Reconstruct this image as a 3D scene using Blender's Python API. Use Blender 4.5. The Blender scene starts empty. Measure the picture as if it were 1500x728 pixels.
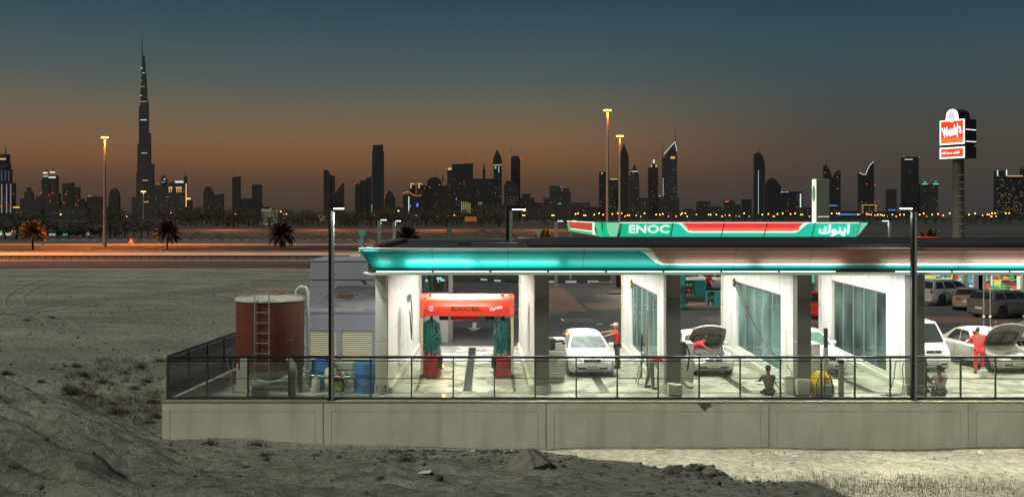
import bpy, bmesh, math, random
import numpy as np
from mathutils import Vector, Matrix
rnd = random.Random(7)
SC = bpy.context.scene
COL = SC.collection
F = 1400.0; PX0 = 715.0; PY0 = 318.0; EYE = 5.9     # focal length and vanishing point in photo pixels, eye height above the wash floor

# ------------------------------------------------------------------ camera
cam = bpy.data.cameras.new('camera'); camo = bpy.data.objects.new('camera', cam); COL.objects.link(camo)
camo.location = (0, 0, EYE); camo.rotation_euler = (math.pi/2, 0, 0)
cam.sensor_width = 36.0; cam.lens = 36.0*F/1500.0
cam.shift_x = (750-PX0)/1500.0; cam.shift_y = -(364-PY0)/1500.0
cam.clip_start = 0.5; cam.clip_end = 30000
SC.camera = camo
SC.view_settings.view_transform = 'Standard'; SC.view_settings.look = 'None'
SC.view_settings.exposure = 0.0; SC.view_settings.gamma = 1.0
SC.render.engine = 'CYCLES'
SC.cycles.use_denoising = True
SC.cycles.max_bounces = 7; SC.cycles.diffuse_bounces = 3; SC.cycles.glossy_bounces = 3
SC.cycles.transparent_max_bounces = 12; SC.cycles.transmission_bounces = 4
SC.cycles.sample_clamp_indirect = 4.0; SC.cycles.caustics_reflective = False; SC.cycles.caustics_refractive = False

# ------------------------------------------------------------------ dusk sky
def lin(c):
    return tuple(((v/255.0)/12.92 if v/255.0 <= 0.04045 else ((v/255.0+0.055)/1.055)**2.4) for v in c)
world = bpy.data.worlds.new('World'); SC.world = world; world.use_nodes = True
nt = world.node_tree; nt.nodes.clear()
N = nt.nodes.new
out = N('ShaderNodeOutputWorld'); bg = N('ShaderNodeBackground'); tc = N('ShaderNodeTexCoord'); sep = N('ShaderNodeSeparateXYZ')
nt.links.new(tc.outputs['Generated'], sep.inputs[0])
def ramp(stops):
    r = N('ShaderNodeValToRGB'); e = r.color_ramp
    while len(e.elements) > 1: e.elements.remove(e.elements[-1])
    for i, (p, c) in enumerate(stops):
        el = e.elements[0] if i == 0 else e.elements.new(p)
        el.position = p; el.color = (*lin(c), 1)
    return r
def el(y): return math.sin(math.atan((PY0-y)/F))
warm = ramp([(0.0, (52,45,42)), (el(300), (70,56,48)), (el(270), (86,63,49)), (el(235), (119,82,54)), (el(205), (122,94,66)), (el(160), (103,96,80)), (el(120), (80,90,88)),
             (el(80), (68,86,90)), (el(40), (54,78,88)), (el(0), (42,68,82)), (0.4, (26,54,76)), (1.0, (14,34,60))])
cool = ramp([(0.0, (54,51,51)), (el(290), (62,57,56)), (el(255), (70,62,56)), (el(215), (74,68,61)), (el(170), (68,73,72)), (el(120), (60,76,80)),
             (el(60), (48,72,84)), (el(0), (38,64,80)), (0.4, (24,52,76)), (1.0, (14,34,60))])
for r in (warm, cool): nt.links.new(sep.outputs['Z'], r.inputs[0])
azi = N('ShaderNodeMapRange'); azi.inputs['From Min'].default_value = 0.02; azi.inputs['From Max'].default_value = 0.40
azi.interpolation_type = 'SMOOTHSTEP'
nt.links.new(sep.outputs['X'], azi.inputs['Value'])
mix = N('ShaderNodeMix'); mix.data_type = 'RGBA'
nt.links.new(azi.outputs[0], mix.inputs['Factor']); nt.links.new(warm.outputs[0], mix.inputs[6]); nt.links.new(cool.outputs[0], mix.inputs[7])
nt.links.new(mix.outputs[2], bg.inputs['Color']); bg.inputs['Strength'].default_value = 1.0
nt.links.new(bg.outputs[0], out.inputs[0])
world.cycles.sampling_method = 'AUTOMATIC'

# the twilight glow of the sky behind the camera: one soft, weak sun
sun = bpy.data.lights.new('twilight_sun', 'SUN'); sun.energy = 2.15; sun.angle = math.radians(12); sun.color = (1.0, 0.99, 0.87)
suno = bpy.data.objects.new('twilight_sun', sun); COL.objects.link(suno)
suno.rotation_euler = Vector((0.60, 0.42, -0.66)).to_track_quat('-Z', 'Y').to_euler()

# ------------------------------------------------------------------ materials
MATS = {}
def mat(name, col, rough=0.6, metal=0.0, var=0.0, scale=3.0, bump=0.0, bscale=30.0, col2=None, stain=None, sscale=1.0, spec=None, coord='Object', detail=5):
    if name in MATS: return MATS[name]
    m = bpy.data.materials.new(name); m.use_nodes = True; t = m.node_tree; b = t.nodes['Principled BSDF']
    b.inputs['Base Color'].default_value = (*col, 1); b.inputs['Roughness'].default_value = rough; b.inputs['Metallic'].default_value = metal
    if spec is not None: b.inputs['Specular IOR Level'].default_value = spec
    if var or col2 or bump or stain:
        co = t.nodes.new('ShaderNodeTexCoord')
    if var or col2:
        n = t.nodes.new('ShaderNodeTexNoise'); n.inputs['Scale'].default_value = scale; n.inputs['Detail'].default_value = detail; n.inputs['Roughness'].default_value = 0.65
        t.links.new(co.outputs[coord], n.inputs['Vector'])
        r = t.nodes.new('ShaderNodeValToRGB'); r.color_ramp.elements[0].position = 0.3; r.color_ramp.elements[1].position = 0.7
        c2 = col2 or tuple(min(1, v*(1+var)) for v in col); c1 = col if col2 else tuple(v*(1-var) for v in col)
        r.color_ramp.elements[0].color = (*c1, 1); r.color_ramp.elements[1].color = (*c2, 1)
        t.links.new(n.outputs['Fac'], r.inputs[0]); src = r.outputs[0]
        if stain:
            n2 = t.nodes.new('ShaderNodeTexNoise'); n2.inputs['Detail'].default_value = 6
            mp = t.nodes.new('ShaderNodeMapping'); mp.inputs['Scale'].default_value = (sscale*2.2, sscale*2.2, sscale*0.22)
            t.links.new(co.outputs[coord], mp.inputs[0]); t.links.new(mp.outputs[0], n2.inputs['Vector']); n2.inputs['Scale'].default_value = 1.0
            r2 = t.nodes.new('ShaderNodeValToRGB'); r2.color_ramp.elements[0].position = 0.52; r2.color_ramp.elements[1].position = 0.72
            mx = t.nodes.new('ShaderNodeMix'); mx.data_type = 'RGBA'; mx.inputs[7].default_value = (*stain, 1)
            t.links.new(n2.outputs['Fac'], r2.inputs[0]); t.links.new(r2.outputs[0], mx.inputs['Factor']); t.links.new(src, mx.inputs[6]); src = mx.outputs[2]
        t.links.new(src, b.inputs['Base Color'])
    if bump:
        nb = t.nodes.new('ShaderNodeTexNoise'); nb.inputs['Scale'].default_value = bscale; nb.inputs['Detail'].default_value = 6
        t.links.new(co.outputs[coord], nb.inputs['Vector'])
        bp = t.nodes.new('ShaderNodeBump'); bp.inputs['Strength'].default_value = bump; bp.inputs['Distance'].default_value = 0.05
        t.links.new(nb.outputs['Fac'], bp.inputs['Height']); t.links.new(bp.outputs[0], b.inputs['Normal'])
    MATS[name] = m; return m
def em(name, col, strength, sample=False):
    if name in MATS: return MATS[name]
    m = bpy.data.materials.new(name); m.use_nodes = True; t = m.node_tree; b = t.nodes['Principled BSDF']
    b.inputs['Base Color'].default_value = (*[v*0.5 for v in col], 1); b.inputs['Roughness'].default_value = 0.5
    b.inputs['Emission Color'].default_value = (*col, 1); b.inputs['Emission Strength'].default_value = strength
    m.cycles.emission_sampling = 'AUTO' if sample else 'NONE'
    MATS[name] = m; return m
def glassy(name, tint, alpha, rough=0.05, diff=0.0, noise=0.0, dcol=None):
    """thin sheet glass: mostly transparent, with a clear reflection and, when wet or dirty, a share of milky diffuse film"""
    m = bpy.data.materials.new(name); m.use_nodes = True; t = m.node_tree; t.nodes.clear()
    o = t.nodes.new('ShaderNodeOutputMaterial'); tr = t.nodes.new('ShaderNodeBsdfTransparent'); gl = t.nodes.new('ShaderNodeBsdfGlossy'); df = t.nodes.new('ShaderNodeBsdfDiffuse')
    tr.inputs[0].default_value = (*tint, 1); gl.inputs['Roughness'].default_value = rough; df.inputs[0].default_value = (*(dcol or (tint[0]*0.8, tint[1]*0.8, tint[2]*0.8)), 1)
    fr = t.nodes.new('ShaderNodeFresnel'); fr.inputs[0].default_value = 1.5
    m1 = t.nodes.new('ShaderNodeMixShader'); m2 = t.nodes.new('ShaderNodeMixShader')
    t.links.new(tr.outputs[0], m1.inputs[1]); t.links.new(df.outputs[0], m1.inputs[2]); m1.inputs[0].default_value = diff
    if noise:
        co = t.nodes.new('ShaderNodeTexCoord'); n = t.nodes.new('ShaderNodeTexNoise'); mp = t.nodes.new('ShaderNodeMapping'); mp.inputs['Scale'].default_value = (.8, .8, .55)
        n.inputs['Scale'].default_value = 1.0; n.inputs['Detail'].default_value = 6
        t.links.new(co.outputs['Object'], mp.inputs[0]); t.links.new(mp.outputs[0], n.inputs['Vector'])
        mr = t.nodes.new('ShaderNodeMapRange'); mr.inputs['From Min'].default_value = 0.3; mr.inputs['From Max'].default_value = 0.7
        mr.inputs['To Min'].default_value = max(0, diff-noise); mr.inputs['To Max'].default_value = min(1, diff+noise)
        t.links.new(n.outputs['Fac'], mr.inputs['Value']); t.links.new(mr.outputs[0], m1.inputs[0])
    t.links.new(fr.outputs[0], m2.inputs[0]); t.links.new(m1.outputs[0], m2.inputs[1]); t.links.new(gl.outputs[0], m2.inputs[2])
    t.links.new(m2.outputs[0], o.inputs[0]); MATS[name] = m; return m

# ------------------------------------------------------------------ mesh helpers
class MB:
    """collects shapes; build() links them as one mesh object"""
    def __init__(s): s.v = []; s.f = []; s.m = []; s.sm = []; s.mats = []
    def add(s, vs, fs, m=None, smooth=False):
        o = len(s.v); s.v.extend([tuple(v) for v in vs])
        if m is not None and m not in s.mats: s.mats.append(m)
        mi = s.mats.index(m) if m is not None else 0
        for f in fs: s.f.append(tuple(i+o for i in f)); s.m.append(mi); s.sm.append(smooth)
        return s
    def box(s, x0, x1, y0, y1, z0, z1, m=None, M=None, bev=0.0):
        if x0 > x1: x0, x1 = x1, x0
        if y0 > y1: y0, y1 = y1, y0
        if z0 > z1: z0, z1 = z1, z0
        if bev > 0:
            b = min(bev, (x1-x0)*.45, (y1-y0)*.45, (z1-z0)*.45); vs = []
            for (X, sx) in ((x0, 1), (x1, -1)):
                for (Y, sy) in ((y0, 1), (y1, -1)):
                    for (Z, sz) in ((z0, 1), (z1, -1)):
                        vs += [(X, Y+sy*b, Z+sz*b), (X+sx*b, Y, Z+sz*b), (X+sx*b, Y+sy*b, Z)]
            def I(a, b_, c, k): return (a*4+b_*2+c)*3+k
            fs = [(I(0,0,0,0), I(0,0,1,0), I(0,1,1,0), I(0,1,0,0)), (I(1,0,0,0), I(1,1,0,0), I(1,1,1,0), I(1,0,1,0)),
                  (I(0,0,0,1), I(1,0,0,1), I(1,0,1,1), I(0,0,1,1)), (I(0,1,0,1), I(0,1,1,1), I(1,1,1,1), I(1,1,0,1)),
                  (I(0,0,0,2), I(0,1,0,2), I(1,1,0,2), I(1,0,0,2)), (I(0,0,1,2), I(1,0,1,2), I(1,1,1,2), I(0,1,1,2))]
            for b_ in (0, 1):
                for c in (0, 1):
                    fs.append((I(0,b_,c,1), I(1,b_,c,1), I(1,b_,c,2), I(0,b_,c,2)))
                    fs.append((I(b_,0,c,0), I(b_,1,c,0), I(b_,1,c,2), I(b_,0,c,2)))
                    fs.append((I(b_,c,0,0), I(b_,c,1,0), I(b_,c,1,1), I(b_,c,0,1)))
            for a in (0, 1):
                for b_ in (0, 1):
                    for c in (0, 1): fs.append((I(a,b_,c,0), I(a,b_,c,1), I(a,b_,c,2)))
        else:
            vs = [(x0,y0,z0),(x1,y0,z0),(x1,y1,z0),(x0,y1,z0),(x0,y0,z1),(x1,y0,z1),(x1,y1,z1),(x0,y1,z1)]
            fs = [(0,3,2,1),(4,5,6,7),(0,1,5,4),(1,2,6,5),(2,3,7,6),(3,0,4,7)]
        if M is not None: vs = [M @ Vector(v) for v in vs]
        return s.add(vs, fs, m)
    def tube(s, pts, r, n=8, m=None, cap=True, r2=None):
        pts = [Vector(p) for p in pts]; vs = []; fs = []; k = len(pts); up = None
        for i, p in enumerate(pts):
            d = (pts[min(i+1, k-1)]-pts[max(i-1, 0)]).normalized()
            if up is None: up = Vector((0,0,1)) if abs(d.z) < .9 else Vector((1,0,0))
            a = d.cross(up).normalized(); b = a.cross(d).normalized(); up = b
            rr = r if r2 is None else r+(r2-r)*i/(k-1)
            for j in range(n):
                t = 2*math.pi*j/n; vs.append(p+a*math.cos(t)*rr+b*math.sin(t)*rr)
        for i in range(k-1):
            for j in range(n): fs.append((i*n+j, i*n+(j+1)%n, (i+1)*n+(j+1)%n, (i+1)*n+j))
        s.add(vs, fs, m, True)
        if cap: s.add(vs[:n], [tuple(range(n))], m); s.add(vs[-n:], [tuple(reversed(range(n)))], m)
        return s
    def lathe(s, prof, c=(0,0,0), n=20, m=None, axis='z', smooth=True):
        vs = []; fs = []; k = len(prof)
        for (r, h) in prof:
            for j in range(n):
                t = 2*math.pi*j/n; p = (r*math.cos(t), r*math.sin(t), h)
                if axis == 'x': p = (h, p[0], p[1])
                elif axis == 'y': p = (p[0], h, p[1])
                vs.append((p[0]+c[0], p[1]+c[1], p[2]+c[2]))
        for i in range(k-1):
            for j in range(n): fs.append((i*n+j, i*n+(j+1)%n, (i+1)*n+(j+1)%n, (i+1)*n+j))
        s.add(vs, fs, m, smooth)
        s.add(vs[:n], [tuple(reversed(range(n)))], m); s.add(vs[-n:], [tuple(range(n))], m)
        return s
    def prism(s, pts, y0, y1, m=None, axis='y'):
        """outline pts (x,z) extruded along y (or (x,y) along z, or (y,z) along x)"""
        n = len(pts)
        def P(a, b, h): return (a, h, b) if axis == 'y' else ((a, b, h) if axis == 'z' else (h, a, b))
        vs = [P(a, b, y0) for a, b in pts]+[P(a, b, y1) for a, b in pts]
        fs = [tuple(range(n)), tuple(reversed(range(n, 2*n)))]+[(i, i+n, (i+1)%n+n, (i+1)%n) for i in range(n)]
        return s.add(vs, fs, m)
    def sphere(s, c, r, m=None, nu=10, nv=6, sq=(1,1,1)):
        prof = []
        for i in range(nv+1):
            a = -math.pi/2+math.pi*i/nv; prof.append((max(1e-4, r*math.cos(a)), r*math.sin(a)))
        vs = []; fs = []
        for (rr, h) in prof:
            for j in range(nu):
                t = 2*math.pi*j/nu; vs.append((c[0]+rr*math.cos(t)*sq[0], c[1]+rr*math.sin(t)*sq[1], c[2]+h*sq[2]))
        for i in range(nv):
            for j in range(nu): fs.append((i*nu+j, i*nu+(j+1)%nu, (i+1)*nu+(j+1)%nu, (i+1)*nu+j))
        return s.add(vs, fs, m, True)
    def quad(s, a, b, c, d, m=None): return s.add([a,b,c,d], [(0,1,2,3)], m)
    def mesh(s, name):
        me = bpy.data.meshes.new(name); me.from_pydata(s.v, [], s.f)
        me.polygons.foreach_set('material_index', s.m); me.polygons.foreach_set('use_smooth', s.sm)
        for m in s.mats: me.materials.append(m)
        me.update(); return me
    def build(s, name, m=None, parent=None, loc=None, rot=None, fix=False):
        if m is not None and not s.mats: s.mats.append(m)
        me = s.mesh(name)
        if fix:
            b = bmesh.new(); b.from_mesh(me); bmesh.ops.recalc_face_normals(b, faces=b.faces); b.to_mesh(me); b.free()
        o = bpy.data.objects.new(name, me); COL.objects.link(o)
        if parent is not None: o.parent = parent
        if loc is not None: o.location = loc
        if rot is not None: o.rotation_euler = rot
        return o
def tag(o, label, cat, group=None):
    o['label'] = label; o['category'] = cat
    if group: o['group'] = group
    return o
def thing(name, label, cat, loc=(0,0,0), rz=0.0, group=None):
    o = bpy.data.objects.new(name, None); COL.objects.link(o); o.empty_display_size = 0.2
    o.location = loc; o.rotation_euler = (0,0,rz); return tag(o, label, cat, group)
def kind(o, k): o['kind'] = k; return o
def copy_tree(o, parent=None, kids=None):
    c = o.copy(); COL.objects.link(c)
    if parent is not None: c.parent = parent
    for ch in list(o.children): copy_tree(ch, c)
    return c
def piece(me, name, parent, loc=(0,0,0), rot=None, scale=None):
    o = bpy.data.objects.new(name, me); COL.objects.link(o); o.parent = parent; o.location = loc
    if rot is not None: o.rotation_euler = rot
    if scale is not None: o.scale = scale
    return o
def lamp(typ, name, loc, energy, color, size=None, size_y=None, aim=None, parent=None, spot=None):
    l = bpy.data.lights.new(name, typ); l.energy = energy; l.color = color
    if typ == 'AREA':
        l.shape = 'RECTANGLE'; l.size = size; l.size_y = size_y or size
    elif size: l.shadow_soft_size = size
    if spot: l.spot_size = spot; l.spot_blend = 0.6
    o = bpy.data.objects.new(name, l); COL.objects.link(o); o.location = loc
    if aim is not None: o.rotation_euler = Vector(aim).to_track_quat('-Z', 'Y').to_euler()
    if parent is not None: o.parent = parent
    return o
def WX(px, Y): return (px-PX0)*Y/F
def WZ(py, Y): return EYE-(py-PY0)*Y/F
def text_mesh(body, size, ext=0.02, bold=0.0, name='lettering'):
    c = bpy.data.curves.new(name, 'FONT'); c.body = body; c.size = size; c.extrude = ext; c.offset = bold; c.align_x = 'CENTER'; c.align_y = 'CENTER'; c.resolution_u = 3
    o = bpy.data.objects.new(name, c); COL.objects.link(o); bpy.context.view_layer.update()
    me = bpy.data.meshes.new_from_object(o); bpy.data.objects.remove(o); bpy.data.curves.remove(c); return me
def text(body, size, m, parent, loc, rot, ext=0.02, bold=0.0, name='lettering', scale=(1,1,1)):
    me = text_mesh(body, size, ext, bold, name); me.materials.clear(); me.materials.append(m)
    o = bpy.data.objects.new(name, me); COL.objects.link(o); o.parent = parent; o.location = loc; o.rotation_euler = rot; o.scale = scale
    return o

# value noise in numpy
def vnoise(x, y, seed=0):
    x = np.asarray(x, float); y = np.asarray(y, float)
    xi = np.floor(x).astype(np.int64); yi = np.floor(y).astype(np.int64); xf = x-xi; yf = y-yi
    u = xf*xf*(3-2*xf); v = yf*yf*(3-2*yf)
    def h(a, b):
        n = (a*374761393+b*668265263+seed*974634777) & 0x7fffffff
        n = ((n ^ (n >> 13))*1274126177) & 0x7fffffff
        return ((n ^ (n >> 16)) & 0xffff)/65535.0
    return (h(xi,yi)*(1-u)+h(xi+1,yi)*u)*(1-v)+(h(xi,yi+1)*(1-u)+h(xi+1,yi+1)*u)*v
def fbm(x, y, o=4, seed=0):
    s = 0; a = .5
    for i in range(o): s = s+a*(vnoise(x*2**i, y*2**i, seed+i)-.5); a *= .5
    return s
# ------------------------------------------------------------------ terrain
G0 = -1.45                                   # level of the sand plain; the wash floor is z = 0
DX = [-9.2, -6.5, -4.6, -2.2, -0.8, 1.15, 2.3, 3.9, 5.2, 6.5, 9.5, 14.0]        # X at the crest of the near dune
DK = [-0.52,-0.43,-0.34,-0.225,-0.08,0.04,0.13,0.204,0.279,0.346,0.45,0.56]       # the bearing X/Y of the crest
DY = [18,19,20.5,21.5,22,21,20,18.5,17,16,15,15]
DZ = [EYE-.1650*18, EYE-.192*19, EYE-.232*20.5, EYE-.2435*21.5, EYE-.2480*22, EYE-.2480*21, EYE-.2580*20, EYE-.2680*18.5, EYE-.2790*17, EYE-.2950*16, EYE-.33*15, EYE-.40*15]
def terrain_z(X, Y):
    X = np.asarray(X, float); Y = np.asarray(Y, float)
    Ys = np.maximum(Y, 1.0); k = X/Ys
    yc = np.interp(k, DK, DY); zc = np.interp(k, DK, DZ)
    z9 = np.interp(k, DK, [3.1,3.1,3.1,3.1,3.1,3.1,3.05,3.0,2.9,2.6,2.0,1.6])
    near = np.where(Y < 9, 4.1+(z9-4.1)*np.clip(Y/9, 0, 1), z9+(zc-z9)*np.clip((Y-9)/(yc-9), 0, 1))
    # the ground beyond: hollow beside the wall, plain behind
    base = G0+0*X
    base = base+0.34*np.exp(-((X+8.8)/3.2)**2-((Y-29.5)/3.5)**2)+0.20*np.exp(-((X+14)/4)**2-((Y-34)/4)**2)
    base = base+0.95*np.exp(-((X+22)/6.0)**2-((Y-42)/5.0)**2)+0.5*np.exp(-((X+30)/12.0)**2-((Y-62)/9.0)**2)+0.25*np.exp(-((X+14)/6.0)**2-((Y-70)/7.0)**2)
    base = base+0.22*np.exp(-((X+3.5)/3.0)**2-((Y-28.5)/1.6)**2)
    t = np.clip((Y-yc)/(2.6+0.25*np.maximum(0, zc-1)), 0, 1); t = t*t*(3-2*t)
    z = near*(1-t)+base*t
    fade = np.clip((115-Y)/45, 0, 1)*np.clip((Y+4)/6, 0, 1)
    slope = np.clip((zc+1.0)/1.5, 0, 1)
    n = (0.42*fbm(X*.25+3, Y*.25, 4, 3)+.5*np.abs(fbm(X*.11+9, Y*.16, 5, 61))*np.clip((Y-34)/14, 0, 1))*np.clip((130-Y)/60, 0, 1)
    # wind ripples and churned clods
    wr = fbm(X*.55+11, Y*.9, 3, 9)
    rip = (0.085*np.sin((Y*.95+X*.62)*5.6+wr*12)+.035*np.sin((Y*1.2+X*.35)*11.5+wr*16))*np.clip((21-Y)/6, 0, 1)*np.clip(.45-k*1.6, 0, 1)
    rough = (0.16*fbm(X*1.6, Y*1.6, 4, 21)+0.05*np.abs(fbm(X*6, Y*6, 3, 33)))*np.clip((26-Y)/4, .5, 1)
    mask = np.clip((31.5-Y)/2.5, 0, 1)*.75+.25
    d = n*fade*(.35+.65*np.clip(1-np.exp(-((Y-27.5)/4)**2), 0, 1))+rip+rough*fade
    # heaps of dug sand
    for (hx, hy, r, h) in ((-.9,20.5,1.3,.05),(.9,20.2,1.6,.08),(2.5,19.6,1.0,.06),(4.2,18.2,.8,.24),(5.5,16.4,1.3,.20),(-2.6,20.6,1.0,.04),(-6.5,19.2,1.6,.12),(3.4,15.5,1.6,.06)):
        d = d+h*np.exp(-((X-hx)/r)**2-((Y-hy)/(r*.55))**2)*(1+.7*fbm(X*3, Y*3, 3, 41))
    z = z+d
    # flatten beside the wall and under the station and the roads
    wl = np.clip((Y-29.6)/.7, 0, 1)*np.clip((X+12)/1.5, 0, 1)
    z = z*(1-wl*.8)+(wl*.8)*np.minimum(z, np.interp(X, [-11,-8.5,-7,-3,2,20], [-.93,-.97,-1.1,-1.3,-1.43,-1.42]))
    st = np.clip((Y-30.9)/.5, 0, 1)*np.clip((X+10.0)/.5, 0, 1)*(Y < 128)
    z = np.where(st > 0, np.minimum(z, G0-.15*st), z)
    far = np.clip((Y-118)/14, 0, 1)
    return z*(1-far)+G0*far
def axis(core0, core1, step, far, g=1.07, neg=True):
    c = list(np.arange(core0, core1, step)); s = step
    a = c[-1]
    while a < far: s *= g; a += s; c.append(a)
    if neg:
        s = step; a = c[0]
        while a > -far: s *= g; a -= s; c.insert(0, a)
    return np.array(c)
gx = axis(-14.5, 15.0, .085, 9000, 1.085); gy = np.concatenate([[-40,-15,-5,0,3,5,6.5,7.5], axis(8.2, 31.0, .075, 9000, 1.035, False)])
GX, GY = np.meshgrid(gx, gy); GZ = terrain_z(GX, GY)
nx, ny = len(gx), len(gy)
idx = np.arange(nx*ny).reshape(ny, nx)
quads = np.stack([idx[:-1,:-1], idx[:-1,1:], idx[1:,1:], idx[1:,:-1]], -1).reshape(-1, 4)
me = bpy.data.meshes.new('sand_ground')
me.vertices.add(nx*ny); me.vertices.foreach_set('co', np.stack([GX, GY, GZ], -1).reshape(-1).astype(np.float32))
me.loops.add(len(quads)*4); me.loops.foreach_set('vertex_index', quads.reshape(-1).astype(np.int32))
me.polygons.add(len(quads)); me.polygons.foreach_set('loop_start', np.arange(0, len(quads)*4, 4, dtype=np.int32))
me.polygons.foreach_set('use_smooth', np.ones(len(quads), bool)); me.update(calc_edges=True)
sand = bpy.data.objects.new('sand_ground', me); COL.objects.link(sand); kind(sand, 'structure')
def sand_mat():
    m = bpy.data.materials.new('sand'); m.use_nodes = True; t = m.node_tree; b = t.nodes['Principled BSDF']; b.inputs['Roughness'].default_value = .95
    b.inputs['Specular IOR Level'].default_value = .1
    co = t.nodes.new('ShaderNodeTexCoord')
    def nz(s, d, sc=(1,1,1)):
        mp = t.nodes.new('ShaderNodeMapping'); mp.inputs['Scale'].default_value = sc; n = t.nodes.new('ShaderNodeTexNoise'); n.inputs['Scale'].default_value = s; n.inputs['Detail'].default_value = d; n.inputs['Roughness'].default_value = .68
        t.links.new(co.outputs['Object'], mp.inputs[0]); t.links.new(mp.outputs[0], n.inputs['Vector']); return n
    a = nz(.10, 12, (1,2.0,1)); c = nz(4.5, 8); g = nz(45, 4)
    r = t.nodes.new('ShaderNodeValToRGB'); r.color_ramp.elements[0].position = .32; r.color_ramp.elements[1].position = .68
    r.color_ramp.elements[0].color = (.24,.235,.185,1); r.color_ramp.elements[1].color = (.50,.485,.39,1)
    t.links.new(a.outputs['Fac'], r.inputs[0])
    r2 = t.nodes.new('ShaderNodeValToRGB'); r2.color_ramp.elements[0].position = .36; r2.color_ramp.elements[1].position = .6
    r2.color_ramp.elements[0].color = (.42,.42,.41,1); r2.color_ramp.elements[1].color = (1.05,1.05,1.05,1)
    t.links.new(c.outputs['Fac'], r2.inputs[0])
    mx = t.nodes.new('ShaderNodeMix'); mx.data_type = 'RGBA'; mx.blend_type = 'MULTIPLY'; mx.inputs['Factor'].default_value = .8
    t.links.new(r.outputs[0], mx.inputs[6]); t.links.new(r2.outputs[0], mx.inputs[7]); t.links.new(mx.outputs[2], b.inputs['Base Color'])
    ad = t.nodes.new('ShaderNodeMath'); ad.operation = 'MULTIPLY_ADD'; ad.inputs[1].default_value = .25
    t.links.new(g.outputs['Fac'], ad.inputs[0]); t.links.new(c.outputs['Fac'], ad.inputs[2])
    bp = t.nodes.new('ShaderNodeBump'); bp.inputs['Strength'].default_value = 1.0; bp.inputs['Distance'].default_value = .2
    t.links.new(ad.outputs[0], bp.inputs['Height']); t.links.new(bp.outputs[0], b.inputs['Normal']); return m
me.materials.append(sand_mat())
def gz(x, y): return float(terrain_z(np.array([x]), np.array([y]))[0])

# roads on the plain (sheets a few mm to cm above each other)
asph = mat('asphalt', (.058,.056,.054), .9, spec=.08, var=.25, scale=.15, bump=.2, bscale=8)
asph_old = mat('old_asphalt', (.085,.08,.072), .9, spec=.08, var=.2, scale=.05)
def strip(name, y0, y1, z, m, x0=-900, x1=900, dy0=0, dy1=0, segs=1):
    b = MB(); b.add([(x0,y0,z),(x1,y0+dy0,z),(x1,y1+dy1,z),(x0,y1,z)], [(0,1,2,3)]); return kind(b.build(name, m), 'structure')
strip('service_road', 137.5, 164, G0+.03, asph_old, -700, -22)
strip('highway', 166.5, 250, G0+.05, asph, -900, 1100)
strip('far_plain', 252, 8500, G0+.012, mat('far_plain_scrub', (.045,.042,.036), .95, var=.5, scale=.02), -8000, 8000)
strip('dirt_verge', 250.5, 298, G0+.02, mat('dirt_verge', (.085,.075,.06), .95, var=.35, scale=.04), -900, 1100)
strip('far_highway', 505, 575, G0+.06, asph_old, -2500, 3000)
strip('interchange_road', 900, 1010, G0+.06, asph, -3000, 3500)
wl = mat('road_paint', (.62,.60,.55), .6)
ml = MB()
for yy in (181.5, 207.5, 232.5):
    x = -420
    while x < 60: ml.box(x, x+4, yy, yy+.22, G0+.054, G0+.062); x += 12
for yy in (170.0, 248.5): ml.box(-500, 500, yy, yy+.25, G0+.054, G0+.062)
o = kind(ml.build('lane_markings', wl), 'structure')
# platform of the station: concrete floor, forecourt asphalt
conc = mat('wash_floor_concrete', (.42,.41,.37), .26, col2=(.66,.65,.60), scale=.9, bump=.08, bscale=9, stain=(.26,.22,.15), sscale=.5)
conc2 = mat('yard_concrete', (.36,.35,.31), .6, col2=(.50,.49,.44), scale=.7, bump=.1, bscale=14)
b = MB(); b.box(-10.3, 60, 30.8, 43.75, -2.2, 0.0); kind(b.build('wash_floor', conc), 'structure')
t_ = conc.node_tree; nr = t_.nodes.new('ShaderNodeTexNoise'); nr.inputs['Scale'].default_value = .8; nr.inputs['Detail'].default_value = 5; cr_ = t_.nodes.new('ShaderNodeTexCoord'); mr_ = t_.nodes.new('ShaderNodeMapRange')
mr_.inputs['From Min'].default_value = .4; mr_.inputs['From Max'].default_value = .6; mr_.inputs['To Min'].default_value = .07; mr_.inputs['To Max'].default_value = .55
t_.links.new(cr_.outputs['Object'], nr.inputs['Vector']); t_.links.new(nr.outputs['Fac'], mr_.inputs['Value']); t_.links.new(mr_.outputs[0], t_.nodes['Principled BSDF'].inputs['Roughness'])
b = MB(); b.box(-10.3, -4.0, 43.752, 52, -2.2, -.004); kind(b.build('yard_floor', conc2), 'structure')
fc = mat('forecourt_asphalt', (.075,.075,.073), .55, var=.25, scale=.5, bump=.15, bscale=25)
b = MB(); b.box(-3.998, 60, 43.752, 118, -1.6, -.002); kind(b.build('forecourt', fc), 'structure')
pav = mat('red_block_paving', (.21,.125,.10), .6, var=.2, scale=1.5, bump=.2, bscale=18)
b = MB()
for (x0, x1, y0, y1) in ((6.5, 16, 61.5, 66), (3.6, 6.2, 60, 84), (12.5, 30, 53.2, 56.6), (8, 34, 70.5, 73)):
    b.add([(x0,y0,.002),(x1,y0,.002),(x1,y1,.002),(x0,y1,.002)], [(0,1,2,3)])
kind(b.build('paved_bay', pav), 'structure')
grass = mat('verge_grass', (.022,.032,.014), .95, var=.4, scale=.3)
b = MB(); b.box(-3.99, 60, 86.6, 128, -1.55, .006); kind(b.build('grass_verge', grass), 'structure')
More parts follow.
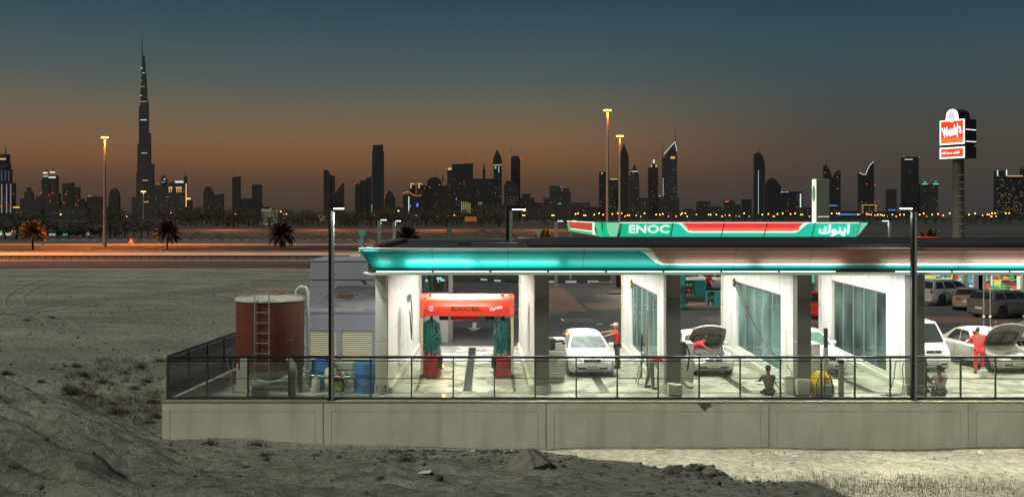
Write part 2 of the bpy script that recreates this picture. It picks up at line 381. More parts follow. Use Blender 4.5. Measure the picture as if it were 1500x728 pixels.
# white arrows and symbols painted on the forecourt
b = MB()
def arrow(cx, cy, w, l, ang=0):
    c, s = math.cos(ang), math.sin(ang)
    for poly in ([(-w*.12,0),(w*.12,0),(w*.12,l*.6),(-w*.12,l*.6)], [(-w*.5,l*.6),(w*.5,l*.6),(0,l)]):
        b.add([(cx+x*c-y*s, cy+x*s+y*c, .004) for x, y in poly], [tuple(range(len(poly)))])
arrow(-.75, 53.5, .8, -4.2); arrow(.7, 72, 1.5, -6); arrow(1.1, 64, 1.3, 3.4, -math.pi/2*1.0)
for (x0,x1,y0,y1) in ((6.6-.6,6.9-.6,52.6,53.0),(4.2,6.0,55.4,55.52),(4.3,6.1,54.2,54.32),(4.2,4.35,54.3,55.4),(3.3,4.9,59.6,59.72),(3.3,4.8,58.4,58.5),(3.3,3.45,58.5,59.6),(3.85,3.95,62,85),(1.0,2.7,61,61.35),(1,2.2,56.4,56.7)):
    b.add([(x0,y0,.004),(x1,y0,.004),(x1,y1,.004),(x0,y1,.004)], [(0,1,2,3)])
kind(b.build('road_arrows', wl), 'structure')
# dark gratings along the middle of each bay and the slotted drain along the edge
dk = mat('drain_iron', (.035,.035,.034), .55, .5)
cw = mat('white_plaster', (.74,.74,.71), .5)
drain = thing('floor_drain', 'long slotted drain running across the wash floor just behind the railing', 'drain', (0,32.1,0))
me_slot = MB().box(-.035, .035, -.06, .06, .001, .006).mesh('slot'); me_slot.materials.append(dk)
b = MB().box(-3.3, 36, -.085, .085, .001, .003); b.build('drain_channel', mat('drain_channel', (.20,.19,.165), .5), drain)
b = MB(); x = -3.2
while x < 22: b.box(x-.035, x+.03, -.06, .06, .0035, .008); x += .115
kind(b.build('slots', dk, drain), 'stuff')

# ------------------------------------------------------------------ retaining wall
wallm = mat('retaining_concrete', (.47,.45,.35), .85, col2=(.60,.58,.47), scale=.7, bump=.12, bscale=12, stain=(.40,.37,.28), sscale=.7)
rw = thing('retaining_wall', 'long pale concrete retaining wall with recessed panel lines under the railing', 'wall', (0,30.45,0))
b = MB().box(-10.36, 60, .03, .33, -2.3, -.006); b.build('wall_core', wallm, rw)
b = MB().box(-10.42, 60, -.03, .42, -.005, .045, bev=.02); b.build('coping', mat('coping_concrete', (.22,.21,.16), .8, var=.2, scale=2), rw)
segs = [-10.4, -5.25, 1.85, 8.95, 15.3, 22.3, 30]
for i in range(6):
    x0, x1 = segs[i]+.015, segs[i+1]-.015
    b = MB(); z0, z1 = -2.2, -.008
    ix0, ix1, iz = x0+.24, x1-.24, z1-.28
    b.box(x0, ix0, 0, .022, z0, z1); b.box(ix1, x1, 0, .022, z0, z1); b.box(ix0, ix1, 0, .022, iz, z1)
    b.box(ix0+.012, ix1-.012, 0.001, .022, z0, iz-.012)
    b.build('wall_panel', wallm, rw)
b = MB(); b.prism([(WX(1020,30.4),-.02),(WX(1042,30.4),-.02),(WX(1040,30.4),-.10),(WX(1034,30.4),-.13),(WX(1033,30.4),-.24),(WX(1028,30.4),-.20),(WX(1026,30.4),-.10)], -.036, -.0305, axis='y'); b.build('spalled_patch', mat('spalled_dark', (.10,.09,.06), .9, var=.3, scale=9), rw)
# ------------------------------------------------------------------ railing with glass
railm = mat('dark_rail_metal', (.022,.028,.024), .35, .6)
postm = mat('rail_post_metal', (.10,.11,.085), .45, .6)
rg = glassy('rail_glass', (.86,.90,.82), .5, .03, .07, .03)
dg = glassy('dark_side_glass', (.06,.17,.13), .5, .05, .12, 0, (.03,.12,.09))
rail = thing('glass_railing', 'long black railing with green tinted glass panes on top of the retaining wall', 'railing', (0,30.75,0))
RX = [WX(p, 30.75) for p in (245,303,363,423,483,543,603,664,724,784,844,904,964,1024,1084,1143,1203,1252,1304,1356,1407,1458,1509,1560)]
MB().tube([(RX[0],0,1.40),(RX[-1],0,1.40)], .045, 10).build('top_rail', railm, rail)
MB().box(RX[0], RX[-1], -.015, .015, 1.262, 1.295).build('upper_bar', railm, rail)
MB().box(RX[0]-.03, RX[-1], -.035, .035, .05, .11).build('lower_bar', mat('rail_bar_metal', (.05,.05,.04), .5, .4), rail)
mp_ = MB().box(-.022, .022, -.03, .03, .046, 1.38).mesh('post'); mp_.materials.append(postm)
for i, x in enumerate(RX):
    piece(mp_, 'post', rail, (x,0,0))
    if i < len(RX)-1:
        w = RX[i+1]-x
        MB().box(x+.026, x+w-.026, -.004, .004, .112, 1.238).build('glass_pane', rg, rail)
        if i not in (7, 10, 13, 17): MB().box(x+.022, x+w-.022, -.014, -.0045, .70, .725).build('mid_bar', postm, rail)
SA = Vector((RX[0], 30.80, 0)); SB = Vector((-9.35, 42.5, 0))
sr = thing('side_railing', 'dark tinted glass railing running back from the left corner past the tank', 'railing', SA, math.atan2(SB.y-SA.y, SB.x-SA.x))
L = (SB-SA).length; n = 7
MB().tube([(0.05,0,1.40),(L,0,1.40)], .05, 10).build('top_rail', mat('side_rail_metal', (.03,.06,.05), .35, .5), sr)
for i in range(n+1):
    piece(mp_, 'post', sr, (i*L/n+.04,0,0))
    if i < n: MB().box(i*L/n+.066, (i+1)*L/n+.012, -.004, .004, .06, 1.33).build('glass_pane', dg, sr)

# ------------------------------------------------------------------ the wash hall: walls, columns, roof, fascia
whitew = mat('wet_white_panel', (.78,.78,.74), .28, col2=(.86,.86,.83), scale=2.0, bump=.03, bscale=6, stain=(.60,.60,.53), sscale=.9)
creamw = mat('cream_trim', (.66,.65,.55), .4, var=.05, scale=2)
greyc = mat('grey_column_cladding', (.145,.14,.125), .5, var=.08, scale=.8)
joint = mat('joint_shadow_gap', (.05,.05,.045), .7)
bayglass = glassy('wet_bay_glass', (.74,.90,.84), .5, .06, .34, .22, (.36,.60,.53)); clearglass = glassy('wet_bay_glass_clear', (.78,.90,.86), .5, .06, .17, .15, (.38,.58,.52))
ZC = 4.03
def wall_between(p0, p1, th, z1, opening=None, label='', glass=True):
    """partition wall from the front point p0 to the back point p1; thickness towards +x; opening = (t0,t1,z0,z1) along the wall"""
    d = Vector((p1[0]-p0[0], p1[1]-p0[1], 0)); Lw = d.length
    t = thing('wash_bay_wall', label, 'wall', (p0[0], p0[1], 0), math.atan2(d.y, d.x))
    def blk(a, b_, z0, z1_, nm='wall', m=whitew): return MB().box(a, b_, -th, 0, z0, z1_).build(nm, m, t)
    if opening:
        a0, a1, h0, h1 = opening
        blk(0, a0, 0, z1); blk(a1, Lw, 0, z1); blk(a0+.0, a1, 0, h0); blk(a0, a1, h1, z1)
        if glass:
            n = 5
            for i in range(n):
                w = (a1-a0)/n
                MB().box(a0+i*w+.012, a0+(i+1)*w-.012, -.09, -.08, h0+.01, h1-.01).build('glass_sheet', clearglass if 'dark' in label else bayglass, t)
            MB().box(a0, a1, -.10, .012, h1-.03, h1+.03).build('glass_frame', joint, t)
            for i in range(1, n):
                MB().box(a0+i*(a1-a0)/n-.015, a0+i*(a1-a0)/n+.004, -.095, -.065, h0+.01, h1-.032).build('glass_mullion', mat('mullion_green_grey', (.36,.44,.40), .3), t)
    else: blk(0, Lw, 0, z1)
    # recessed lines between the tall white sheets (thin battens) and a kerb at the foot
    for k in (1.15, 1.95, 2.95): 
        if opening: MB().box(.02, opening[0]-.05, -.0, .006, k, k+.012).build('panel_joint', mat('panel_joint', (.42,.42,.38), .6), t)
        else: MB().box(.02, Lw-.05, 0, .006, k, k+.012).build('panel_joint', MATS.get('panel_joint') or mat('panel_joint', (.42,.42,.38), .6), t)
    MB().box(.1, Lw-.1, .002, .16, 0, .22, bev=.02).build('wall_kerb', creamw, t)
    MB().box(Lw, Lw+.28, -th-.12, .06, 0, z1).build('end_trim', creamw, t)
    MB().box(Lw-.02, Lw+.30, .058, .068, 1.9, 1.93).build('trim_joint', joint, t)
    return t
wallpts = {'L': ((-3.34,31.9),(-3.17,43.3)), 'A': ((1.545,32.3),(1.46,43.3)), 'B': ((5.96,32.3),(6.12,43.3)), 'C': ((10.3,32.3),(10.66,43.3)), 'D': ((14.2,32.3),(15.1,43.3))}
def flipwall(): pass
wall_between(*wallpts['A'], .42, ZC, None, 'white tiled wash bay wall right of the car wash gantry, behind the first grey column')
wall_between(*wallpts['B'], .42, ZC, (1.5, 8.6, .42, 3.13), 'white bay wall with a narrow green glass screen and hose reel, right of the white hatchback')
wall_between(*wallpts['C'], .42, ZC, (1.5, 8.5, .42, 3.13), 'white bay wall with soapy green glass screen right of the silver car with raised bonnet')
wall_between(*wallpts['D'], .42, ZC, (2.25, 9.3, .30, 3.13), 'white bay wall with dark glass screen showing a white van behind')
# left wall: its lit face looks right
t = thing('wash_bay_wall', 'bright white end wall on the left of the car wash gantry with a hose on it', 'wall', (0,0,0))
pl = wallpts['L']
b = MB(); b.add([(pl[0][0],pl[0][1],0),(pl[1][0],pl[1][1],0),(pl[1][0]-.35,pl[1][1],0),(pl[0][0]-.35,pl[0][1],0),(pl[0][0],pl[0][1],ZC),(pl[1][0],pl[1][1],ZC),(pl[1][0]-.35,pl[1][1],ZC),(pl[0][0]-.35,pl[0][1],ZC)],
      [(0,3,2,1),(4,5,6,7),(0,1,5,4),(1,2,6,5),(2,3,7,6),(3,0,4,7)]); b.build('wall', whitew, t)
MB().box(pl[1][0]-.30, pl[1][0]+.04, 43.302, 43.6, 0, ZC).build('end_trim', creamw, t)
for k in (1.0, 2.0, 3.0): 
    b = MB(); b.add([(pl[0][0]+.006,pl[0][1],k),(pl[1][0]+.006,pl[1][1]-.1,k),(pl[1][0]+.006,pl[1][1]-.1,k+.012),(pl[0][0]+.006,pl[0][1],k+.012)], [(0,1,2,3)]); b.build('panel_joint', MATS['panel_joint'], t)
b = MB(); b.add([(pl[0][0]+.14,pl[0][1]+.1,0),(pl[1][0]+.14,pl[1][1]-.1,0),(pl[1][0]+.002,pl[1][1]-.1,0),(pl[0][0]+.002,pl[0][1]+.1,0),(pl[0][0]+.14,pl[0][1]+.1,.2),(pl[1][0]+.14,pl[1][1]-.1,.2),(pl[1][0]+.002,pl[1][1]-.1,.2),(pl[0][0]+.002,pl[0][1]+.1,.2)],
      [(0,3,2,1),(4,5,6,7),(0,1,5,4),(1,2,6,5),(2,3,7,6),(3,0,4,7)]); b.build('wall_kerb', creamw, t)
# columns
def column(x0, x1, label, m=greyc):
    t = thing('column', label, 'column', ((x0+x1)/2, 31.8, 0), 0, 'columns along the open side of the wash hall')
    w = (x1-x0)/2
    for (z0, z1) in ((.30, 1.74), (1.752, 3.18), (3.192, ZC)): MB().box(-w, w, 0, .46, z0, z1, bev=.012).build('cladding_panel', m, t)
    MB().box(-w+.02, w-.02, .02, .44, .1, ZC-.01).build('core', joint, t)
    MB().lathe([(w*1.35,0),(w*1.35,.24),(w*1.2,.30)], (0,.23,0), 20).build('base', mat('column_base', (.30,.29,.26), .7, var=.15), t)
    return t
column(WX(783,31.8), WX(804.4,31.8), 'grey panelled column just right of the car wash gantry')
column(WX(975.7,31.8), WX(997.3,31.8), 'grey panelled column between the white hatchback and the silver car with raised bonnet')
column(WX(1168,31.8), WX(1188.5,31.8), 'grey panelled column left of the white car beside the yellow cleaner')
column(WX(1334,31.8), WX(1355,31.8), 'grey panelled column directly behind the right lamp post')
t = column(WX(550,31.8), WX(566.5,31.8), 'cream end column beside the grey plant room at the left end of the hall', creamw)
# roof
roofm = mat('roof_felt', (.035,.035,.032), .8, var=.3, scale=.6)
roof = thing('wash_hall_roof', 'flat dark roof of the wash hall above the glowing fascia', 'roof', (0,0,0))
XE = 60
MB().box(WX(533,31)+.1, XE, 31.25, 43.9, 4.05, 4.78).build('roof_deck', roofm, roof)
ceil = mat('white_soffit', (.78,.78,.74), .5)
MB().box(WX(545,31.3), XE, 31.3, 43.8, 4.035, 4.049).build('soffit', ceil, roof)
b = MB(); b.prism([(30.8,4.80),(31.15,4.90),(31.15,4.78),(30.85,4.75)], WX(525,30.75), XE, axis='x'); b.build('roof_edge', mat('roof_edge_metal', (.17,.18,.16), .5, .2), roof)
MB().box(-4.0, -3.75, 31.2, 43.9, 4.78, 4.93, bev=.02).build('parapet', mat('parapet_grey', (.09,.09,.083), .6, var=.1), roof)
MB().box(-3.74, XE, 43.6, 43.9, 4.78, 4.90, bev=.02).build('parapet', MATS['parapet_grey'], roof)
MB().box(1.3, XE, 32.2, 43.2, 4.78, 4.99, bev=.03).build('roof_upstand', mat('black_membrane', (.018,.018,.017), .6, var=.3), roof)
for (x, y, w, d, h) in ((-1.2,38,.5,.5,.12),(3.2,41,.9,.6,.1)): MB().box(x, x+w, y, y+d, 4.782, 4.782+h, bev=.02).build('roof_hatch', roofm, roof)

fas = thing('canopy_fascia', 'long glowing turquoise canopy band with white stripe and brown red field along the wash hall', 'canopy band', (0,0,0))
PR = [(31.25,4.22),(31.16,4.30),(31.05,4.42),(30.93,4.58),(30.84,4.74),(30.76,4.90)]     # y,z from bottom to top
XL0, XL1 = WX(549,31.25), WX(525,30.76)
def fp(X, t):
    q = t*(len(PR)-1); i = min(int(q), len(PR)-2); f = q-i
    return (X+(XL0+(XL1-XL0)*t-XL0)*(1 if X <= XL0+.001 else 0), PR[i][0]+(PR[i+1][0]-PR[i][0])*f, PR[i][1]+(PR[i+1][1]-PR[i][1])*f)
def bound(X):        # height share of the white stripe along the band
    a, b_ = WX(934,31), WX(972,31)
    if X <= a: return .93
    if X >= b_: return .30
    u = (X-a)/(b_-a); u = u*u*(3-2*u); return .93+(.30-.93)*u
xs = [XL0]+list(np.arange(XL0+.25, WX(930,31), .5))+list(np.linspace(WX(930,31), WX(975,31), 16))+list(np.arange(WX(978,31), 40, 1.0))
teal = mat('teal_fascia', (.0,.36,.33), .42, col2=(.0,.40,.37), scale=.4); 
whs = mat('white_fascia_stripe', (.72,.76,.68), .2)
redf = mat('red_fascia', (.30,.12,.09), .45)
def band(name, m, lo, hi):
    b = MB(); n = 6
    for i in range(len(xs)-1):
        for j in range(n):
            A = [lo(xs[i])+(hi(xs[i])-lo(xs[i]))*q/n for q in (j, j+1)]; B = [lo(xs[i+1])+(hi(xs[i+1])-lo(xs[i+1]))*q/n for q in (j, j+1)]
            vs = [fp(xs[i],A[0]), fp(xs[i+1],B[0]), fp(xs[i+1],B[1]), fp(xs[i],A[1])]
            b.add(vs, [(0,1,2,3)], None, True)
    me = b.mesh(name); me.materials.append(m)
    bm = bmesh.new(); bm.from_mesh(me); bmesh.ops.remove_doubles(bm, verts=bm.verts, dist=1e-4); bm.to_mesh(me); bm.free()
    o = bpy.data.objects.new(name, me); COL.objects.link(o); o.parent = fas
    s = o.modifiers.new('thickness', 'SOLIDIFY'); s.thickness = .02; s.offset = -1
    return o
band('teal_panel', teal, lambda X: 0.0, lambda X: bound(X)-(.0 if X < WX(934,31) else .05))
band('white_stripe', whs, lambda X: bound(X)-(.0 if X < WX(934,31) else .05), lambda X: (1.0 if X < WX(934,31) else min(1.0, bound(X)+.07+.25*max(0, 1-abs(X-WX(952,31))/.45))))
xs = [x for x in xs if x > WX(938,31)]
band('red_panel', redf, lambda X: min(.999, bound(X)+.07+.25*max(0, 1-abs(X-WX(952,31))/.45)), lambda X: 1.0)
for X in [XL0+1.9+2.45*i for i in range(16)]:
    b = MB()
    for j in range(12):
        a_, c_ = fp(X,j/12*.99), fp(X,(j+1)/12*.99); b.quad((a_[0]-.008,a_[1]-.005,a_[2]), (a_[0]+.008,a_[1]-.005,a_[2]), (c_[0]+.008,c_[1]-.005,c_[2]), (c_[0]-.008,c_[1]-.005,c_[2]))
    b.build('panel_seam', mat('fascia_seam', (.02,.09,.08), .6), fas)
# left return of the band, slanting back
b = MB()
for j in range(10):
    t0, t1 = j/10, (j+1)/10
    p0, p1 = fp(XL0,t0), fp(XL0,t1); q = lambda p: (p[0]+.02, 43.9, p[2])
    b.quad(p0, p1, q(p1), q(p0))
b.build('return_panel', teal, fas)
# lip below the band, curling up at the left tip
lipm = mat('canopy_lip', (.62,.63,.57), .35)
b = MB(); b.prism([(30.86,4.03),(30.92,4.03),(30.93,4.085),(31.34,4.075),(31.34,4.095),(30.86,4.115)], WX(549,31), 40, axis='x')
b.add([(WX(549,31),30.86,4.03),(WX(549,31),31.34,4.0),(WX(549,31),31.34,4.05),(WX(549,31),30.86,4.10),(WX(533,31),30.9,4.085),(WX(533,31),31.3,4.085),(WX(533,31),31.3,4.11),(WX(533,31),30.9,4.12),
       (WX(542,31),30.87,4.035),(WX(542,31),31.33,4.01),(WX(542,31),31.33,4.065),(WX(542,31),30.87,4.10)],
      [(0,1,9,8),(1,2,10,9),(2,3,11,10),(3,0,8,11),(8,9,5,4),(9,10,6,5),(10,11,7,6),(11,8,4,7),(4,5,6,7)])
b.build('lip', lipm, fas)
tubem = em('cove_tube', (.45,1.0,.82), 2.6)
x = WX(550,31); k = 0
while x < 38:
    if not 10.9 < x < 12.6: MB().tube([(x+.03,30.98,4.135),(x+1.82,30.98,4.135)], .02, 6).build('cove_light_tube', tubem, fas)
    x += 1.87; k += 1
for (x, w, e) in ((-1.55,2.2,58),(1.0,2.6,36),(4.2,3.2,22),(7.3,2.4,30),(10.2,2.6,34),(14.2,2.6,34),(16.8,2.2,52),(20.4,3,26),(23.5,2,46),(-3.45,.5,6)):
    lamp('AREA', 'cove_light', (x,30.97,4.16), e*.28, (.80,1,.92), w, .05, (0,.12,1))
# ceiling fittings in the bays
fitm = em('tube_fitting', (1,.97,.86), 6)
BAYX = [-.9, 3.8, 8.2, 12.4, 17.2, 21.6]
hs = MB().box(-1.0, 1.0, -.09, .09, -.06, 0, bev=.01).mesh('ceiling_light'); hs.materials.append(cw); df_ = MB().box(-.95, .95, -.07, .07, -.072, -.061).mesh('diffuser'); df_.materials.append(fitm)
for i, bx in enumerate(BAYX):
    for (y, e) in ((33.0, 132), (34.9, 146), (37.0, 146), (39.1, 152), (41.2, 152), (43.0, 134)):
        q = piece(hs, 'ceiling_light', roof, (bx,y,4.03)); piece(df_, 'diffuser', q)
        lamp('AREA', 'tube_light', (bx,y,3.94), e*(1.0 if i < 4 else .8), (1.0,.985,.91), 1.9, .14, (0,0,-1))

# downlights along the lip, shining over the wall onto the sand
dlm = em('lip_downlight', (1,.96,.80), 5)
for i in range(12):
    x = .4+i*2.9
    MB().box(x, x+1.6, 30.96, 31.06, 4.055, 4.07).build('lip_downlight', dlm, fas)
    l_ = lamp('AREA', 'lip_light', (x+.8,31.01,4.048), (215 if i > 3 else 130), (1,.95,.78), 1.6, .08, (0,-.5,-1)); l_.data.spread = math.radians(84)
# ------------------------------------------------------------------ station lamp posts
blackm = mat('black_metal', (.015,.016,.016), .4, .3)
galv = mat('galvanised_post', (.24,.25,.23), .5, .2)
headl = em('lamp_head_light', (.92,1.0,.95), 7)
def post_lamp(px, Y, ytop, label, arm=1, base=0.0, w=.075, al=.34, glow=18, dark=True):
    X = WX(px, Y); H = WZ(ytop, Y)-base
    t = thing('lamp_post', label, 'lamp post', (X, Y, base))
    b = MB().box(-w, w*(.15 if dark else 1), -w, w, 0, H-.06, bev=.01); b.build('pole', blackm if dark else galv, t)
    if dark: MB().box(w*.15+.002, w*1.25, -w*.9, w*.9, 0, H-.12, bev=.01).build('pole_lit_side', galv, t)  # paler half stands for lamplight on the right side of the pole
    x0, x1 = (-w, al+w) if arm > 0 else (-al-w, w)
    MB().box(x0, x1, -.12, .12, H, H+.15, bev=.02).build('lamp_head', blackm, t)
    MB().box(*((w*1.3, x1-.02) if arm > 0 else (x0+.02, -w*1.05)), -.10, .10, H-.032, H-.001).build('lamp_lens', headl, t)
    MB().box(-w*1.6, w*1.6, -w*1.6, w*1.6, 0, .03, bev=.01).build('base_plate', blackm, t)
    lamp('SPOT', 'post_light', (arm*al*.6, 0, H-.1), glow, (.93,1,.9), .12, aim=(0,0,-1), parent=t, spot=math.radians(150))
    return t
post_lamp(485, 30.58, 305, 'tall lamp post in front of the louvred plant room, lamp head pointing right', 1, .045, glow=560)
post_lamp(1338, 30.58, 305, 'tall lamp post at the right in front of the canopy band, lamp head pointing left', -1, .045, glow=200)
post_lamp(745, 43.3, 306.5, 'dark lamp post on the wash hall roof near its middle, head pointing right', 1, 4.785, .13, .62, 60)
post_lamp(555.5, 74, 322, 'left of two pale lamp posts beyond the left end of the hall roof', 1, -1.4, .12, .45, 60, False)
post_lamp(577.5, 76, 323.5, 'right of two pale lamp posts beyond the left end of the hall roof', 1, -1.4, .11, .42, 60, False)
post_lamp(814.5, 80, 323.5, 'pale lamp post just left of the tip of the pump canopy', 1, 0, .12, .45, 60, False)
post_lamp(836, 90, 323.5, 'small pale lamp post partly hidden by the tip of the pump canopy', 1, 0, .11, .4, 60, False)
post_lamp(1303, 84, 323.5, 'pale lamp post between the pump canopy and the right tall lamp post', -1, 0, .10, .5, 60, False)

# ------------------------------------------------------------------ car wash gantry
redp = mat('red_gantry_plastic', (.72,.045,.02), .28)
crp = mat('cream_gantry_plastic', (.62,.56,.40), .4)
GYf = 35.0; gx0, gx1 = WX(615,GYf), WX(753,GYf); gw = gx1-gx0; cx = (gx0+gx1)/2
gan = thing('car_wash_gantry', 'red and cream rollover car wash gantry with two upright brushes', 'car wash', (cx, GYf, 0))
h = gw/2
zb0, zb1 = WZ(463,GYf), WZ(440,GYf); zt = WZ(432.5,GYf+.3)
b = MB(); prof = []
n = 8
for i in range(n+1):
    u = i/n; prof.append((-.10*math.sin(u*math.pi)-.0, zb0+(zb1-zb0)*u))
pts = [(p[0], p[1]) for p in prof]+[(.35, zb1), (.35, zb0)]
b.prism(pts, -h+.16, h-.16, axis='x'); b.build('front_cover', redp, gan)
for s in (-1, 1):
    b = MB(); b.prism([(-.12,zb0+.03),(-.16,zb0+.12),(-.14,zt-.1),(-.05,zt),(1.25,zt),(1.25,zb0-.02),(-.05,zb0-.02)], *((-h, -h+.158) if s < 0 else (h-.158, h)), axis='x'); b.build('side_cover', mat('pink_red_plastic', (.75,.13,.09), .3), gan)
MB().box(-h+.16, h-.16, .95, 1.25, zb0+.1, zt-.02, bev=.03).build('top_beam', crp, gan)
MB().box(-h+.16, h-.16, .36, .50, zb1-.02, zt-.03, bev=.03).build('top_beam', crp, gan)
MB().box(-h+.2, -.25, .52, .92, zb1-.12, zb1-.05).build('service_deck', dk, gan)
MB().box(.2, h-.3, .55, .8, zb1-.1, zb1+.02, bev=.02).build('service_deck', dk, gan)
MB().tube([(-.6,.6,zb1+.05),(.2,.7,zb1+.11),(.9,.6,zb1+.04)], .03, 8).build('hose', MATS['black_metal'], gan)
for x in (-h+.35, h-.42): MB().box(x-.05, x+.05, .3, .4, zt-.03, zt+.04, bev=.01).lathe([(.03,0),(.03,.05)], (x,.35,zt+.04), 8).build('marker_light', redp, gan)
MB().box(-.62, .42, .55, .85, zb0-.22, zb0-.01, bev=.03).build('dryer_cover', mat('dark_red_plastic', (.28,.02,.015), .35), gan)
for (a, c) in ((-1.05,-.7), (.66,1.0)): MB().box(a, c, .5, .9, zb0-.2, zb0-.01, bev=.02).build('nozzle', blackm, gan)
for s in (-1, 1):
    x = s*(h-.06)
    MB().box(x-.05, x+.05, .1, .28, .12, zb0-.02, bev=.01).build('leg', crp, gan)
    MB().box(x-.05, x+.05, 1.0, 1.2, .12, zb0-.02, bev=.01).build('leg', crp, gan)
    MB().box(x-s*.02-.03, x-s*.02+.03, .29, .99, .5, .6).build('brace', crp, gan)
    MB().box(x-.06, x+.06, -.05, 1.35, .03, .12, bev=.02).build('carriage', dk, gan)
    for i in range(9): MB().box(x+.052*1, x+.064, .12, .2, .3+i*.2, .38+i*.2).build('cable_clip', blackm, gan)
    # upright brush: bristles as geometry
    bx = s*(h-.40); by = .42
    br = bpy.data.objects.new('brush', MB().lathe([(.05,.06),(.05,zb0-.02)], (0,0,0), 10, blackm).mesh('brush')); COL.objects.link(br); br.parent = gan; br.location = (bx,by,0)
    MB().lathe([(.16,.02),(.24,.05),(.24,.10),(.1,.12)], (0,0,0), 16).build('brush_disc', blackm, br)
    for (z0, z1, mm, nm) in ((.10,.95,mat('red_bristles', (.55,.035,.02), .7), 'red_bristles'), (.95,2.08,mat('green_bristles', (.02,.14,.125), .6), 'green_bristles'), (.88,1.06,mat('white_bristles', (.6,.6,.55), .7), 'white_bristles')):
        b = MB(); k = int((z1-z0)*950 if nm != 'white_bristles' else 60)
        for i in range(k):
            a = rnd.uniform(0, 2*math.pi); z = rnd.uniform(z0, z1); u = (z-.1)/2
            R = (.37+.02*math.sin(z*9)-.05*max(0, (z-1.5)))*rnd.uniform(.86, 1.06); dr = rnd.uniform(.10,.20); w = rnd.uniform(.012,.022)
            c, s_ = math.cos(a), math.sin(a); tx, ty = -s_*w, c*w; tw = rnd.uniform(-.12,.12)
            c2, s2 = math.cos(a+tw), math.sin(a+tw)
            b.add([(c*.05-tx,s_*.05-ty,z+.06),(c*.05+tx,s_*.05+ty,z+.06),(c2*R+tx*.8,s2*R+ty*.8,z-dr*.5),(c2*R-tx*.8,s2*R-ty*.8,z-dr*.5),(c2*R*.97,s2*R*.97,max(.04,z-dr*1.35))], [(0,1,2,3),(3,2,4)])
        kind(b.build(nm, mm, br), 'stuff')
    MB().box(bx+(-s)*.34-.09, bx+(-s)*.34+.09, .1, .35, .35, .80, bev=.02).build('wheel_guard', blackm, gan)
bl = mat('lettering_black', (.02,.02,.025), .4)
zc = (zb0+zb1)/2
text('EXCEL', .26, bl, gan, (-.02,-.122,zc-.01), (math.pi/2,0,0), .006, .004, scale=(1.5,.85,1))
me_slit = [MB().box(-.32+i*0, .3, -.1305, -.128, 0, .012).mesh('slit')][0]; me_slit.materials.append(redp)
# the slits that cut through the letters
for dz in (-.035, .03): piece(me_slit, 'letter_slit', gan, (0,0,zc+dz-.01), scale=(1.75,1,1))
text('Xpress', .17, mat('script_white', (.8,.8,.8), .4), gan, (1.06,-.122,zc+.02), (math.pi/2,-.22,0), .006, .006, name='script_lettering')
b = MB(); b.lathe([(.10,-.004),(.10,.004)], (-h+.42,-.118,zc+.0), 18, axis='y'); b.build('round_badge', mat('badge_pink', (.75,.45,.50), .4), gan)
MB().box(-h+.34,-h+.50,-.1285,-.124,zc-.02,zc+.025).build('badge_band', mat('badge_blue', (.2,.2,.5), .4), gan)
# amber beacon glowing beside the left brush
t = thing('amber_beacon', 'small amber warning light glowing beside the left brush of the gantry', 'warning light', (WX(648,35.3), 35.25, .30))
MB().lathe([(.05,0),(.05,.05),(.03,.06)], n=12).build('socket', blackm, t)
MB().lathe([(.045,.061),(.05,.12),(.03,.17),(.005,.18)], n=12).build('dome', em('amber_glow', (1,.50,.06), 14), t)
lamp('POINT', 'amber_light', (0.03,-.10,.22), 22, (1,.50,.08), .08, parent=t)
# guide rails and centre channel on the bay floor
rail_m = mat('steel_track', (.25,.25,.24), .35, .7)
t = thing('wash_track', 'dark metal channel running back along the middle of the gantry bay floor', 'floor track', (WX(686,34),32.4,0))
MB().box(-.14, .14, 0, 10.8, .002, .010).build('channel', mat('channel_dark', (.06,.06,.058), .4, .3), t)
for s in (-1,1): MB().box(s*.155-.012, s*.155+.012, 0, 10.8, .002, .03).build('edge_rail', rail_m, t)
bar = MB().box(-.135, .135, -.03, .03, .0, .014).mesh('cross_bar'); bar.materials.append(dk)
for i in range(52): piece(bar, 'cross_bar', t, (0,.1+i*.205,.011))
for s in (-1,1):
    r = thing('gantry_rail', ['thin steel floor rail under the left side of the gantry','','thin steel floor rail under the right side of the gantry'][s+1], 'rail', (cx+s*(h-.05),32.4,0))
    MB().box(-.03,.03,0,10.9,.001,.028).build('rail_head', rail_m, r)
    MB().box(-.06,.06,0,10.9,.0005,.006).build('rail_foot', rail_m, r)
for (cxp, lab) in ((3.95,'dark floor channel under the white hatchback'),(8.75,'dark floor channel under the silver car with raised bonnet'),(12.9,'dark floor channel under the white car behind the third column')):
    t = thing('floor_channel', lab, 'floor drain', (cxp,32.25,0)); MB().box(-.13,.13,0,5.8,.001,.007).build('channel', MATS['channel_dark'], t)
    for s in (-1,1): MB().box(s*.15-.015,s*.15+.015,0,5.8,.001,.012).build('edge_strip', rail_m, t)
# white lane kerbs along the bays
for (x, lab) in ((6.9,'low white kerb in the bay left of the silver car'),(15.6,'low pale kerb in front of the white van')):
    t = thing('bay_kerb', lab, 'kerb', (x,32.5,0)); MB().box(0,.18,.4,9.5,0,.10,bev=.03).build('kerb_stone', creamw, t)

# hose kit on the left wall
t = thing('wall_hose', 'spray hose and valve hanging on the white wall left of the gantry', 'hose', (-3.20,38.6,2.5))
pipe = mat('steel_pipe', (.5,.5,.48), .3, .7); rub = mat('black_rubber', (.02,.02,.02), .5)
MB().box(0,.12,-.3,.3,0,.28,bev=.02).build('valve_box', pipe, t)
MB().tube([(.06,-.2,.05),(.1,-.6,.25),(.1,-1.0,.35)], .03, 8).build('spray_arm', pipe, t)
MB().tube([(.08,.2,0),(.1,.35,-.6),(.12,.1,-1.25),(.14,-.3,-1.5),(.14,-.7,-1.1),(.1,-.75,-.3)], .025, 8).build('hose', rub, t)
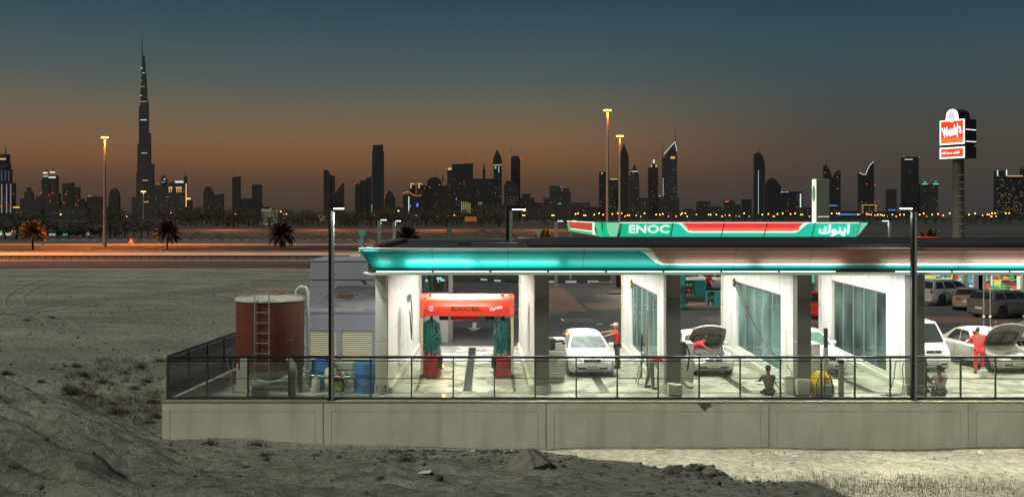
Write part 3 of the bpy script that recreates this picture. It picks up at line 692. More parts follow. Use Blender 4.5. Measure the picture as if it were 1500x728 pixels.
# hose reels on the glass partitions
for (key, px, lab) in (('B',931,'round hose reel with a long hose on the glass screen right of the white hatchback'),('C',1080.5,'round hose reel with a hose slung across the soapy glass screen')):
    p0, p1 = wallpts[key]; yy = 39.6 if key == 'B' else 40.6
    xx = p0[0]+(p1[0]-p0[0])*(yy-p0[1])/(p1[1]-p0[1])
    t = thing('hose_reel', lab, 'hose reel', (xx-.12,yy,3.12))
    b = MB()
    ring = [(0, .17*math.cos(a), .17*math.sin(a)) for a in [i*math.pi/8 for i in range(17)]]
    b.tube(ring, .022, 6, cap=False); b.build('reel_ring', rub, t)
    MB().lathe([(.07,-.06),(.07,.1)], n=12, axis='x').build('hub', mat('brass_yellow', (.6,.45,.08), .35, .4), t)
    MB().box(-.01,.03,-.015,.015,-.16,.16).box(-.01,.03,-.16,.16,-.015,.015).build('spoke', rub, t)
    pts = [(0,-.17,0),(0,-.35,-.8),(0,-.45,-1.9),(.0,-.6,-2.4)] if key == 'B' else [(0,-.12,-.1),(0,-2.2,-1.1),(0,-4.3,-1.95),(0,-6.0,-2.35),(-.2,-7.3,-2.2)]
    MB().tube(pts, .018, 7).build('hose', rub, t)
# spray lances / poles standing by the screens
t = thing('spray_lance', 'orange handled pole leaning upright at the narrow glass screen', 'pole', (WX(948,34),34,0))
MB().tube([(0,0,.02),(.01,0,2.55)], .022, 8).build('shaft', mat('rust_brown', (.28,.13,.06), .6), t); MB().tube([(0,0,.6),(.0,0,.9)], .03, 8).build('grip', rub, t)
t = thing('spray_lance', 'black spray gun on a hose standing left of the orange handled pole', 'spray gun', (WX(939.5,35),35,0))
MB().tube([(0,0,.02),(.02,0,.7),(0,0,1.25),(.03,0,1.6)], .03, 8).build('shaft', rub, t); MB().tube([(.03,0,1.3),(.1,0,1.2)], .03, 6).build('grip', rub, t)
t = thing('stepladder', 'small steel stepladder beside the bending worker', 'ladder', (WX(940,33.8),33.8,0))
for s in (-1,1):
    MB().tube([(-.18,s*.22,0),(.12,s*.17,1.25)], .022, 6).build('rail', pipe, t); MB().tube([(.42,s*.22,0),(.14,s*.17,1.22)], .018, 6).build('rear_leg', pipe, t)
for i in range(4): MB().box(-.16+i*.07-.06,-.16+i*.07+.06,-.2,.2,.22+i*.29,.25+i*.29).build('tread', pipe, t)
t = thing('standing_pole', 'weathered post beside the yellow cleaner, dark at the top', 'pole', (WX(1209.5,31.9),31.9,0))
MB().box(-.07,.07,-.07,.07,0,1.55,bev=.015).build('post', mat('pale_wood', (.45,.43,.37), .7, var=.15), t); MB().box(-.055,.055,-.055,.055,1.552,2.2,bev=.01).build('upper_post', mat('dark_rust', (.07,.045,.035), .7), t)
t = thing('short_post', 'short grey bollard post right of the yellow cleaner', 'bollard', (WX(1232,31.6),31.6,0))
MB().box(-.075,.075,-.075,.075,0,1.08,bev=.015).build('post', mat('post_grey', (.20,.21,.18), .6), t); MB().box(-.11,.08,-.1,.1,1.082,1.2,bev=.02).build('cap', dk, t)
# louvred cabinets
cabm = mat('cabinet_cream', (.58,.57,.50), .5, var=.06, scale=3)
def cabinet(px0, px1, Y, ztop, d, label, zb=.06, slats=14, stuff=None):
    x0, x1 = WX(px0,Y), WX(px1,Y); w = x1-x0
    t = thing('louvred_cabinet', label, 'cabinet', (x0,Y,0))
    MB().box(0,w,.03,d,zb,ztop,bev=.01).build('body', cabm, t)
    for (a, c, e, f) in ((0,.04,zb,ztop),(w-.04,w,zb,ztop),(.041,w-.041,zb,zb+.05),(.041,w-.041,ztop-.05,ztop)): MB().box(a,c,0,.028,e,f).build('frame', cabm, t)
    sl = MB().add([(.045,.024,0),(w-.045,.024,0),(w-.045,.002,-.035),(.045,.002,-.035),(.045,.028,-.01),(w-.045,.028,-.01),(w-.045,.006,-.045),(.045,.006,-.045)],[(0,3,2,1),(4,5,6,7),(0,1,5,4),(1,2,6,5),(2,3,7,6),(3,0,4,7)]).mesh('slat'); sl.materials.append(cabm)
    n = slats; 
    for i in range(n): piece(sl, 'slat', t, (0,0,zb+.10+(ztop-zb-.16)*i/n+.03))
    return t
cabinet(805.5,827.5,34.0,1.55,.7,'tall louvred cabinet between the first grey column and the white hatchback')
cabinet(998.5,1016,33.8,1.45,.7,'tall louvred cabinet between the second grey column and the silver car')
cabinet(1190,1201.5,33.6,1.45,.7,'tall louvred cabinet left of the white car and the yellow cleaner')
cabinet(957,970.5,36,1.62,.6,'pale louvred cabinet at the front edge of the narrow glass screen wall')
cabinet(1141,1160,35.2,1.58,.6,'pale louvred cabinet at the front edge of the soapy glass screen')
for (px, Y, h_, w_, lab) in ((984,31.6,.42,.26,'left of two small cream boxes on the base of the second column'),(992.5,31.55,.40,.30,'right of two small cream boxes on the base of the second column'),
                         (1155,31.9,.62,.28,'cream switch box standing left of the third column'),(1176,31.55,.58,.42,'cream box at the foot of the third column')):
    t = thing('switch_box', lab, 'box', (WX(px,Y),Y,0)); MB().box(-w_/2,w_/2,-.12,.12,.03,h_,bev=.02).build('case', cabm, t); MB().box(-w_/2+.03,w_/2-.03,-.128,-.121,.07,h_-.05,bev=.003).build('lid', cabm, t)
t = thing('dark_gear', 'dark machine hanging by the louvred cabinet left of the white hatchback', 'machine', (WX(809,33.7),33.7,1.2))
MB().box(-.12,.12,0,.2,0,.45,bev=.05).build('housing', rub, t); MB().tube([(.1,.1,.3),(.35,.1,.35),(.45,.1,.2)], .05, 8).build('arm', rub, t)
t = thing('dark_gear', 'black hoses bundled at the louvred cabinet left of the silver car', 'hose bundle', (WX(1002,33.6),33.6,1.0))
MB().box(-.12,.10,0,.15,0,.55,bev=.06).build('bundle', rub, t); MB().tube([(.1,.05,.4),(.2,.0,.1),(.12,0,-.5)], .03, 6).build('hose', rub, t)
# yellow cleaner with hoses
t = thing('vacuum_cleaner', 'yellow and grey wet cleaner with black hoses on the floor by the third column', 'cleaner', (WX(1203,31.7),31.7,0))
b = MB(); prof = [(.30,.06),(.36,.12),(.37,.45),(.30,.68),(.16,.78),(.05,.80)]
b.lathe(prof, n=20); b.build('tank', mat('yellow_plastic', (.75,.50,.02), .4), t)
MB().box(-.13,.32,-.40,-.30,.06,.42,bev=.05).build('grey_pad', mat('grey_bag', (.42,.44,.47), .7, var=.1), t)
for dx in (-.28,-.02,.24): MB().tube([(dx,-.38,.05),(dx-.02,-.42,.45),(dx*.6,-.36,.72),(dx*.3+.05,-.2,.80)], .018, 6).build('hose', rub, t)
MB().tube([(-.3,-.2,.3),(-.45,-.25,.05),(-.9,-.3,.03),(-1.0,-.1,.03),(-.5,.1,.03)], .018, 6).build('floor_hose', rub, t)
for a in (0,1,2,3): MB().lathe([(.05,-.02),(.05,.02)], (.27*math.cos(a*1.57+.8),.27*math.sin(a*1.57+.8),.05), 8, axis='x').build('castor', rub, t)
t = thing('floor_hose', 'thin looped hose lying on the floor left of the right lamp post', 'hose', (WX(1312,31.6),31.6,0))
MB().tube([(-.5,0,.02),(-.1,-.05,.02),(.2,0,.03),(.26,0,.45),(.22,0,.9),(.28,0,1.15),(.0,0,1.12),(-.05,0,.6),(-.2,.0,.1),(-.3,.1,.02),(.35,.1,.02)], .014, 6).build('hose', rub, t)
t = thing('coiled_hose', 'thin cable tangled behind the seated worker in grey', 'hose', (WX(1148,31.9),31.9,0))
MB().tube([(-.9,0,.35),(-.6,.1,.28),(-.2,0,.4),(.1,0,.3),(.3,.05,.7),(.1,0,.95)], .014, 6).build('hose', rub, t); MB().tube([(-.3,0,.4),(-.1,-.1,.05),(.4,0,.03)], .014, 6).build('hose_tail', rub, t)
t = thing('pallet_rail', 'low grey bench rail near the seated worker in pink', 'bench', (WX(1349,31.6),31.6,0))
MB().box(-.45,.45,-.1,.1,.28,.34,bev=.01).build('seat', postm, t)
for s in (-1,1): MB().box(s*.4-.03,s*.4+.03,-.08,.08,0,.279).build('leg', postm, t)

# booth window hung behind bay one
t = thing('dark_booth', 'dark glass booth with bluish reflections behind the back opening of the gantry bay', 'booth', (WX(614,45),45,0))
w = WX(657,45)-WX(614,45)
MB().box(0,w,0,.6,0,WZ(428,45)-.02,bev=.01).build('lower_panel', mat('booth_grey', (.20,.21,.20), .5), t)
MB().box(0,w,.12,.6,WZ(427,45),3.9).build('inside', blackm, t)
MB().box(.02,w-.02,.0,.02,WZ(427,45)+.01,3.88).build('window', mat('booth_glass', (.01,.012,.012), .04), t)
MB().box(w+.002,w+.20,-.05,.6,0,3.9,bev=.01).build('side_post', mat('booth_frame', (.08,.08,.075), .5), t)
for (a,z,c,rx) in ((.35,2.9,(.2,.7,.7),.05),(.95,3.0,(.15,.55,.6),.13),(1.1,2.92,(.1,.5,.5),.1),(.9,2.86,(.8,.15,.05),.03),(.1,3.6,(.4,.7,.65),.06)): MB().box(a-rx,a+rx,-.012,-.004,z-.04,z+.07).build('window_reflection', em('reflection_glow_%02d%02d' % (a*10,z*10), c, .6), t)  # glowing patches imitate reflections in the dark window

# ------------------------------------------------------------------ water tank
tkm = mat('tank_red_rust', (.085,.020,.015), .5, col2=(.14,.034,.022), scale=.9, stain=(.16,.055,.022), sscale=.9, bump=.05)
tkt = mat('tank_top_cream', (.42,.40,.33), .6, var=.25, scale=3)
TYc = 33.0; tx = WX(396,33.0); tk = thing('water_tank', 'rusty dark red cylindrical water tank with a ladder on its front', 'tank', (tx,TYc,0))
zT = WZ(438,31.9); R = 1.155
MB().lathe([(R,.75),(R,zT-.12)], n=40).build('shell', tkm, tk)
MB().lathe([(.25,.30),(.9,.62),(R-.01,.745)], n=32).build('cone_bottom', tkt, tk)
MB().lathe([(R+.04,zT-.119),(R+.04,zT-.03),(R-.05,zT),(.05,zT+.09)], n=40).build('lid', tkt, tk)
MB().lathe([(.42,zT+.04),(.42,zT+.14),(.36,zT+.17),(.02,zT+.18)], (.05,.1,0), 20).build('hatch', mat('hatch_rust', (.22,.12,.07), .7, var=.3), tk)
bo = MB().lathe([(.018,0),(.018,.05)], n=6).mesh('bolt'); bo.materials.append(rail_m)
for i in range(14):
    a = i*2*math.pi/14; piece(bo, 'bolt', tk, (.05+.39*math.cos(a), .1+.39*math.sin(a), zT+.13))
MB().lathe([(.10,zT-.02),(.10,zT+.33)], (-.72,-.25,0), 12).lathe([(.13,zT+.33),(.13,zT+.36)], (-.72,-.25,0), 12).build('vent', pipe, tk)
MB().tube([(-.76,-.25,zT+.36),(-.76,-.25,zT+.5),(-.66,-.25,zT+.5),(-.66,-.25,zT+.36)], .015, 6).build('vent_loop', pipe, tk)
for a in (-2.55,-.59,.6,2.55,-1.05-.5):
    x, y = R*.94*math.cos(a), R*.94*math.sin(a)
    if a != -1.55: MB().box(x-.09,x+.09,y-.09,y+.09,0,.95,bev=.02).build('leg', mat('tank_leg_white', (.52,.52,.47), .5, var=.1), tk)
lt = piece(MB().tube([(-.235,-1.24,.02),(-.235,-1.24,zT+.12)], .02, 6, pipe).mesh('ladder'), 'ladder', tk)
MB().tube([(.235,-1.24,.02),(.235,-1.24,zT+.22)], .02, 6).build('ladder_rail', pipe, lt)
for i in range(9): MB().tube([(-.235,-1.24,.35+i*.34),(.235,-1.24,.35+i*.34)], .014, 6).build('rung', pipe, lt)
for z in (1.0, 2.0, 2.8): MB().tube([(.235,-1.24,z),(.235,-1.08,z)], .015, 6).build('bracket', pipe, lt)
MB().tube([(.92,-.2,zT+.02),(.95,-.25,zT+.22),(1.1,-.3,zT+.36),(1.3,-.35,zT+.34),(1.38,-.36,zT+.15),(1.38,-.36,.4)], .055, 10).build('pipe', mat('pvc_white', (.36,.37,.36), .5), tk)
text('+ K T', .16, mat('faded_orange_paint', (.35,.12,.03), .7), tk, (.86*1.0,-.86,1.75), (math.pi/2,0,.75), .003, name='faded_marks', scale=(.7,1,1))
t = thing('pump_set', 'grey pump with pipes on the floor under the tank', 'pump', (WX(385,32),31.6,0))
MB().box(-.25,.25,-.15,.15,0,.18,bev=.03).build('base', pipe, t); MB().lathe([(.12,-.25),(.15,-.2),(.15,.15),(.08,.2)], (0,0,.3), 14, axis='x').build('motor', mat('pump_grey', (.2,.22,.2), .5), t)
MB().tube([(.2,0,.3),(.8,0,.3),(1.25,0,.12)], .03, 8).build('pipe', pipe, t)
t = thing('wheeled_frame', 'white folding rack between the left rail and the tank leg', 'rack', (WX(338,32),32,0))
for (x, l) in ((-.12,.2),(.1,-.2)): MB().tube([(x,0,.02),(x+l,0,.95),(x+l*1.1,.02,1.15)], .02, 6).build('bar', pipe, t)
MB().box(.32,.62,-.03,.03,.05,1.25,bev=.01).build('panel', mat('tank_leg_white', (.5,.5,.5)), t)

# ------------------------------------------------------------------ plant room
grm = mat('plant_grey_panel', (.27,.275,.32), .5, var=.06, scale=1); 
PYf = 36.0; ax0, ax1 = WX(447,PYf), WX(549,PYf)+.02
pr_ = thing('plant_room', 'grey plant room with two louvred vents and a pale corrugated roof', 'shed', (ax0,PYf,0)); w = ax1-ax0
Zr = 2.28
v0a, v0b, v1a, v1b, vz0, vz1 = .15, 1.17, 1.36, w-.12, .35, 1.62
MB().box(0,v0a,0,.1,0,Zr).box(v0b,v1a,0,.1,0,Zr).box(v1b,w,0,.1,0,Zr).box(v0a,v0b,0,.1,vz1,Zr).box(v1a,v1b,0,.1,vz1,Zr).box(v0a,v0b,0,.1,0,vz0).box(v1a,v1b,0,.1,0,vz0).build('wall', grm, pr_)
MB().box(0,.1,.101,8,0,Zr).build('wall', grm, pr_)
MB().box(w-.1,w,.101,8,0,Zr).build('wall', creamw, pr_)
slm = mat('louvre_cream', (.78,.72,.52), .45)
MB().box(v0a,v1b,.25,.3,vz0,vz1).build('vent_backing', mat('vent_dark', (.08,.07,.05), .8), pr_)
for (a, c) in ((v0a,v0b),(v1a,v1b)):
    sl = MB().add([(a,.09,0),(c,.09,0),(c,.02,-.042),(a,.02,-.042),(a,.09,-.012),(c,.09,-.012),(c,.02,-.054),(a,.02,-.054)],[(0,3,2,1),(4,5,6,7),(0,1,5,4),(1,2,6,5),(2,3,7,6),(3,0,4,7)]).mesh('louvre'); sl.materials.append(slm)
    for i in range(16): piece(sl, 'louvre', pr_, (0,0,vz0+.09+i*(vz1-vz0-.03)/16))
for i in range(16): MB().box(w+.001,w+.03,.25,1.6,vz0+.05+i*.105,vz0+.10+i*.105).build('side_louvre', slm, pr_)
MB().box(-.03,w+.03,-.03,.12,Zr+.001,Zr+.10,bev=.015).build('fascia_board', grm, pr_)
cor = mat('corrugated_roof', (.48,.47,.48), .5, .2, var=.15, scale=1.2, stain=(.18,.11,.07), sscale=.3)
b = MB(); n = 120; vs = []; 
for i in range(n+1):
    x = w*i/n; z = .028*math.sin(i*2*math.pi/6)
    vs += [(x,.13,Zr+.07+z),(x,8.1,Zr+.45+z)]
b.add(vs, [(2*i,2*i+2,2*i+3,2*i+1) for i in range(n)], None, True)
o = b.build('corrugated_roof', cor, pr_); s_ = o.modifiers.new('t','SOLIDIFY'); s_.thickness = .01
b = MB(); rr = random.Random(3)
for i in range(9): b.add([(rr.uniform(-.5,.5)+1.1, rr.uniform(-.35,.35)+3.2, Zr+.26+rr.uniform(0,.18)) for _ in range(4)], [(0,1,2,3)])
t = tag(b.build('fallen_sheet', mat('rusty_sheet', (.20,.10,.055), .7, var=.3)), 'crumpled rusty brown sheet lying on the corrugated roof', 'sheet'); t.location = (ax0, PYf, .02)
bw = thing('service_block', 'plain pale grey block behind the corrugated roof at the left end of the hall', 'building', (WX(455,44.2),44.2,0))
MB().box(0,5.1,0,4.2,0,3.86,bev=.02).build('wall', mat('block_grey', (.33,.335,.375), .6, var=.05, scale=.5), bw)
MB().box(-.04,5.1,-.04,4.24,3.861,3.92,bev=.01).build('coping', mat('block_coping', (.38,.385,.42), .6), bw)
MB().box(.0,4.9,-.025,-.002,3.0,3.03).build('band_joint', mat('block_joint', (.12,.12,.13), .7), bw)
MB().tube([(2.4,-.06,2.9),(2.45,-.06,3.0)], .05, 8).build('vent_hole', dk, bw)
# drums, bench and clutter in the yard
blue = mat('blue_drum_plastic', (.03,.16,.45), .4, var=.12, scale=2)
def drum(px, Y, r, h_, label):
    t = thing('drum', label, 'drum', (WX(px,Y),Y,0))
    MB().lathe([(r*.95,0),(r,.04),(r,h_*.33),(r*1.03,h_*.35),(r,h_*.37),(r,h_*.66),(r*1.03,h_*.68),(r,h_*.70),(r,h_-.04),(r*.96,h_)], n=26).build('shell', blue, t)
    MB().lathe([(r*.97,h_+.001),(r*.97,h_+.03),(r*.8,h_+.035)], n=26).build('lid', blue, t)
    MB().lathe([(.04,h_+.034),(.04,h_+.07)], (r*.4,0,0), 10).build('bung', rub, t)
    b = MB(); b.box(-.12,.08,-r-.006,-r+.02,h_*.48,h_*.5).box(-.12,.06,-r-.006,-r+.02,h_*.30,h_*.32).build('scuffed_marks', mat('scuff_white', (.35,.42,.48), .6), t)
drum(537, 32.3, .43, .97, 'large blue drum right of the lamp post behind the railing')
drum(472, 33.0, .36, .95, 'blue drum mostly hidden behind the lamp post')
t = thing('tool_stand', 'folding stand with rags and bottles between the two blue drums', 'stand', (WX(500,31.9),31.9,0))
MB().box(-.33,.33,-.2,.2,.58,.62,bev=.01).build('top', pipe, t)
for (a, c) in ((-.28,.18),(.0,.28),(.28,-.05)): MB().tube([(a,-.1,.58),(c,.0,.02)], .016, 6).build('leg', dk, t)
for (x, cc, hh) in ((-.2,(.5,.5,.5),.08),(-.05,(.4,.05,.05),.1),(.08,(.6,.6,.6),.12),(.2,(.1,.15,.3),.07)): MB().box(x-.06,x+.06,-.08,.08,.621,.62+hh,bev=.02).build('rag', mat('rag_%d' % int(x*100+50), cc, .9), t)
t = thing('canister', 'pale green canister on the floor behind the folding stand', 'canister', (WX(494,32.4),32.4,0))
MB().box(-.24,.24,-.15,.15,0,.52,bev=.05).build('body', mat('pale_green_plastic', (.28,.34,.16), .5, var=.2), t); MB().lathe([(.05,.52),(.05,.58)], n=10).build('cap', rub, t)
t = thing('plastic_crate_stack', 'white plastic boxes stacked between the two blue drums', 'boxes', (WX(507,33.3),33.3,0))
for i in range(3): MB().box(-.5+.03*i,.28,-.25,.25,i*.3,i*.3+.28,bev=.03).build('box', mat('dirty_white_plastic', (.45,.45,.40), .6, var=.15), t)
t = thing('pipe_rack', 'rusty valve pipework standing right of the tank', 'pipework', (WX(440,32.2),32.2,0))
MB().box(-.06,.06,-.06,.06,0,.9,bev=.01).build('upright', dk, t); MB().tube([(0,0,.82),(.35,0,.55),(1.0,0,.52),(1.5,0,.5)], .05, 8).build('pipe', pipe, t)
MB().lathe([(.13,0),(.16,.05),(.16,.45),(.08,.52)], (.5,0,0), 14).build('filter_can', cabm, t); MB().box(.2,.35,-.2,.2,.3,.75,bev=.03).build('pump_head', mat('pump_grey', (.2,.22,.2)), t)
MB().lathe([(.2,.0),(.2,.72),(.05,.8)], (.95,.4,0), 16).build('white_can', cabm, t)
# white pipe columns near the tank, over the rail
t = thing('white_pipe', 'thick white bent pipe rising in front of the tank, right of the ladder', 'pipe', (WX(429,31.1),31.15,0))
MB().box(-.1,.1,-.08,.08,0,1.1,bev=.02).build('upright', mat('tank_leg_white', (.5,.5,.5)), t); b = MB(); b.add([(-.1,-.08,1.1),(.1,-.08,1.1),(.1,.08,1.1),(-.1,.08,1.1),(-.22,-.08,1.28),(-.06,-.08,1.30),(-.06,.08,1.30),(-.22,.08,1.28)],[(0,1,5,4),(1,2,6,5),(2,3,7,6),(3,0,4,7),(4,5,6,7)]); b.build('bend', MATS['tank_leg_white'], t)

# ------------------------------------------------------------------ pump canopy
CYf, CYb = 62.0, 88.0; CX0, CX1 = 7.42, WX(1258,62.0)
pc = thing('pump_canopy', 'long petrol station canopy with glowing green and red fascia and white lettering', 'canopy', (0,0,0))
cz0, cz1 = 4.62, 5.56; TIP = WX(1272,62)
gE = em('canopy_green_glow', (.008,.50,.24), .95); gE2 = em('canopy_teal_glow', (.02,.52,.34), 1.0); lE = em('canopy_pale_green_glow', (.20,.62,.38), .95); rE = em('canopy_red_glow', (.85,.045,.04), 1.0)
rE2 = em('canopy_pink_glow', (.92,.14,.12), 1.0); wE = em('canopy_white_glow', (.80,.95,.80), 1.05); sE = em('canopy_red_side_glow', (.50,.06,.035), .9)
MB().box(CX0+.06, CX1-.06, CYf+.4, CYb-.3, cz0+.04, cz1-.10).build('canopy_body', mat('canopy_grey', (.25,.26,.25), .6), pc)
def face(poly, m, nm, dy=0.0):   # sloping front face: bottom set back 0.3 m
    b = MB(); vs = []
    for (X, z) in poly: 
        u = (z-cz0)/(cz1-cz0); y = CYf+.35*(1-u)-dy; vs.append((X, y, z))
    k = len(vs); vs += [(x, y+.03, z) for x, y, z in vs]
    b.add(vs, [tuple(range(k)), tuple(reversed(range(k, 2*k)))]+[(i, i+k, (i+1)%k+k, (i+1)%k) for i in range(k)], m); return b.build(nm, None, pc, fix=True)
def fx(px): return WX(px, CYf)
def fz(f): return cz0+(cz1-cz0)*f
face([(CX0+.05,fz(0)),(fx(905),fz(0)),(fx(908),fz(.99)),(CX0+.05,fz(.99))], gE, 'green_panel')
face([(fx(894),fz(.02)),(fx(904.5),fz(.02)),(fx(907),fz(.97)),(fx(888),fz(.97)),(fx(890),fz(.5))], lE, 'pale_panel', .035)
face([(fx(909)+.01,fz(0)),(fx(983),fz(0)),(fx(985),fz(.93)),(fx(911.5),fz(.93))], gE, 'green_panel')
face([(fx(984)+.01,fz(0)),(fx(1190),fz(0)),(fx(1193),fz(.93)),(fx(986),fz(.93))], gE2, 'teal_panel')
face([(fx(1190)+.03,fz(0)),(fx(1255),fz(0)),(fx(1259),fz(.93)),(fx(1193)+.03,fz(.93))], gE2, 'teal_panel')
face([(fx(1255)+.03,fz(0)),(CX1,fz(0)),(CX1+.25,fz(.35)),(TIP,fz(.98)),(fx(1259)+.03,fz(.98))], lE, 'tip_panel')
face([(fx(908)+.01,fz(.93)+.004),(fx(1259),fz(.93)+.004),(fx(1259),fz(1)),(fx(908)+.01,fz(1))], wE, 'top_stripe')
# white S and the red field
def scurve(a, b_, u): u = u*u*(3-2*u); return a+(b_-a)*u
L_ = []; 
for i in range(9): 
    u = i/8; L_.append((fx(992)+(fx(1012)-fx(992))*u, scurve(.95,.30,u)))
R_ = []
for i in range(9):
    u = i/8; R_.append((fx(1166)+(fx(1186)-fx(1166))*u, scurve(.30,.95,u)))
low = L_+R_
face([(x, fz(max(0,f-.03))) for x, f in low]+[(x-(.10 if i > 8 else -.0), fz(min(.96,f+.14))) for i, (x, f) in reversed(list(enumerate(low)))], wE, 'white_stripe', .035)
top = [(x+(.18 if i < 9 else -.18), fz(min(.955,f+.09))) for i, (x, f) in enumerate(low)]
face(top+[(fx(1180),fz(.962)),(fx(998),fz(.962))], rE, 'red_panel', .07)
face([(fx(1008),fz(.42)),(fx(1170),fz(.42)),(fx(1172),fz(.62)),(fx(1006),fz(.62))], rE2, 'pink_glow_panel', .074)
for px in (1057, 1120): face([(fx(px),fz(.0)),(fx(px)+.05,fz(.0)),(fx(px+3)+.05,fz(.97)),(fx(px+3),fz(.97))], mat('seam_dark', (.12,.02,.02), .6), 'panel_seam', .11)
for px in (908, 983.5, 1191.5, 1257): face([(fx(px),fz(.0)),(fx(px)+.04,fz(.0)),(fx(px+2.5)+.04,fz(.97)),(fx(px+2.5),fz(.97))], mat('seam_green', (.01,.09,.06), .6), 'panel_seam', .04)
MB().box(CX0, CX1, CYf+.40, CYf+.9, cz0-.12, cz0-.002).build('bottom_edge', mat('canopy_edge_grey', (.42,.44,.42), .5), pc)
ltr = em('letter_white_glow', (.85,1,.88), 1.25)
slope = math.atan2(.35, cz1-cz0)
text('ENOC', .86, ltr, pc, (fx(951),CYf+.35*.5-.08,fz(.5)), (math.pi/2+slope*.9,0,0), .03, .004, name='lettering', scale=(1.12,.86,1))
text("\uFED9\uFEEE\uFEE8\uFEF3\uFE8D", .98, ltr, pc, (fx(1223),CYf+.35*.5-.09,fz(.48)), (math.pi/2+slope*.9,0,0), .03, .018, name='arabic_lettering', scale=(.92,.84,1))
# left side of the canopy
def side(poly, m, nm, dx=0.0):
    b = MB(); vs = []
    for (Y, z) in poly: vs.append((CX0-dx-.15*((z-cz0)/(cz1-cz0)), Y, z))
    k = len(vs); vs += [(x+.03, y, z) for x, y, z in vs]
    b.add(vs, [tuple(range(k)), tuple(reversed(range(k, 2*k)))]+[(i, i+k, (i+1)%k+k, (i+1)%k) for i in range(k)], m); return b.build(nm, None, pc, fix=True)
side([(CYf,fz(0)),(CYb,fz(0)),(CYb,fz(1)),(CYf,fz(1))], gE, 'side_panel')
side([(CYf+6.0,fz(.33)),(CYb-2.6,fz(.30)),(CYb-1.2,fz(.93)),(CYf+4.2,fz(.93))], sE, 'red_side_panel', .04)
side([(CYf+5.6,fz(.24)),(CYb-2.8,fz(.22)),(CYb-2.7,fz(.30)),(CYf+6.0,fz(.32))], wE, 'side_stripe', .045)
side([(CYf+4.4,fz(.935)),(CYb-.2,fz(.935)),(CYb-.2,fz(1)),(CYf+4.2,fz(1))], wE, 'side_stripe', .045)
side([(CYf+4.0,fz(.05)),(CYf+5.4,fz(.05)),(CYf+4.2,fz(.97)),(CYf+3.4,fz(.97))], wE, 'side_stripe', .045)
for (ya, yb) in ((CYf+2.0,CYf+3.0),(CYb-.9,CYb-.3)):
    side([(ya,fz(.2)),(yb,fz(.2)),(yb,fz(.72)),(ya,fz(.72))], mat('logo_ring', (.55,.62,.60), .4), 'round_logo', .09)
    side([(ya+.25,fz(.32)),(yb-.2,fz(.32)),(yb-.2,fz(.6)),(ya+.25,fz(.6))], mat('logo_blue', (.05,.16,.24), .4), 'logo_mark', .13)
for (px, Y) in ((917,66),(934,66),(941,70),(966,72),(1070,66),(1092,66),(1155,66),(1200,70)):
    X = WX(px, Y); MB().box(X-.28, X+.28, Y-.28, Y+.28, 0, cz0+.03, bev=.03).build('canopy_column', mat('canopy_column_pale', (.55,.56,.52), .4), pc)
for (x, y) in ((11,66),(17,66),(23,66),(11,76),(18,76),(24,76),(13,84)):
    MB().box(x-.4,x+.4,y-.4,y+.4,cz0-.02,cz0+.038).build('downlight', em('downlight_glow', (1,.95,.8), 4), pc)
    lamp('AREA', 'canopy_light', (x,y,cz0-.06), 130, (1,.95,.82), .8, .8, (0,0,-1))
# totem
tt = thing('price_totem', 'slim pale totem sign with round logo and green foot beside the pump canopy', 'sign', (WX(1194,86),86,0), math.radians(25))
tz = WZ(262.5,86)
MB().box(-.1,1.5,-.25,.25,2.5,tz,bev=.05).build('back_panel', mat('totem_grey_green', (.36,.38,.29), .5), tt)
MB().box(-.1,1.5,-.25,.25,0,2.49,bev=.05).build('green_foot', mat('totem_foot', (.01,.16,.10), .4), tt)
MB().box(-.14,-.101,-.24,.24,2.52,tz-.02).build('lit_panel', em('totem_cream_glow', (.95,1,.78), .95), tt)
MB().box(-.141,-.102,-.24,.24,0,2.51).build('lit_green_panel', em('totem_green_glow', (.02,.55,.30), .9), tt)
b = MB(); b.prism([(.19*math.cos(i*math.pi/8), 8.0+.75*math.sin(i*math.pi/8)) for i in range(16)], -.16, -.1405, axis='x'); b.build('round_logo', mat('totem_logo', (.35,.55,.35), .4), tt)
MB().box(.1,1.4,-.27,-.251,5.9,5.95).build('seam', wE, tt); MB().box(.1,1.4,-.27,-.251,2.46,2.52).build('seam', wE, tt)

# ------------------------------------------------------------------ fast food pylon sign
NX, NY = WX(1413.5,75), 75.0; fd = Vector((-.53,.848,0)); sd = Vector((.848,.53,0))
wsn = thing('pylon_sign', 'tall pylon sign with glowing orange red restaurant panels on a thick pole', 'sign', (NX,NY,0), math.atan2(-fd.y,-fd.x))
# local: +x along the lit face towards the near corner ; lit face looks to -y ; so the face spans x in [-FW,0], box depth +y
FW = 2.12; DP = 1.55
def wz(y): return WZ(y,75)
def archprof(o=0.0, base=None):
    z0 = wz(211)+o if base is None else base; z1 = wz(174)-o; zt_ = wz(158)-o
    c = -FW*.50; w_ = .50-o*.7
    pts = [(-FW+o,z0),(-o,z0),(-o,z1),(c+w_+.06,z1)]
    for i in range(9): a = math.pi*i/8; pts.append((c+w_*math.cos(a), (z1+(zt_-z1)*.48)+(zt_-(z1+(zt_-z1)*.48))*math.sin(a)))
    pts += [(c-w_-.06,z1),(-FW+o,z1)]
    return pts
dksign = mat('sign_case_black', (.012,.012,.011), .5)
MB().prism(archprof(0), .0, DP, axis='y').build('upper_case', dksign, wsn)
MB().prism(archprof(.015), -.03, -.002, axis='y').build('upper_border', em('sign_white_glow', (1,1,.93), 1.5), wsn)
zr0, zr1 = wz(208.5), wz(176)
MB().box(-FW+.13,-.13,-.05,-.031,zr0,zr1).build('red_panel', em('sign_red_glow', (.72,.05,.012), 1.0), wsn)
MB().box(-FW+.13,-.13,-.052,-.0505,zr0,zr0+.42).build('orange_panel', em('sign_orange_glow', (.90,.16,.02), 1.0), wsn)
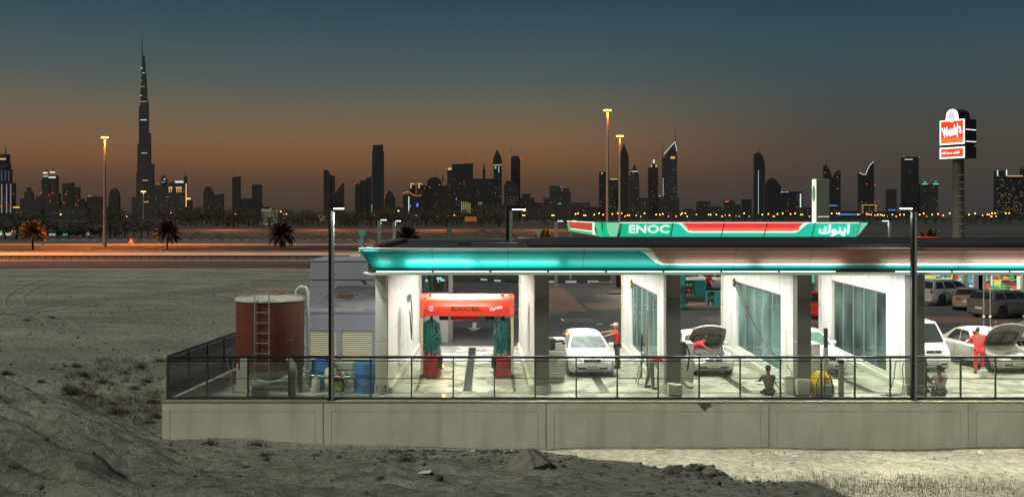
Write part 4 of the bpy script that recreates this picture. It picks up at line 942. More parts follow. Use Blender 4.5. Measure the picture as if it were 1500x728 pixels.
b = MB(); c = -FW*.5; b.prism([(c+.36*math.cos(i*math.pi/10), wz(168)+.58*math.sin(i*math.pi/10)*.9) for i in range(20)], -.075, -.0525, axis='y'); b.build('oval_medallion', em('sign_oval_glow', (.95,.93,.85), 1.1), wsn)
b = MB(); b.prism([(c+.27*math.cos(i*math.pi/10), wz(168)+.42*math.sin(i*math.pi/10)*.9) for i in range(20)], -.080, -.0755, axis='y'); b.build('oval_field', em('sign_oval_field', (.60,.66,.68), .9), wsn)
text("Wendy's", .60, mat('sign_letter_shadow', (.03,.03,.10), .5), wsn, (-FW*.5+.03,-.056,wz(191)-.03), (math.pi/2,-.20,0), .002, .02, name='letter_shadow', scale=(.74,1.75,1))
text("Wendy's", .60, em('sign_letter_glow', (.88,.88,1.0), 1.25), wsn, (-FW*.5,-.066,wz(191)), (math.pi/2,-.20,0), .006, .03, name='lettering', scale=(.74,1.75,1))
z0, z1 = wz(231.5), wz(214.5)
MB().box(-FW,0,0,DP,z0,z1).build('lower_case', dksign, wsn)
MB().box(-FW+.01,-.01,-.03,-.002,z0+.01,z1-.01).build('lower_border', MATS['sign_white_glow'], wsn)
MB().box(-FW+.13,-.13,-.05,-.031,z0+.13,z1-.13).build('lower_red_panel', MATS['sign_red_glow'], wsn)
# hand-lettered script: three short white words, too small to read in the photograph
b = MB(); rs = random.Random(12); x = -FW+.2
for nl in (4, 6, 6):
    for k in range(nl):
        hgt = rs.choice((.13,.14,.24)); 
        b.tube([(x,-.058,(z0+z1)/2-.09),(x+.035,-.058,(z0+z1)/2-.09+hgt),(x+.06,-.058,(z0+z1)/2-.07)], .016, 5); x += .083
    x += .09
b.build('script_lettering', em('sign_script_glow', (1,1,.95), 1.2), wsn)
for y in (190, 207.5): MB().box(.002,.03,.12,DP*.48,wz(y),wz(y)+.05).box(.002,.03,DP*.54,DP-.08,wz(y),wz(y)+.05).build('side_light_slot', em('slot_glow', (.9,1,1), 1.6), wsn)
MB().box(-FW+.1,-.1,.1,DP-.1,wz(214.5)+.001,wz(211)-.001).build('neck', dksign, wsn)
polem = mat('pylon_pole_tan', (.16,.145,.115), .55, var=.1, scale=1)
MB().lathe([(.44,-.1),(.42,wz(234)),(.52,wz(233))], (-FW*.48,DP*.5,0), 20).build('pole', polem, wsn)
for i in range(17): MB().tube([(-FW*.48+.25,DP*.5-.50,.4+i*.55),(-FW*.48+.62,DP*.5-.28,.4+i*.55)], .022, 5).build('rung', galv, wsn)
# white signboard of the restaurant roofline right of the hall (thin red and white strip)
t = thing('restaurant_fascia', 'low red and white roof band seen behind the hall roof right of the lamp post', 'building', (WX(1304,96),96,0))
x1 = WX(1390,96)-WX(1304,96); xm = WX(1366,96)-WX(1304,96)
MB().box(0,x1,0,4,0,WZ(352.5,96)).build('wall', mat('block_grey', (.2,.2,.2)), t); MB().box(-.02,xm,-.2,4.1,WZ(352.5,96)+.002,WZ(350,96)).build('red_band', em('dull_red_band', (.35,.03,.02), .5), t)
MB().box(-.02,xm,-.22,4.1,WZ(349.9,96),WZ(349.2,96)).build('white_edge', mat('white_edge', (.6,.6,.6), .5), t); MB().box(xm+.01,x1,-.2,4.1,WZ(352.5,96)+.002,WZ(348,96)).build('bright_red_band', em('bright_red_band', (.9,.05,.04), 1.0), t)
# teal palm-like ornament signs over the roof
for (px, Y, yt, lab) in ((531,58,340.5,'turquoise mottled post with a flared top left of the roof corner'),(789,82,340,'turquoise mottled post with a flared top above the roof in front of the orange tree')):
    t = thing('ornament_post', lab, 'post', (WX(px,Y),Y,-.0)); H_ = WZ(yt,Y)
    tm = mat('turquoise_mottled', (.10,.30,.28), .5, col2=(.30,.42,.38), scale=3); MB().box(-.11,.11,-.08,.08,-1.4,H_,bev=.02).build('post', tm, t)
    b = MB(); b.prism([(-.14,H_-.25),(.14,H_-.25),(.24,H_),(.20,H_+.12),(-.26,H_+.10),(-.22,H_-.02)], -.1, .1, axis='y'); b.build('flared_top', tm, t)
t = thing('small_road_sign', 'small green sign with four lines standing above the roof edge', 'sign', (WX(658,110),110,G0))
MB().box(-.06,.06,-.05,.05,0,4).build('post', galv, t); MB().box(-.28,.28,-.1,-.06,WZ(347,110)-G0,WZ(333,110)-G0).build('board', mat('dull_green_sign', (.03,.08,.06), .5), t)
for i in range(4): MB().box(-.2,.2,-.11,-.101,WZ(346-i*3.4,110)-G0,WZ(345-i*3.4,110)-G0).build('text_line', mat('sign_line', (.25,.30,.26), .5), t)

# ------------------------------------------------------------------ forecourt kerb, pumps and shop
ks = thing('striped_kerb', 'black and white striped kerb at the back of the forecourt', 'kerb', (0,86,0))
kb = {}
for nm, mm in (('white', cw), ('black', mat('kerb_black', (.02,.02,.02), .6))):
    k_ = MB().box(0,.98,-.12,.12,0,.16,bev=.015).mesh('kerb_stone'); k_.materials.append(mm); kb[nm] = k_
x = WX(747,86); i = 0
while x < WX(915,86): piece(kb['white' if i%2 else 'black'], 'kerb_stone', ks, (x,0,.002)); x += 1.0 if i%2 == 0 else 1.0; i += 1
x = WX(747,86)-.1; y = 0.2
for j in range(5): piece(kb['white' if j%2 else 'black'], 'kerb_stone', ks, (x-.62*(j+1),y+.78*(j+1),.002), (0,0,math.radians(-52)))
def pump(px, Y, lab, w=.55):
    t = thing('fuel_pump', lab, 'fuel pump', (WX(px,Y),Y,.12)); tl = mat('pump_teal', (.01,.27,.25), .4)
    MB().box(-w,w,-.3,.3,0,1.5,bev=.04).build('cabinet', tl, t); MB().box(-w+.05,w-.05,-.315,-.301,.9,1.4).build('display', mat('pump_display', (.05,.06,.06), .2), t)
    MB().box(-w-.12,-w-.002,-.25,.25,.1,2.4,bev=.02).build('hose_post', cw, t)
    for s in (-1,0,1): MB().tube([(s*.3,-.34,1.1),(s*.3-.1,-.45,.6),(s*.3+.05,-.4,.25),(s*.3+.16,-.34,.9)], .022, 6).build('hose', rub, t)
    MB().box(-w,w,-.3,.3,1.502,2.3,bev=.03).build('head', tl, t)
    return t
pump(996.5, 61, 'teal fuel pump just right of the second grey column', .28)
isl = mat('island_edge', (.09,.09,.085), .7)
for (x0,x1,Y,lab) in ((998,1058,61,'near pump island kerb with dark edge right of the second column'),(1002,1058,68.5,'far pump island kerb under the teal shelf cabinet'),(866,905,84,'far low island kerb near the hazard board'),(892,912,73,'near low island kerb left of the narrow glass screen wall')):
    t = thing('pump_island', lab, 'kerb', (WX(x0,Y),Y,0)); w = WX(x1,Y)-WX(x0,Y)
    MB().box(0,w,-.1,1.3,0,.13,bev=.03).build('kerb', isl, t); MB().box(.1,w-.1,0,1.2,.131,.15).build('island_top', pav, t)
colors = [(.55,.05,.03),(.6,.5,.08),(.05,.2,.5),(.6,.6,.58),(.05,.35,.1),(.6,.25,.03),(.02,.02,.02),(.5,.1,.25),(.1,.45,.5)]
pm = [mat('goods_%d' % i, c_, .5) for i, c_ in enumerate(colors)]
def shelf_unit(px0, px1, Y, z0, z1, lab, rows=3, cols=6, tall=False, door=True, seed=1):
    t = thing('goods_shelf', lab, 'shelf', (WX(px0,Y),Y,0)); w = WX(px1,Y)-WX(px0,Y); r = random.Random(seed); tl = mat('pump_teal', (.01,.27,.25), .4)
    ws_ = w*.5 if door else w
    MB().box(0,ws_,.45,.5,z0,z1).box(0,.04,0,.45,z0,z1).box(ws_-.04,ws_,0,.45,z0,z1).build('case', tl, t)
    if door: MB().box(ws_+.002,w,-.05,.5,z0,z1+.02,bev=.03).build('cabinet', tl, t)
    for j in range(rows):
        zz = z0+(z1-z0)*j/rows; MB().box(.041,ws_-.041,0,.45,zz,zz+.03).build('shelf_board', tl, t)
        for i in range(cols):
            ww = (ws_-.12)/cols; b = MB(); hh = (z1-z0)/rows*r.uniform(.5,.8)
            b.lathe([(ww*.38,zz+.031),(ww*.40,zz+.03+hh*.75),(ww*.2,zz+.03+hh*.9),(ww*.15,zz+.03+hh)], (.06+ww*(i+.5),.15,0), 8); b.build('bottle', r.choice(pm[:6]), t)
    MB().box(-.02,w+.02,-.05,.52,z1+.021,z1+.08,bev=.02).build('top_board', tl, t)
    return t
shelf_unit(1003, 1033.5, 69, .15, 1.25, 'teal shelf of oil bottles with a closed cabinet beside the attendant in red')
shelf_unit(1036, 1058, 61.5, .15, 1.05, 'teal counter with blue canisters right of the near pump island', 2, 3, seed=4)
t = thing('hazard_board', 'small red and white hazard board on a grey stand by the far island', 'sign', (WX(903.5,84),84,0))
MB().box(-.5,.5,-.2,.2,0,1.05,bev=.04).build('stand', mat('stand_grey', (.2,.2,.2), .5), t); MB().box(-.45,.45,-.24,-.201,1.1,1.8).build('board', cw, t); MB().box(-.33,.33,-.26,-.241,1.2,1.7).build('red_mark', mat('goods_0', (.5,.05,.03)), t)
for s in (-1,1): MB().box(s*.2-.03,s*.2+.03,-.19,.19,1.051,1.099).build('bracket', dk, t)
t = thing('dump_truck_wheel_cabinet', 'dark round bin with a red badge left of the narrow glass screen wall', 'bin', (WX(911,80),80,0)); t.name = 'round_bin'
MB().lathe([(.42,0),(.48,.2),(.5,1.3),(.42,1.45)], n=18).build('body', blackm, t); MB().box(-.2,.2,-.54,-.49,.5,1.1,bev=.05).build('badge', pm[0], t)
# shop front
SY = 73.0; sx0, sx1 = WX(1340,SY), WX(1560,SY)
sh = thing('shop', 'brightly lit convenience shop with posters and shelves in its windows', 'shop', (sx0,SY,0)); w = sx1-sx0
sw = mat('shop_frame', (.42,.44,.38), .5)
MB().box(0,w,0,9,3.2,4.0).build('roof', mat('canopy_grey', (.25,.26,.25)), sh); MB().box(0,w,8.8,9,0,3.2).build('back_wall', cw, sh); MB().box(0,w,.01,8.8,-.0,.05).build('floor', cw, sh)
MB().box(-.2,0,0,9,0,3.2).build('side_wall', sw, sh)
for px in (1340, 1410, 1426, 1432, 1497, 1520, 1550):
    x = WX(px,SY)-sx0; MB().box(x,x+(.9 if px in (1426,1497) else .35),-.1,.2,0,3.199,bev=.02).build('mullion', sw, sh)
MB().box(0,w,-.002,.05,0,.25).build('sill', sw, sh)
MB().box(0,w,.06,.07,.26,3.19).build('glass', glassy('shop_glass', (.92,.96,.92), .5, .03, .02), sh)
r = random.Random(5); lit = [em('poster_%d' % i, c_, .75) for i, c_ in enumerate([(.85,.75,.15),(.8,.15,.05),(.9,.9,.8),(.1,.35,.7),(.08,.4,.15),(.85,.45,.08),(.9,.9,.6),(.7,.8,.85)])]
def poster(px0,px1,y0,y1,m,d=.0):
    MB().box(WX(px0,SY)-sx0,WX(px1,SY)-sx0,.03-d,.055-d,WZ(y1,SY),WZ(y0,SY)).build('poster', m, sh)
for a in ((1355,1370,404,408,0),(1379,1395,407,416,0),(1396,1401,409,420,1),(1402,1406,410,418,7),(1414,1416.5,403,424,6),(1415,1418,405,420,0),(1419,1423,403,416,3),(1420,1425,417,425,7),(1434.5,1438,408,420,3),(1444,1449.5,415,425,1),(1451,1454,404,418,2),
          (1457,1467,410,421,0),(1454,1464,418,425,4),(1466,1471,414,424,4),(1480,1486,403,412,4),(1484,1489,418,424,1),(1470,1478,405,409,5),(1490,1495,404,424,6)): poster(*a[:4], lit[a[4]])
for sh_i, (yy, z0) in enumerate(((1.2,.1),(2.6,.1),(4.2,.1))):
    for k in range(34):
        x = .6+k*w/34; 
        for zz in (.15,.6,1.05,1.5,1.95):
            if r.random() < .75 and sh_i == 0: MB().box(x,x+r.uniform(.14,.3),yy,yy+.3,zz,zz+r.uniform(.2,.38)).build('goods', r.choice(pm), sh)
    if sh_i == 0:
        for zz in (.1,.55,1.0,1.45,1.9): MB().box(.3,w-.3,yy-.02,yy+.4,zz,zz+.04).build('shelf_board', cw, sh)
lamp('AREA', 'shop_light', (sx0+w*.35,SY+2.2,3.1), 1100, (1,.98,.86), 9, 2, (0,0,-1)); lamp('AREA', 'shop_light', (sx0+w*.35,SY+.7,3.1), 350, (1,.98,.86), 10, .5, (0,.2,-1))
# two thin white poles with ball tops in front of the shop
for (px, lab) in ((1441,'left of two thin white poles rising behind the raised bonnet'),(1450.5,'right of two thin white poles rising behind the raised bonnet')):
    t = thing('sign_pole', lab, 'pole', (WX(px,45),45,0)); MB().tube([(0,0,0),(0,0,3.7)], .025, 8).build('shaft', galv, t); MB().lathe([(.10,0),(.10,.03)], n=12).build('base', galv, t); MB().sphere((0,0,1.22), .07, nu=10, nv=6).build('clamp', cw, t)
# ------------------------------------------------------------------ vehicles
tyre_m = mat('tyre_rubber', (.018,.018,.018), .75); rim_m = mat('alloy_rim', (.45,.45,.45), .3, .8); winm = mat('car_glass', (.018,.022,.022), .06); trimm = mat('car_trim_black', (.015,.015,.016), .5)
chrome = mat('car_chrome', (.6,.6,.6), .15, .9); lensm = mat('headlamp_lens', (.55,.57,.56), .12, .2); tailm = mat('tail_lens_red', (.40,.015,.012), .2); platem = mat('plate_white', (.6,.6,.55), .5); bayd = mat('engine_bay_dark', (.03,.03,.03), .6)
WH = {}
def wheel_meshes(R, w):
    k = (R, w)
    if k in WH: return WH[k]
    ty = MB().lathe([(R*.62,-w/2),(R*.92,-w/2),(R,-w*.35),(R,w*.35),(R*.92,w/2),(R*.62,w/2)], n=24, axis='x').mesh('tyre'); ty.materials.append(tyre_m)
    b = MB(); b.lathe([(R*.64,-w*.44),(R*.60,-w*.30),(R*.60,w*.30),(R*.64,w*.44)], n=24, axis='x')
    for s in (-1, 1):
        for i in range(8):
            a = i*math.pi/4; M = Matrix.Rotation(a, 4, 'X'); b.box(s*w*.40-.012, s*w*.40+.012, -.022, .022, .03, R*.62, M=M)
        b.lathe([(.05,s*w*.36),(.05,s*w*.45)], n=10, axis='x')
    rm = b.mesh('rim'); rm.materials.append(rim_m)
    dk_ = MB().lathe([(R*.55,-w*.2),(R*.55,w*.2)], n=16, axis='x').mesh('brake_disc'); dk_.materials.append(trimm)
    WH[k] = (ty, rm, dk_); return WH[k]
def car(name, label, paint, loc, rz, style='hatch', L=4.3, W=1.74, H=1.5, hood_open=False, door_open=False, glass=None, group=None, roof_rails=False, foam=False):
    """front points to local -Y; loc = centre of the front bumper's foot at road level"""
    t = thing(name, label, {'suv':'car','van':'van'}.get(style,'car'), loc, rz, group)
    hw = W/2; R = .31 if style != 'suv' else .36; glass = glass or winm
    ax = (.78, L-.85 if style != 'van' else L-.75)
    belt = {'hatch':.93,'sedan':.92,'suv':1.10,'van':1.05}[style]
    hood0 = {'hatch':.70,'sedan':.68,'suv':.90,'van':.88}[style]
    cowl = {'hatch':1.15,'sedan':1.35,'suv':1.30,'van':.50}[style]
    trunk = {'hatch':L-.12,'sedan':L-.95,'suv':L-.10,'van':L-.05}[style]
    n = 56
    def top(y):
        if y < .12: return hood0-.16+(y/.12)**.6*.16
        if y < cowl: return hood0+(belt+.02-hood0)*((y-.12)/(cowl-.12))**.75
        if y > L-.10: return belt+.05-(y-L+.10)/.10*.14
        return belt+.03
    def half(y):
        a = .5*min(1, y/.30); f = min(1, (.80+.20*math.sin(min(1, y/.55)*math.pi/2))); r = min(1, (.86+.14*math.sin(min(1, (L-y)/.45)*math.pi/2)))
        return hw*f*r
    ys = sorted(set([round(L*i/n, 4) for i in range(n+1)]+[a+d for a in ax for d in (-R-.06, R+.06)]))
    rings = []; hoodcut = []
    for y in ys:
        zb = .19+(.10 if y < .1 or y > L-.1 else 0)
        for a in ax:
            d = abs(y-a)
            if d < R+.055: zb = max(zb, R+math.sqrt(max(0, (R+.055)**2-d*d)))
        zt = top(y); h_ = half(y); zm = min(max(.55, zb+.05), zt-.06)
        side = [(h_*.95, zb), (h_*1.0, zb+(zm-zb)*.5), (h_*1.0, zm), (h_*.975, zm+(zt-zm)*.55), (h_*.90, zt-.03), (h_*.80, zt)]
        cz = zt+.035 if not (hood_open and .18 < y < cowl-.05) else zt-.24
        if hood_open and .18 < y < cowl-.05: side[-1] = (h_*.78, zt-.02); mid = [(h_*.74, zt-.22), (0, cz)]
        else: mid = [(h_*.45, zt+.025), (0, cz)]
        half_ = side+mid
        ring = [(x, y, z) for x, z in half_]+[(-x, y, z) for x, z in reversed(half_[:-1])]
        rings.append(ring)
    b = MB(); m = len(rings[0]); vs = [v for r_ in rings for v in r_]; fs = []
    for i in range(len(rings)-1):
        for j in range(m-1): fs.append((i*m+j, i*m+j+1, (i+1)*m+j+1, (i+1)*m+j))
        fs.append((i*m+m-1, i*m, (i+1)*m, (i+1)*m+m-1))
    b.add(vs, fs, paint, True)
    b.add(rings[0], [tuple(range(m))], paint); b.add(rings[-1], [tuple(reversed(range(m)))], paint)
    b.build('body', None, t)
    MB().box(-hw*.78, hw*.78, .25, L-.25, .16, .6).build('underbody', trimm, t)
    # greenhouse
    gb = {'hatch':(cowl-.10,L-.15,cowl+.62,L-.55),'sedan':(cowl-.05,L-.75,cowl+.85,L-1.45),'suv':(cowl-.05,L-.12,cowl+.75,L-.42),'van':(.48,L-.06,1.05,L-.16)}[style]
    bw_, rw = hw*.90, hw*(.66 if style != 'van' else .78)
    zb_, zr = belt+.01, H
    def gpt(u, v, s):   # u along (0 front, 1 rear), v up, s side
        y0 = gb[0]+(gb[1]-gb[0])*u; y1 = gb[2]+(gb[3]-gb[2])*u
        bulge = math.sin(v*math.pi)*.025
        arch = (1-(2*u-1)**2)*.05*v
        return (s*(bw_+(rw-bw_)*v+bulge), y0+(y1-y0)*v, zb_+(zr-.05-zb_)*v+arch)
    b = MB(); NU, NV = 10, 5
    for s in (-1, 1):
        vs = [gpt(i/NU, j/NV, s) for i in range(NU+1) for j in range(NV+1)]
        fs = [(i*(NV+1)+j, (i+1)*(NV+1)+j, (i+1)*(NV+1)+j+1, i*(NV+1)+j+1) for i in range(NU) for j in range(NV)]
        if s < 0: fs = [tuple(reversed(f)) for f in fs]
        b.add(vs, fs, paint, True)
    for u in (0, 1):
        vs = []; nc = 6
        for j in range(NV+1):
            p = gpt(u, j/NV, 1)
            for i in range(nc+1):
                q = i/nc*2-1; vs.append((p[0]*q, p[1]+(-1 if u == 0 else 1)*.07*(1-q*q), p[2]+.02*(1-q*q)*(j/NV)))
        fs = [(j*(nc+1)+i, j*(nc+1)+i+1, (j+1)*(nc+1)+i+1, (j+1)*(nc+1)+i) for j in range(NV) for i in range(nc)]
        b.add(vs, fs, paint, True)
    vs = []; nc = 6
    for i in range(NU+1):
        p = gpt(i/NU, 1, 1)
        for k in range(nc+1):
            q = k/nc*2-1; e = (-.07*(1-q*q) if i == 0 else (.07*(1-q*q) if i == NU else 0)); vs.append((p[0]*q, p[1]+e, p[2]+(.055 if 0 < i < NU else .02)*(1-q**4)))
    b.add(vs, [(i*(nc+1)+k, i*(nc+1)+k+1, (i+1)*(nc+1)+k+1, (i+1)*(nc+1)+k) for i in range(NU) for k in range(nc)], paint, True)
    b.build('roof', None, t)
    # windows, a few mm proud of the greenhouse
    def wpatch(u0, u1, v0, v1, s, nm='side_window'):
        vs = []
        for i in range(5):
            for j in range(4):
                p = gpt(u0+(u1-u0)*i/4, v0+(v1-v0)*j/3, s); vs.append((p[0]+s*.012, p[1], p[2]))
        MB().add(vs, [(i*4+j, i*4+j+1, (i+1)*4+j+1, (i+1)*4+j) for i in range(4) for j in range(3)], None, True).build(nm, glass if nm != 'x' else winm, t)
    cuts = {'hatch':((.10,.45),(.48,.80),(.83,.95)),'sedan':((.10,.47),(.50,.86)),'suv':((.08,.36),(.39,.68),(.72,.94)),'van':((.03,.24),(.28,.58),(.62,.95))}[style]
    for s in (-1, 1):
        for (a, c) in cuts: wpatch(a, c, .08 if style != 'van' else .22, .86, s)
    for u in (0, 1):
        vs = []; nc = 6; v0, v1 = (.06, .92) if not (style == 'van' and u == 1) else (.3,.85)
        for j in range(4):
            v = v0+(v1-v0)*j/3; p = gpt(u, v, 1)
            for i in range(nc+1):
                q = (i/nc*2-1)*.90; vs.append((p[0]*q, p[1]+(-1 if u == 0 else 1)*(.07*(1-q*q)+.012), p[2]+.02*(1-q*q)*v+.004))
        MB().add(vs, [(j*(nc+1)+i, j*(nc+1)+i+1, (j+1)*(nc+1)+i+1, (j+1)*(nc+1)+i) for j in range(3) for i in range(nc)], None, True).build(['windscreen','rear_window'][u], (foam or winm) if u == 0 else winm, t)
    # wheels
    ty, rm, bd = wheel_meshes(R, .21)
    for a in ax:
        for s in (-1, 1):
            wo = piece(ty, 'wheel', t, (s*(hw-.12), a, R)); piece(rm, 'rim', wo); piece(bd, 'brake_disc', wo)
    # front
    z = hood0; hf = hw*.80
    for s in (-1, 1):
        b = MB(); p = [(s*(hf*.52),.015,z-.13),(s*(hf*1.0),.10,z-.10),(s*(hf*1.10),.34,z+.00),(s*(hf*.80),.13,z+.0),(s*(hf*.55),.05,z-.03)]
        b.add(p, [tuple(range(5)) if s < 0 else tuple(reversed(range(5)))]); o = b.build('headlight', lensm, t); sm = o.modifiers.new('t','SOLIDIFY'); sm.thickness = .05; sm.offset = 0
        MB().lathe([(.05,-.012),(.04,.02)], (s*hf*.80,.01,.40), 12, axis='y').build('fog_lamp', lensm, t)
    for s in (-1,1):
        th = MB(); zz = belt-.02
        th.box(s*hw*.55-.16*1, s*hw*.55+.16, L-.03, L+.012, zz-.24, zz-.05, bev=.02) if style in ('sedan',) else th.box(s*hw*.80-.07, s*hw*.80+.07, L-.04, L+.012, zz-.25, zz+.02, bev=.02)
        th.build('tail_light', tailm, t)
    gr = MB(); gr.box(-hf*.45, hf*.45, -.012, .03, z-.12, z-.03, bev=.01).build('grille', trimm, t)
    MB().box(-hf*.48, hf*.48, -.02, .02, z-.026, z-.008, bev=.004).build('grille_bar', chrome, t)
    MB().lathe([(.045,-.026),(.045,-.013)], (0,0,z-.07), 12, axis='y').build('badge', chrome, t)
    MB().box(-hf*.80, hf*.80, -.015, .04, .30, .40, bev=.03).build('bumper_intake', trimm, t)
    MB().box(-.24, .24, -.035, -.02, .34, .46).build('number_plate', platem, t)
    for k in range(5): MB().box(-.17+k*.075, -.13+k*.075, -.039, -.036, .37, .43).build('plate_digit', trimm, t)
    MB().box(-.24, .24, L+.012, L+.025, .55, .67).build('number_plate', platem, t)
    MB().box(-hf, hf, L-.05, L+.03, .26, .46, bev=.03).build('rear_bumper', paint, t)
    for s in (-1, 1):
        mi = MB(); mi.box(s*(hw*.93), s*(hw*.93+.22), cowl+.30, cowl+.40, belt+.02, belt+.17, bev=.04).build('mirror', paint, t)
        doors = (cowl+.25, (cowl+L-.9)/2+.25, L-1.0 if style != 'van' else L-1.3)
        for y in doors: MB().box(s*(hw*.999-.004), s*(hw*1.004), y-.006, y+.006, .30, belt-.05).build('door_gap', trimm, t)
        for y in doors[1:]: MB().box(s*hw*.985, s*(hw*.985+.035), y-.22, y-.05, belt-.14, belt-.11, bev=.008).build('door_handle', paint if style != 'van' else trimm, t)
        MB().box(s*hw*.97, s*(hw*.97+.02), ax[0]+R+.1, ax[1]-R-.1, .20, .26, bev=.008).build('sill', trimm, t)
        if roof_rails: MB().tube([(s*rw*.93, gb[2]+.3, H+.02),(s*rw*.93, gb[3]-.1, H+.02)], .02, 6).build('roof_rail', chrome, t)
    if hood_open:
        yc = cowl-.02; ln = cowl-.12; M = Matrix.Translation((0, yc, belt+.03)) @ Matrix.Rotation(math.radians(-46), 4, 'X')
        b = MB(); vs = []; NX_, NY_ = 8, 6
        for j in range(NY_+1):
            for i in range(NX_+1):
                q = i/NX_*2-1; v = j/NY_; wd = hf*(1.0-.14*v**3)
                vs.append(M @ Vector((q*wd, -v*ln*(1-.10*q*q*v), .05*(1-q*q)-.04*v*v)))
        b.add(vs, [(j*(NX_+1)+i, j*(NX_+1)+i+1, (j+1)*(NX_+1)+i+1, (j+1)*(NX_+1)+i) for j in range(NY_) for i in range(NX_)], None, True)
        o = b.build('bonnet', paint, t); sm = o.modifiers.new('t','SOLIDIFY'); sm.thickness = .03
        b = MB(); vs2 = [(Vector(v)-(M.to_3x3() @ Vector((0,0,.034)))) for v in vs]
        b.add(vs2, [(j*(NX_+1)+i, j*(NX_+1)+i+1, (j+1)*(NX_+1)+i+1, (j+1)*(NX_+1)+i) for j in range(NY_) for i in range(NX_)], None, True); lin_ = b.build('bonnet_lining', mat('bonnet_lining', (.16,.15,.13), .8, var=.4, scale=6), o)
        for (a, c, d, e) in ((-.5,.5,.12,.18),(-.55,-.48,.2,.7),(.48,.55,.2,.7),(-.04,.04,.2,.7),(-.5,.5,.72,.78)):
            p = [M @ Vector((x_, -y_, -.05)) for x_, y_ in ((a,d),(c,d),(c,e),(a,e))]; q_ = [v-(M.to_3x3() @ Vector((0,0,.02))) for v in p]
            MB().add(p+q_, [(0,3,2,1),(4,5,6,7),(0,1,5,4),(1,2,6,5),(2,3,7,6),(3,0,4,7)]).build('lining_rib', mat('lining_rib', (.05,.05,.045), .8), o)
        r_ = random.Random(int(L*100)); e = MB()
        MB().box(-hf*.72, hf*.72, .22, cowl-.1, hood0-.28, hood0-.12).build('engine_bay', bayd, t)
        for k in range(12):
            x = r_.uniform(-.52,.5); y = r_.uniform(.25, cowl-.3); MB().box(x, x+r_.uniform(.08,.25), y, y+r_.uniform(.08,.22), hood0-.12, hood0-.12+r_.uniform(.04,.13), bev=.02).build('engine_part', r_.choice([bayd, pipe, mat('engine_silver', (.35,.35,.34), .4, .5), trimm]), t)
        MB().tube([(-.5,.3,hood0-.02),(-.1,.5,hood0+.02),(.4,.4,hood0-.02)], .03, 6).build('engine_hose', trimm, t)
        MB().tube([(hf*.8,.35,hood0),(hf*.72,cowl-.35,belt+.5)], .008, 5).build('bonnet_stay', chrome, t)
    if door_open:
        dr = bpy.data.objects.new('open_door', MB().box(0,.05,0,1.0,.30,belt,bev=.02).mesh('open_door')); dr.data.materials.append(paint); COL.objects.link(dr); dr.parent = t
        s = -door_open; dr.location = (s*-hw, .75, 0); dr.rotation_euler = (0,0,math.radians(58)*(-1 if s < 0 else 1)*-1)
        for (y0,y1,z0,z1) in ((.0,.05,belt,belt+.30),(.90,.95,belt,H-.2),(.32,.95,H-.2,H-.15)): MB().box(0,.045,y0,y1,z0,z1).build('window_frame', paint, dr)
        b = MB(); b.add([(0,.02,belt+.28),(.045,.02,belt+.28),(.045,.34,H-.15),(0,.34,H-.15),(0,.08,belt+.26),(.045,.08,belt+.26),(.045,.38,H-.2),(0,.38,H-.2)],[(0,1,2,3),(4,7,6,5),(0,4,5,1),(3,2,6,7),(0,3,7,4),(1,5,6,2)]); b.build('window_frame', paint, dr)
        MB().box(.015,.025,.06,.9,belt,H-.2).build('window_glass', glassy('door_glass', (.6,.72,.68), .5, .05, .15) if 'door_glass' not in MATS else MATS['door_glass'], dr)
    return t
white = mat('white_car_paint', (.70,.71,.69), .18); white2 = mat('white_wet_paint', (.70,.71,.70), .14); silver = mat('silver_paint', (.62,.62,.60), .2, .2); champ = mat('champagne_paint', (.40,.385,.32), .28, .3); bronze = mat('bronze_paint', (.17,.15,.125), .28, .4)
pearl = mat('pearl_grey_paint', (.36,.36,.34), .28, .25); redc = mat('red_car_paint', (.42,.02,.015), .25); brown = mat('brown_sedan_paint', (.26,.215,.165), .3, .3)
foam = mat('foamy_glass', (.03,.05,.043), .5, spec=.15, col2=(.16,.185,.175), scale=1.3, detail=8)
foam.node_tree.nodes['Noise Texture'].inputs['Distortion'].default_value = 2.5
car('hatchback', 'white hatchback facing the camera with soapy windscreen in the first wash bay', white2, (WX(868,35.1),35.1,0), math.radians(1.5), 'hatch', 4.2, 1.74, 1.41, foam=foam)
car('sedan', 'silver car with raised bonnet facing the camera in the second wash bay', silver, (WX(1046,35.3),35.3,0), math.radians(3), 'sedan', 4.5, 1.76, 1.40, hood_open=True)
wgl = mat('greenish_car_glass', (.06,.11,.085), .12, col2=(.10,.17,.13), scale=5)
car('sedan', 'white car with greenish windscreen partly hidden behind the third grey column', white, (WX(1213,35.6),35.6,0), math.radians(3), 'sedan', 4.5, 1.76, 1.46, foam=wgl)
car('minivan', 'white van with its door open, seen beside and through the last glass screen', white, (16.85,36.1,0), math.radians(5), 'van', 4.9, 1.66, 1.88, door_open=-1)
car('sedan', 'silver saloon with raised bonnet and orange flames mark at the right, worker in red in front', champ, (19.95,35.9,0), math.radians(5), 'sedan', 4.6, 1.80, 1.46, hood_open=True)['label'] = 'champagne silver saloon with raised bonnet at the right, worker in red beside its wing'
car('suv', 'white pickup front just entering the picture at the right edge', pearl, (WX(1503,44),43.5,0), math.radians(-52), 'suv', 4.7, 1.9, 1.6)
car('suv', 'large pale grey off-roader parked side on before the shop', pearl, (WX(1424,66),66,0), math.radians(-90+204), 'suv', 4.8, 1.95, 1.66, roof_rails=True)
car('sedan', 'brown saloon seen from behind, left of the bronze off-roader', brown, (32.2,64.0,0), math.radians(180-28), 'sedan', 4.5, 1.76, 1.33)
car('suv', 'bronze off-roader with red tail light parked before the shop, overlapping the brown saloon', bronze, (33.1,57.6,0), math.radians(-90+202), 'suv', 4.8, 1.93, 1.56, roof_rails=True)
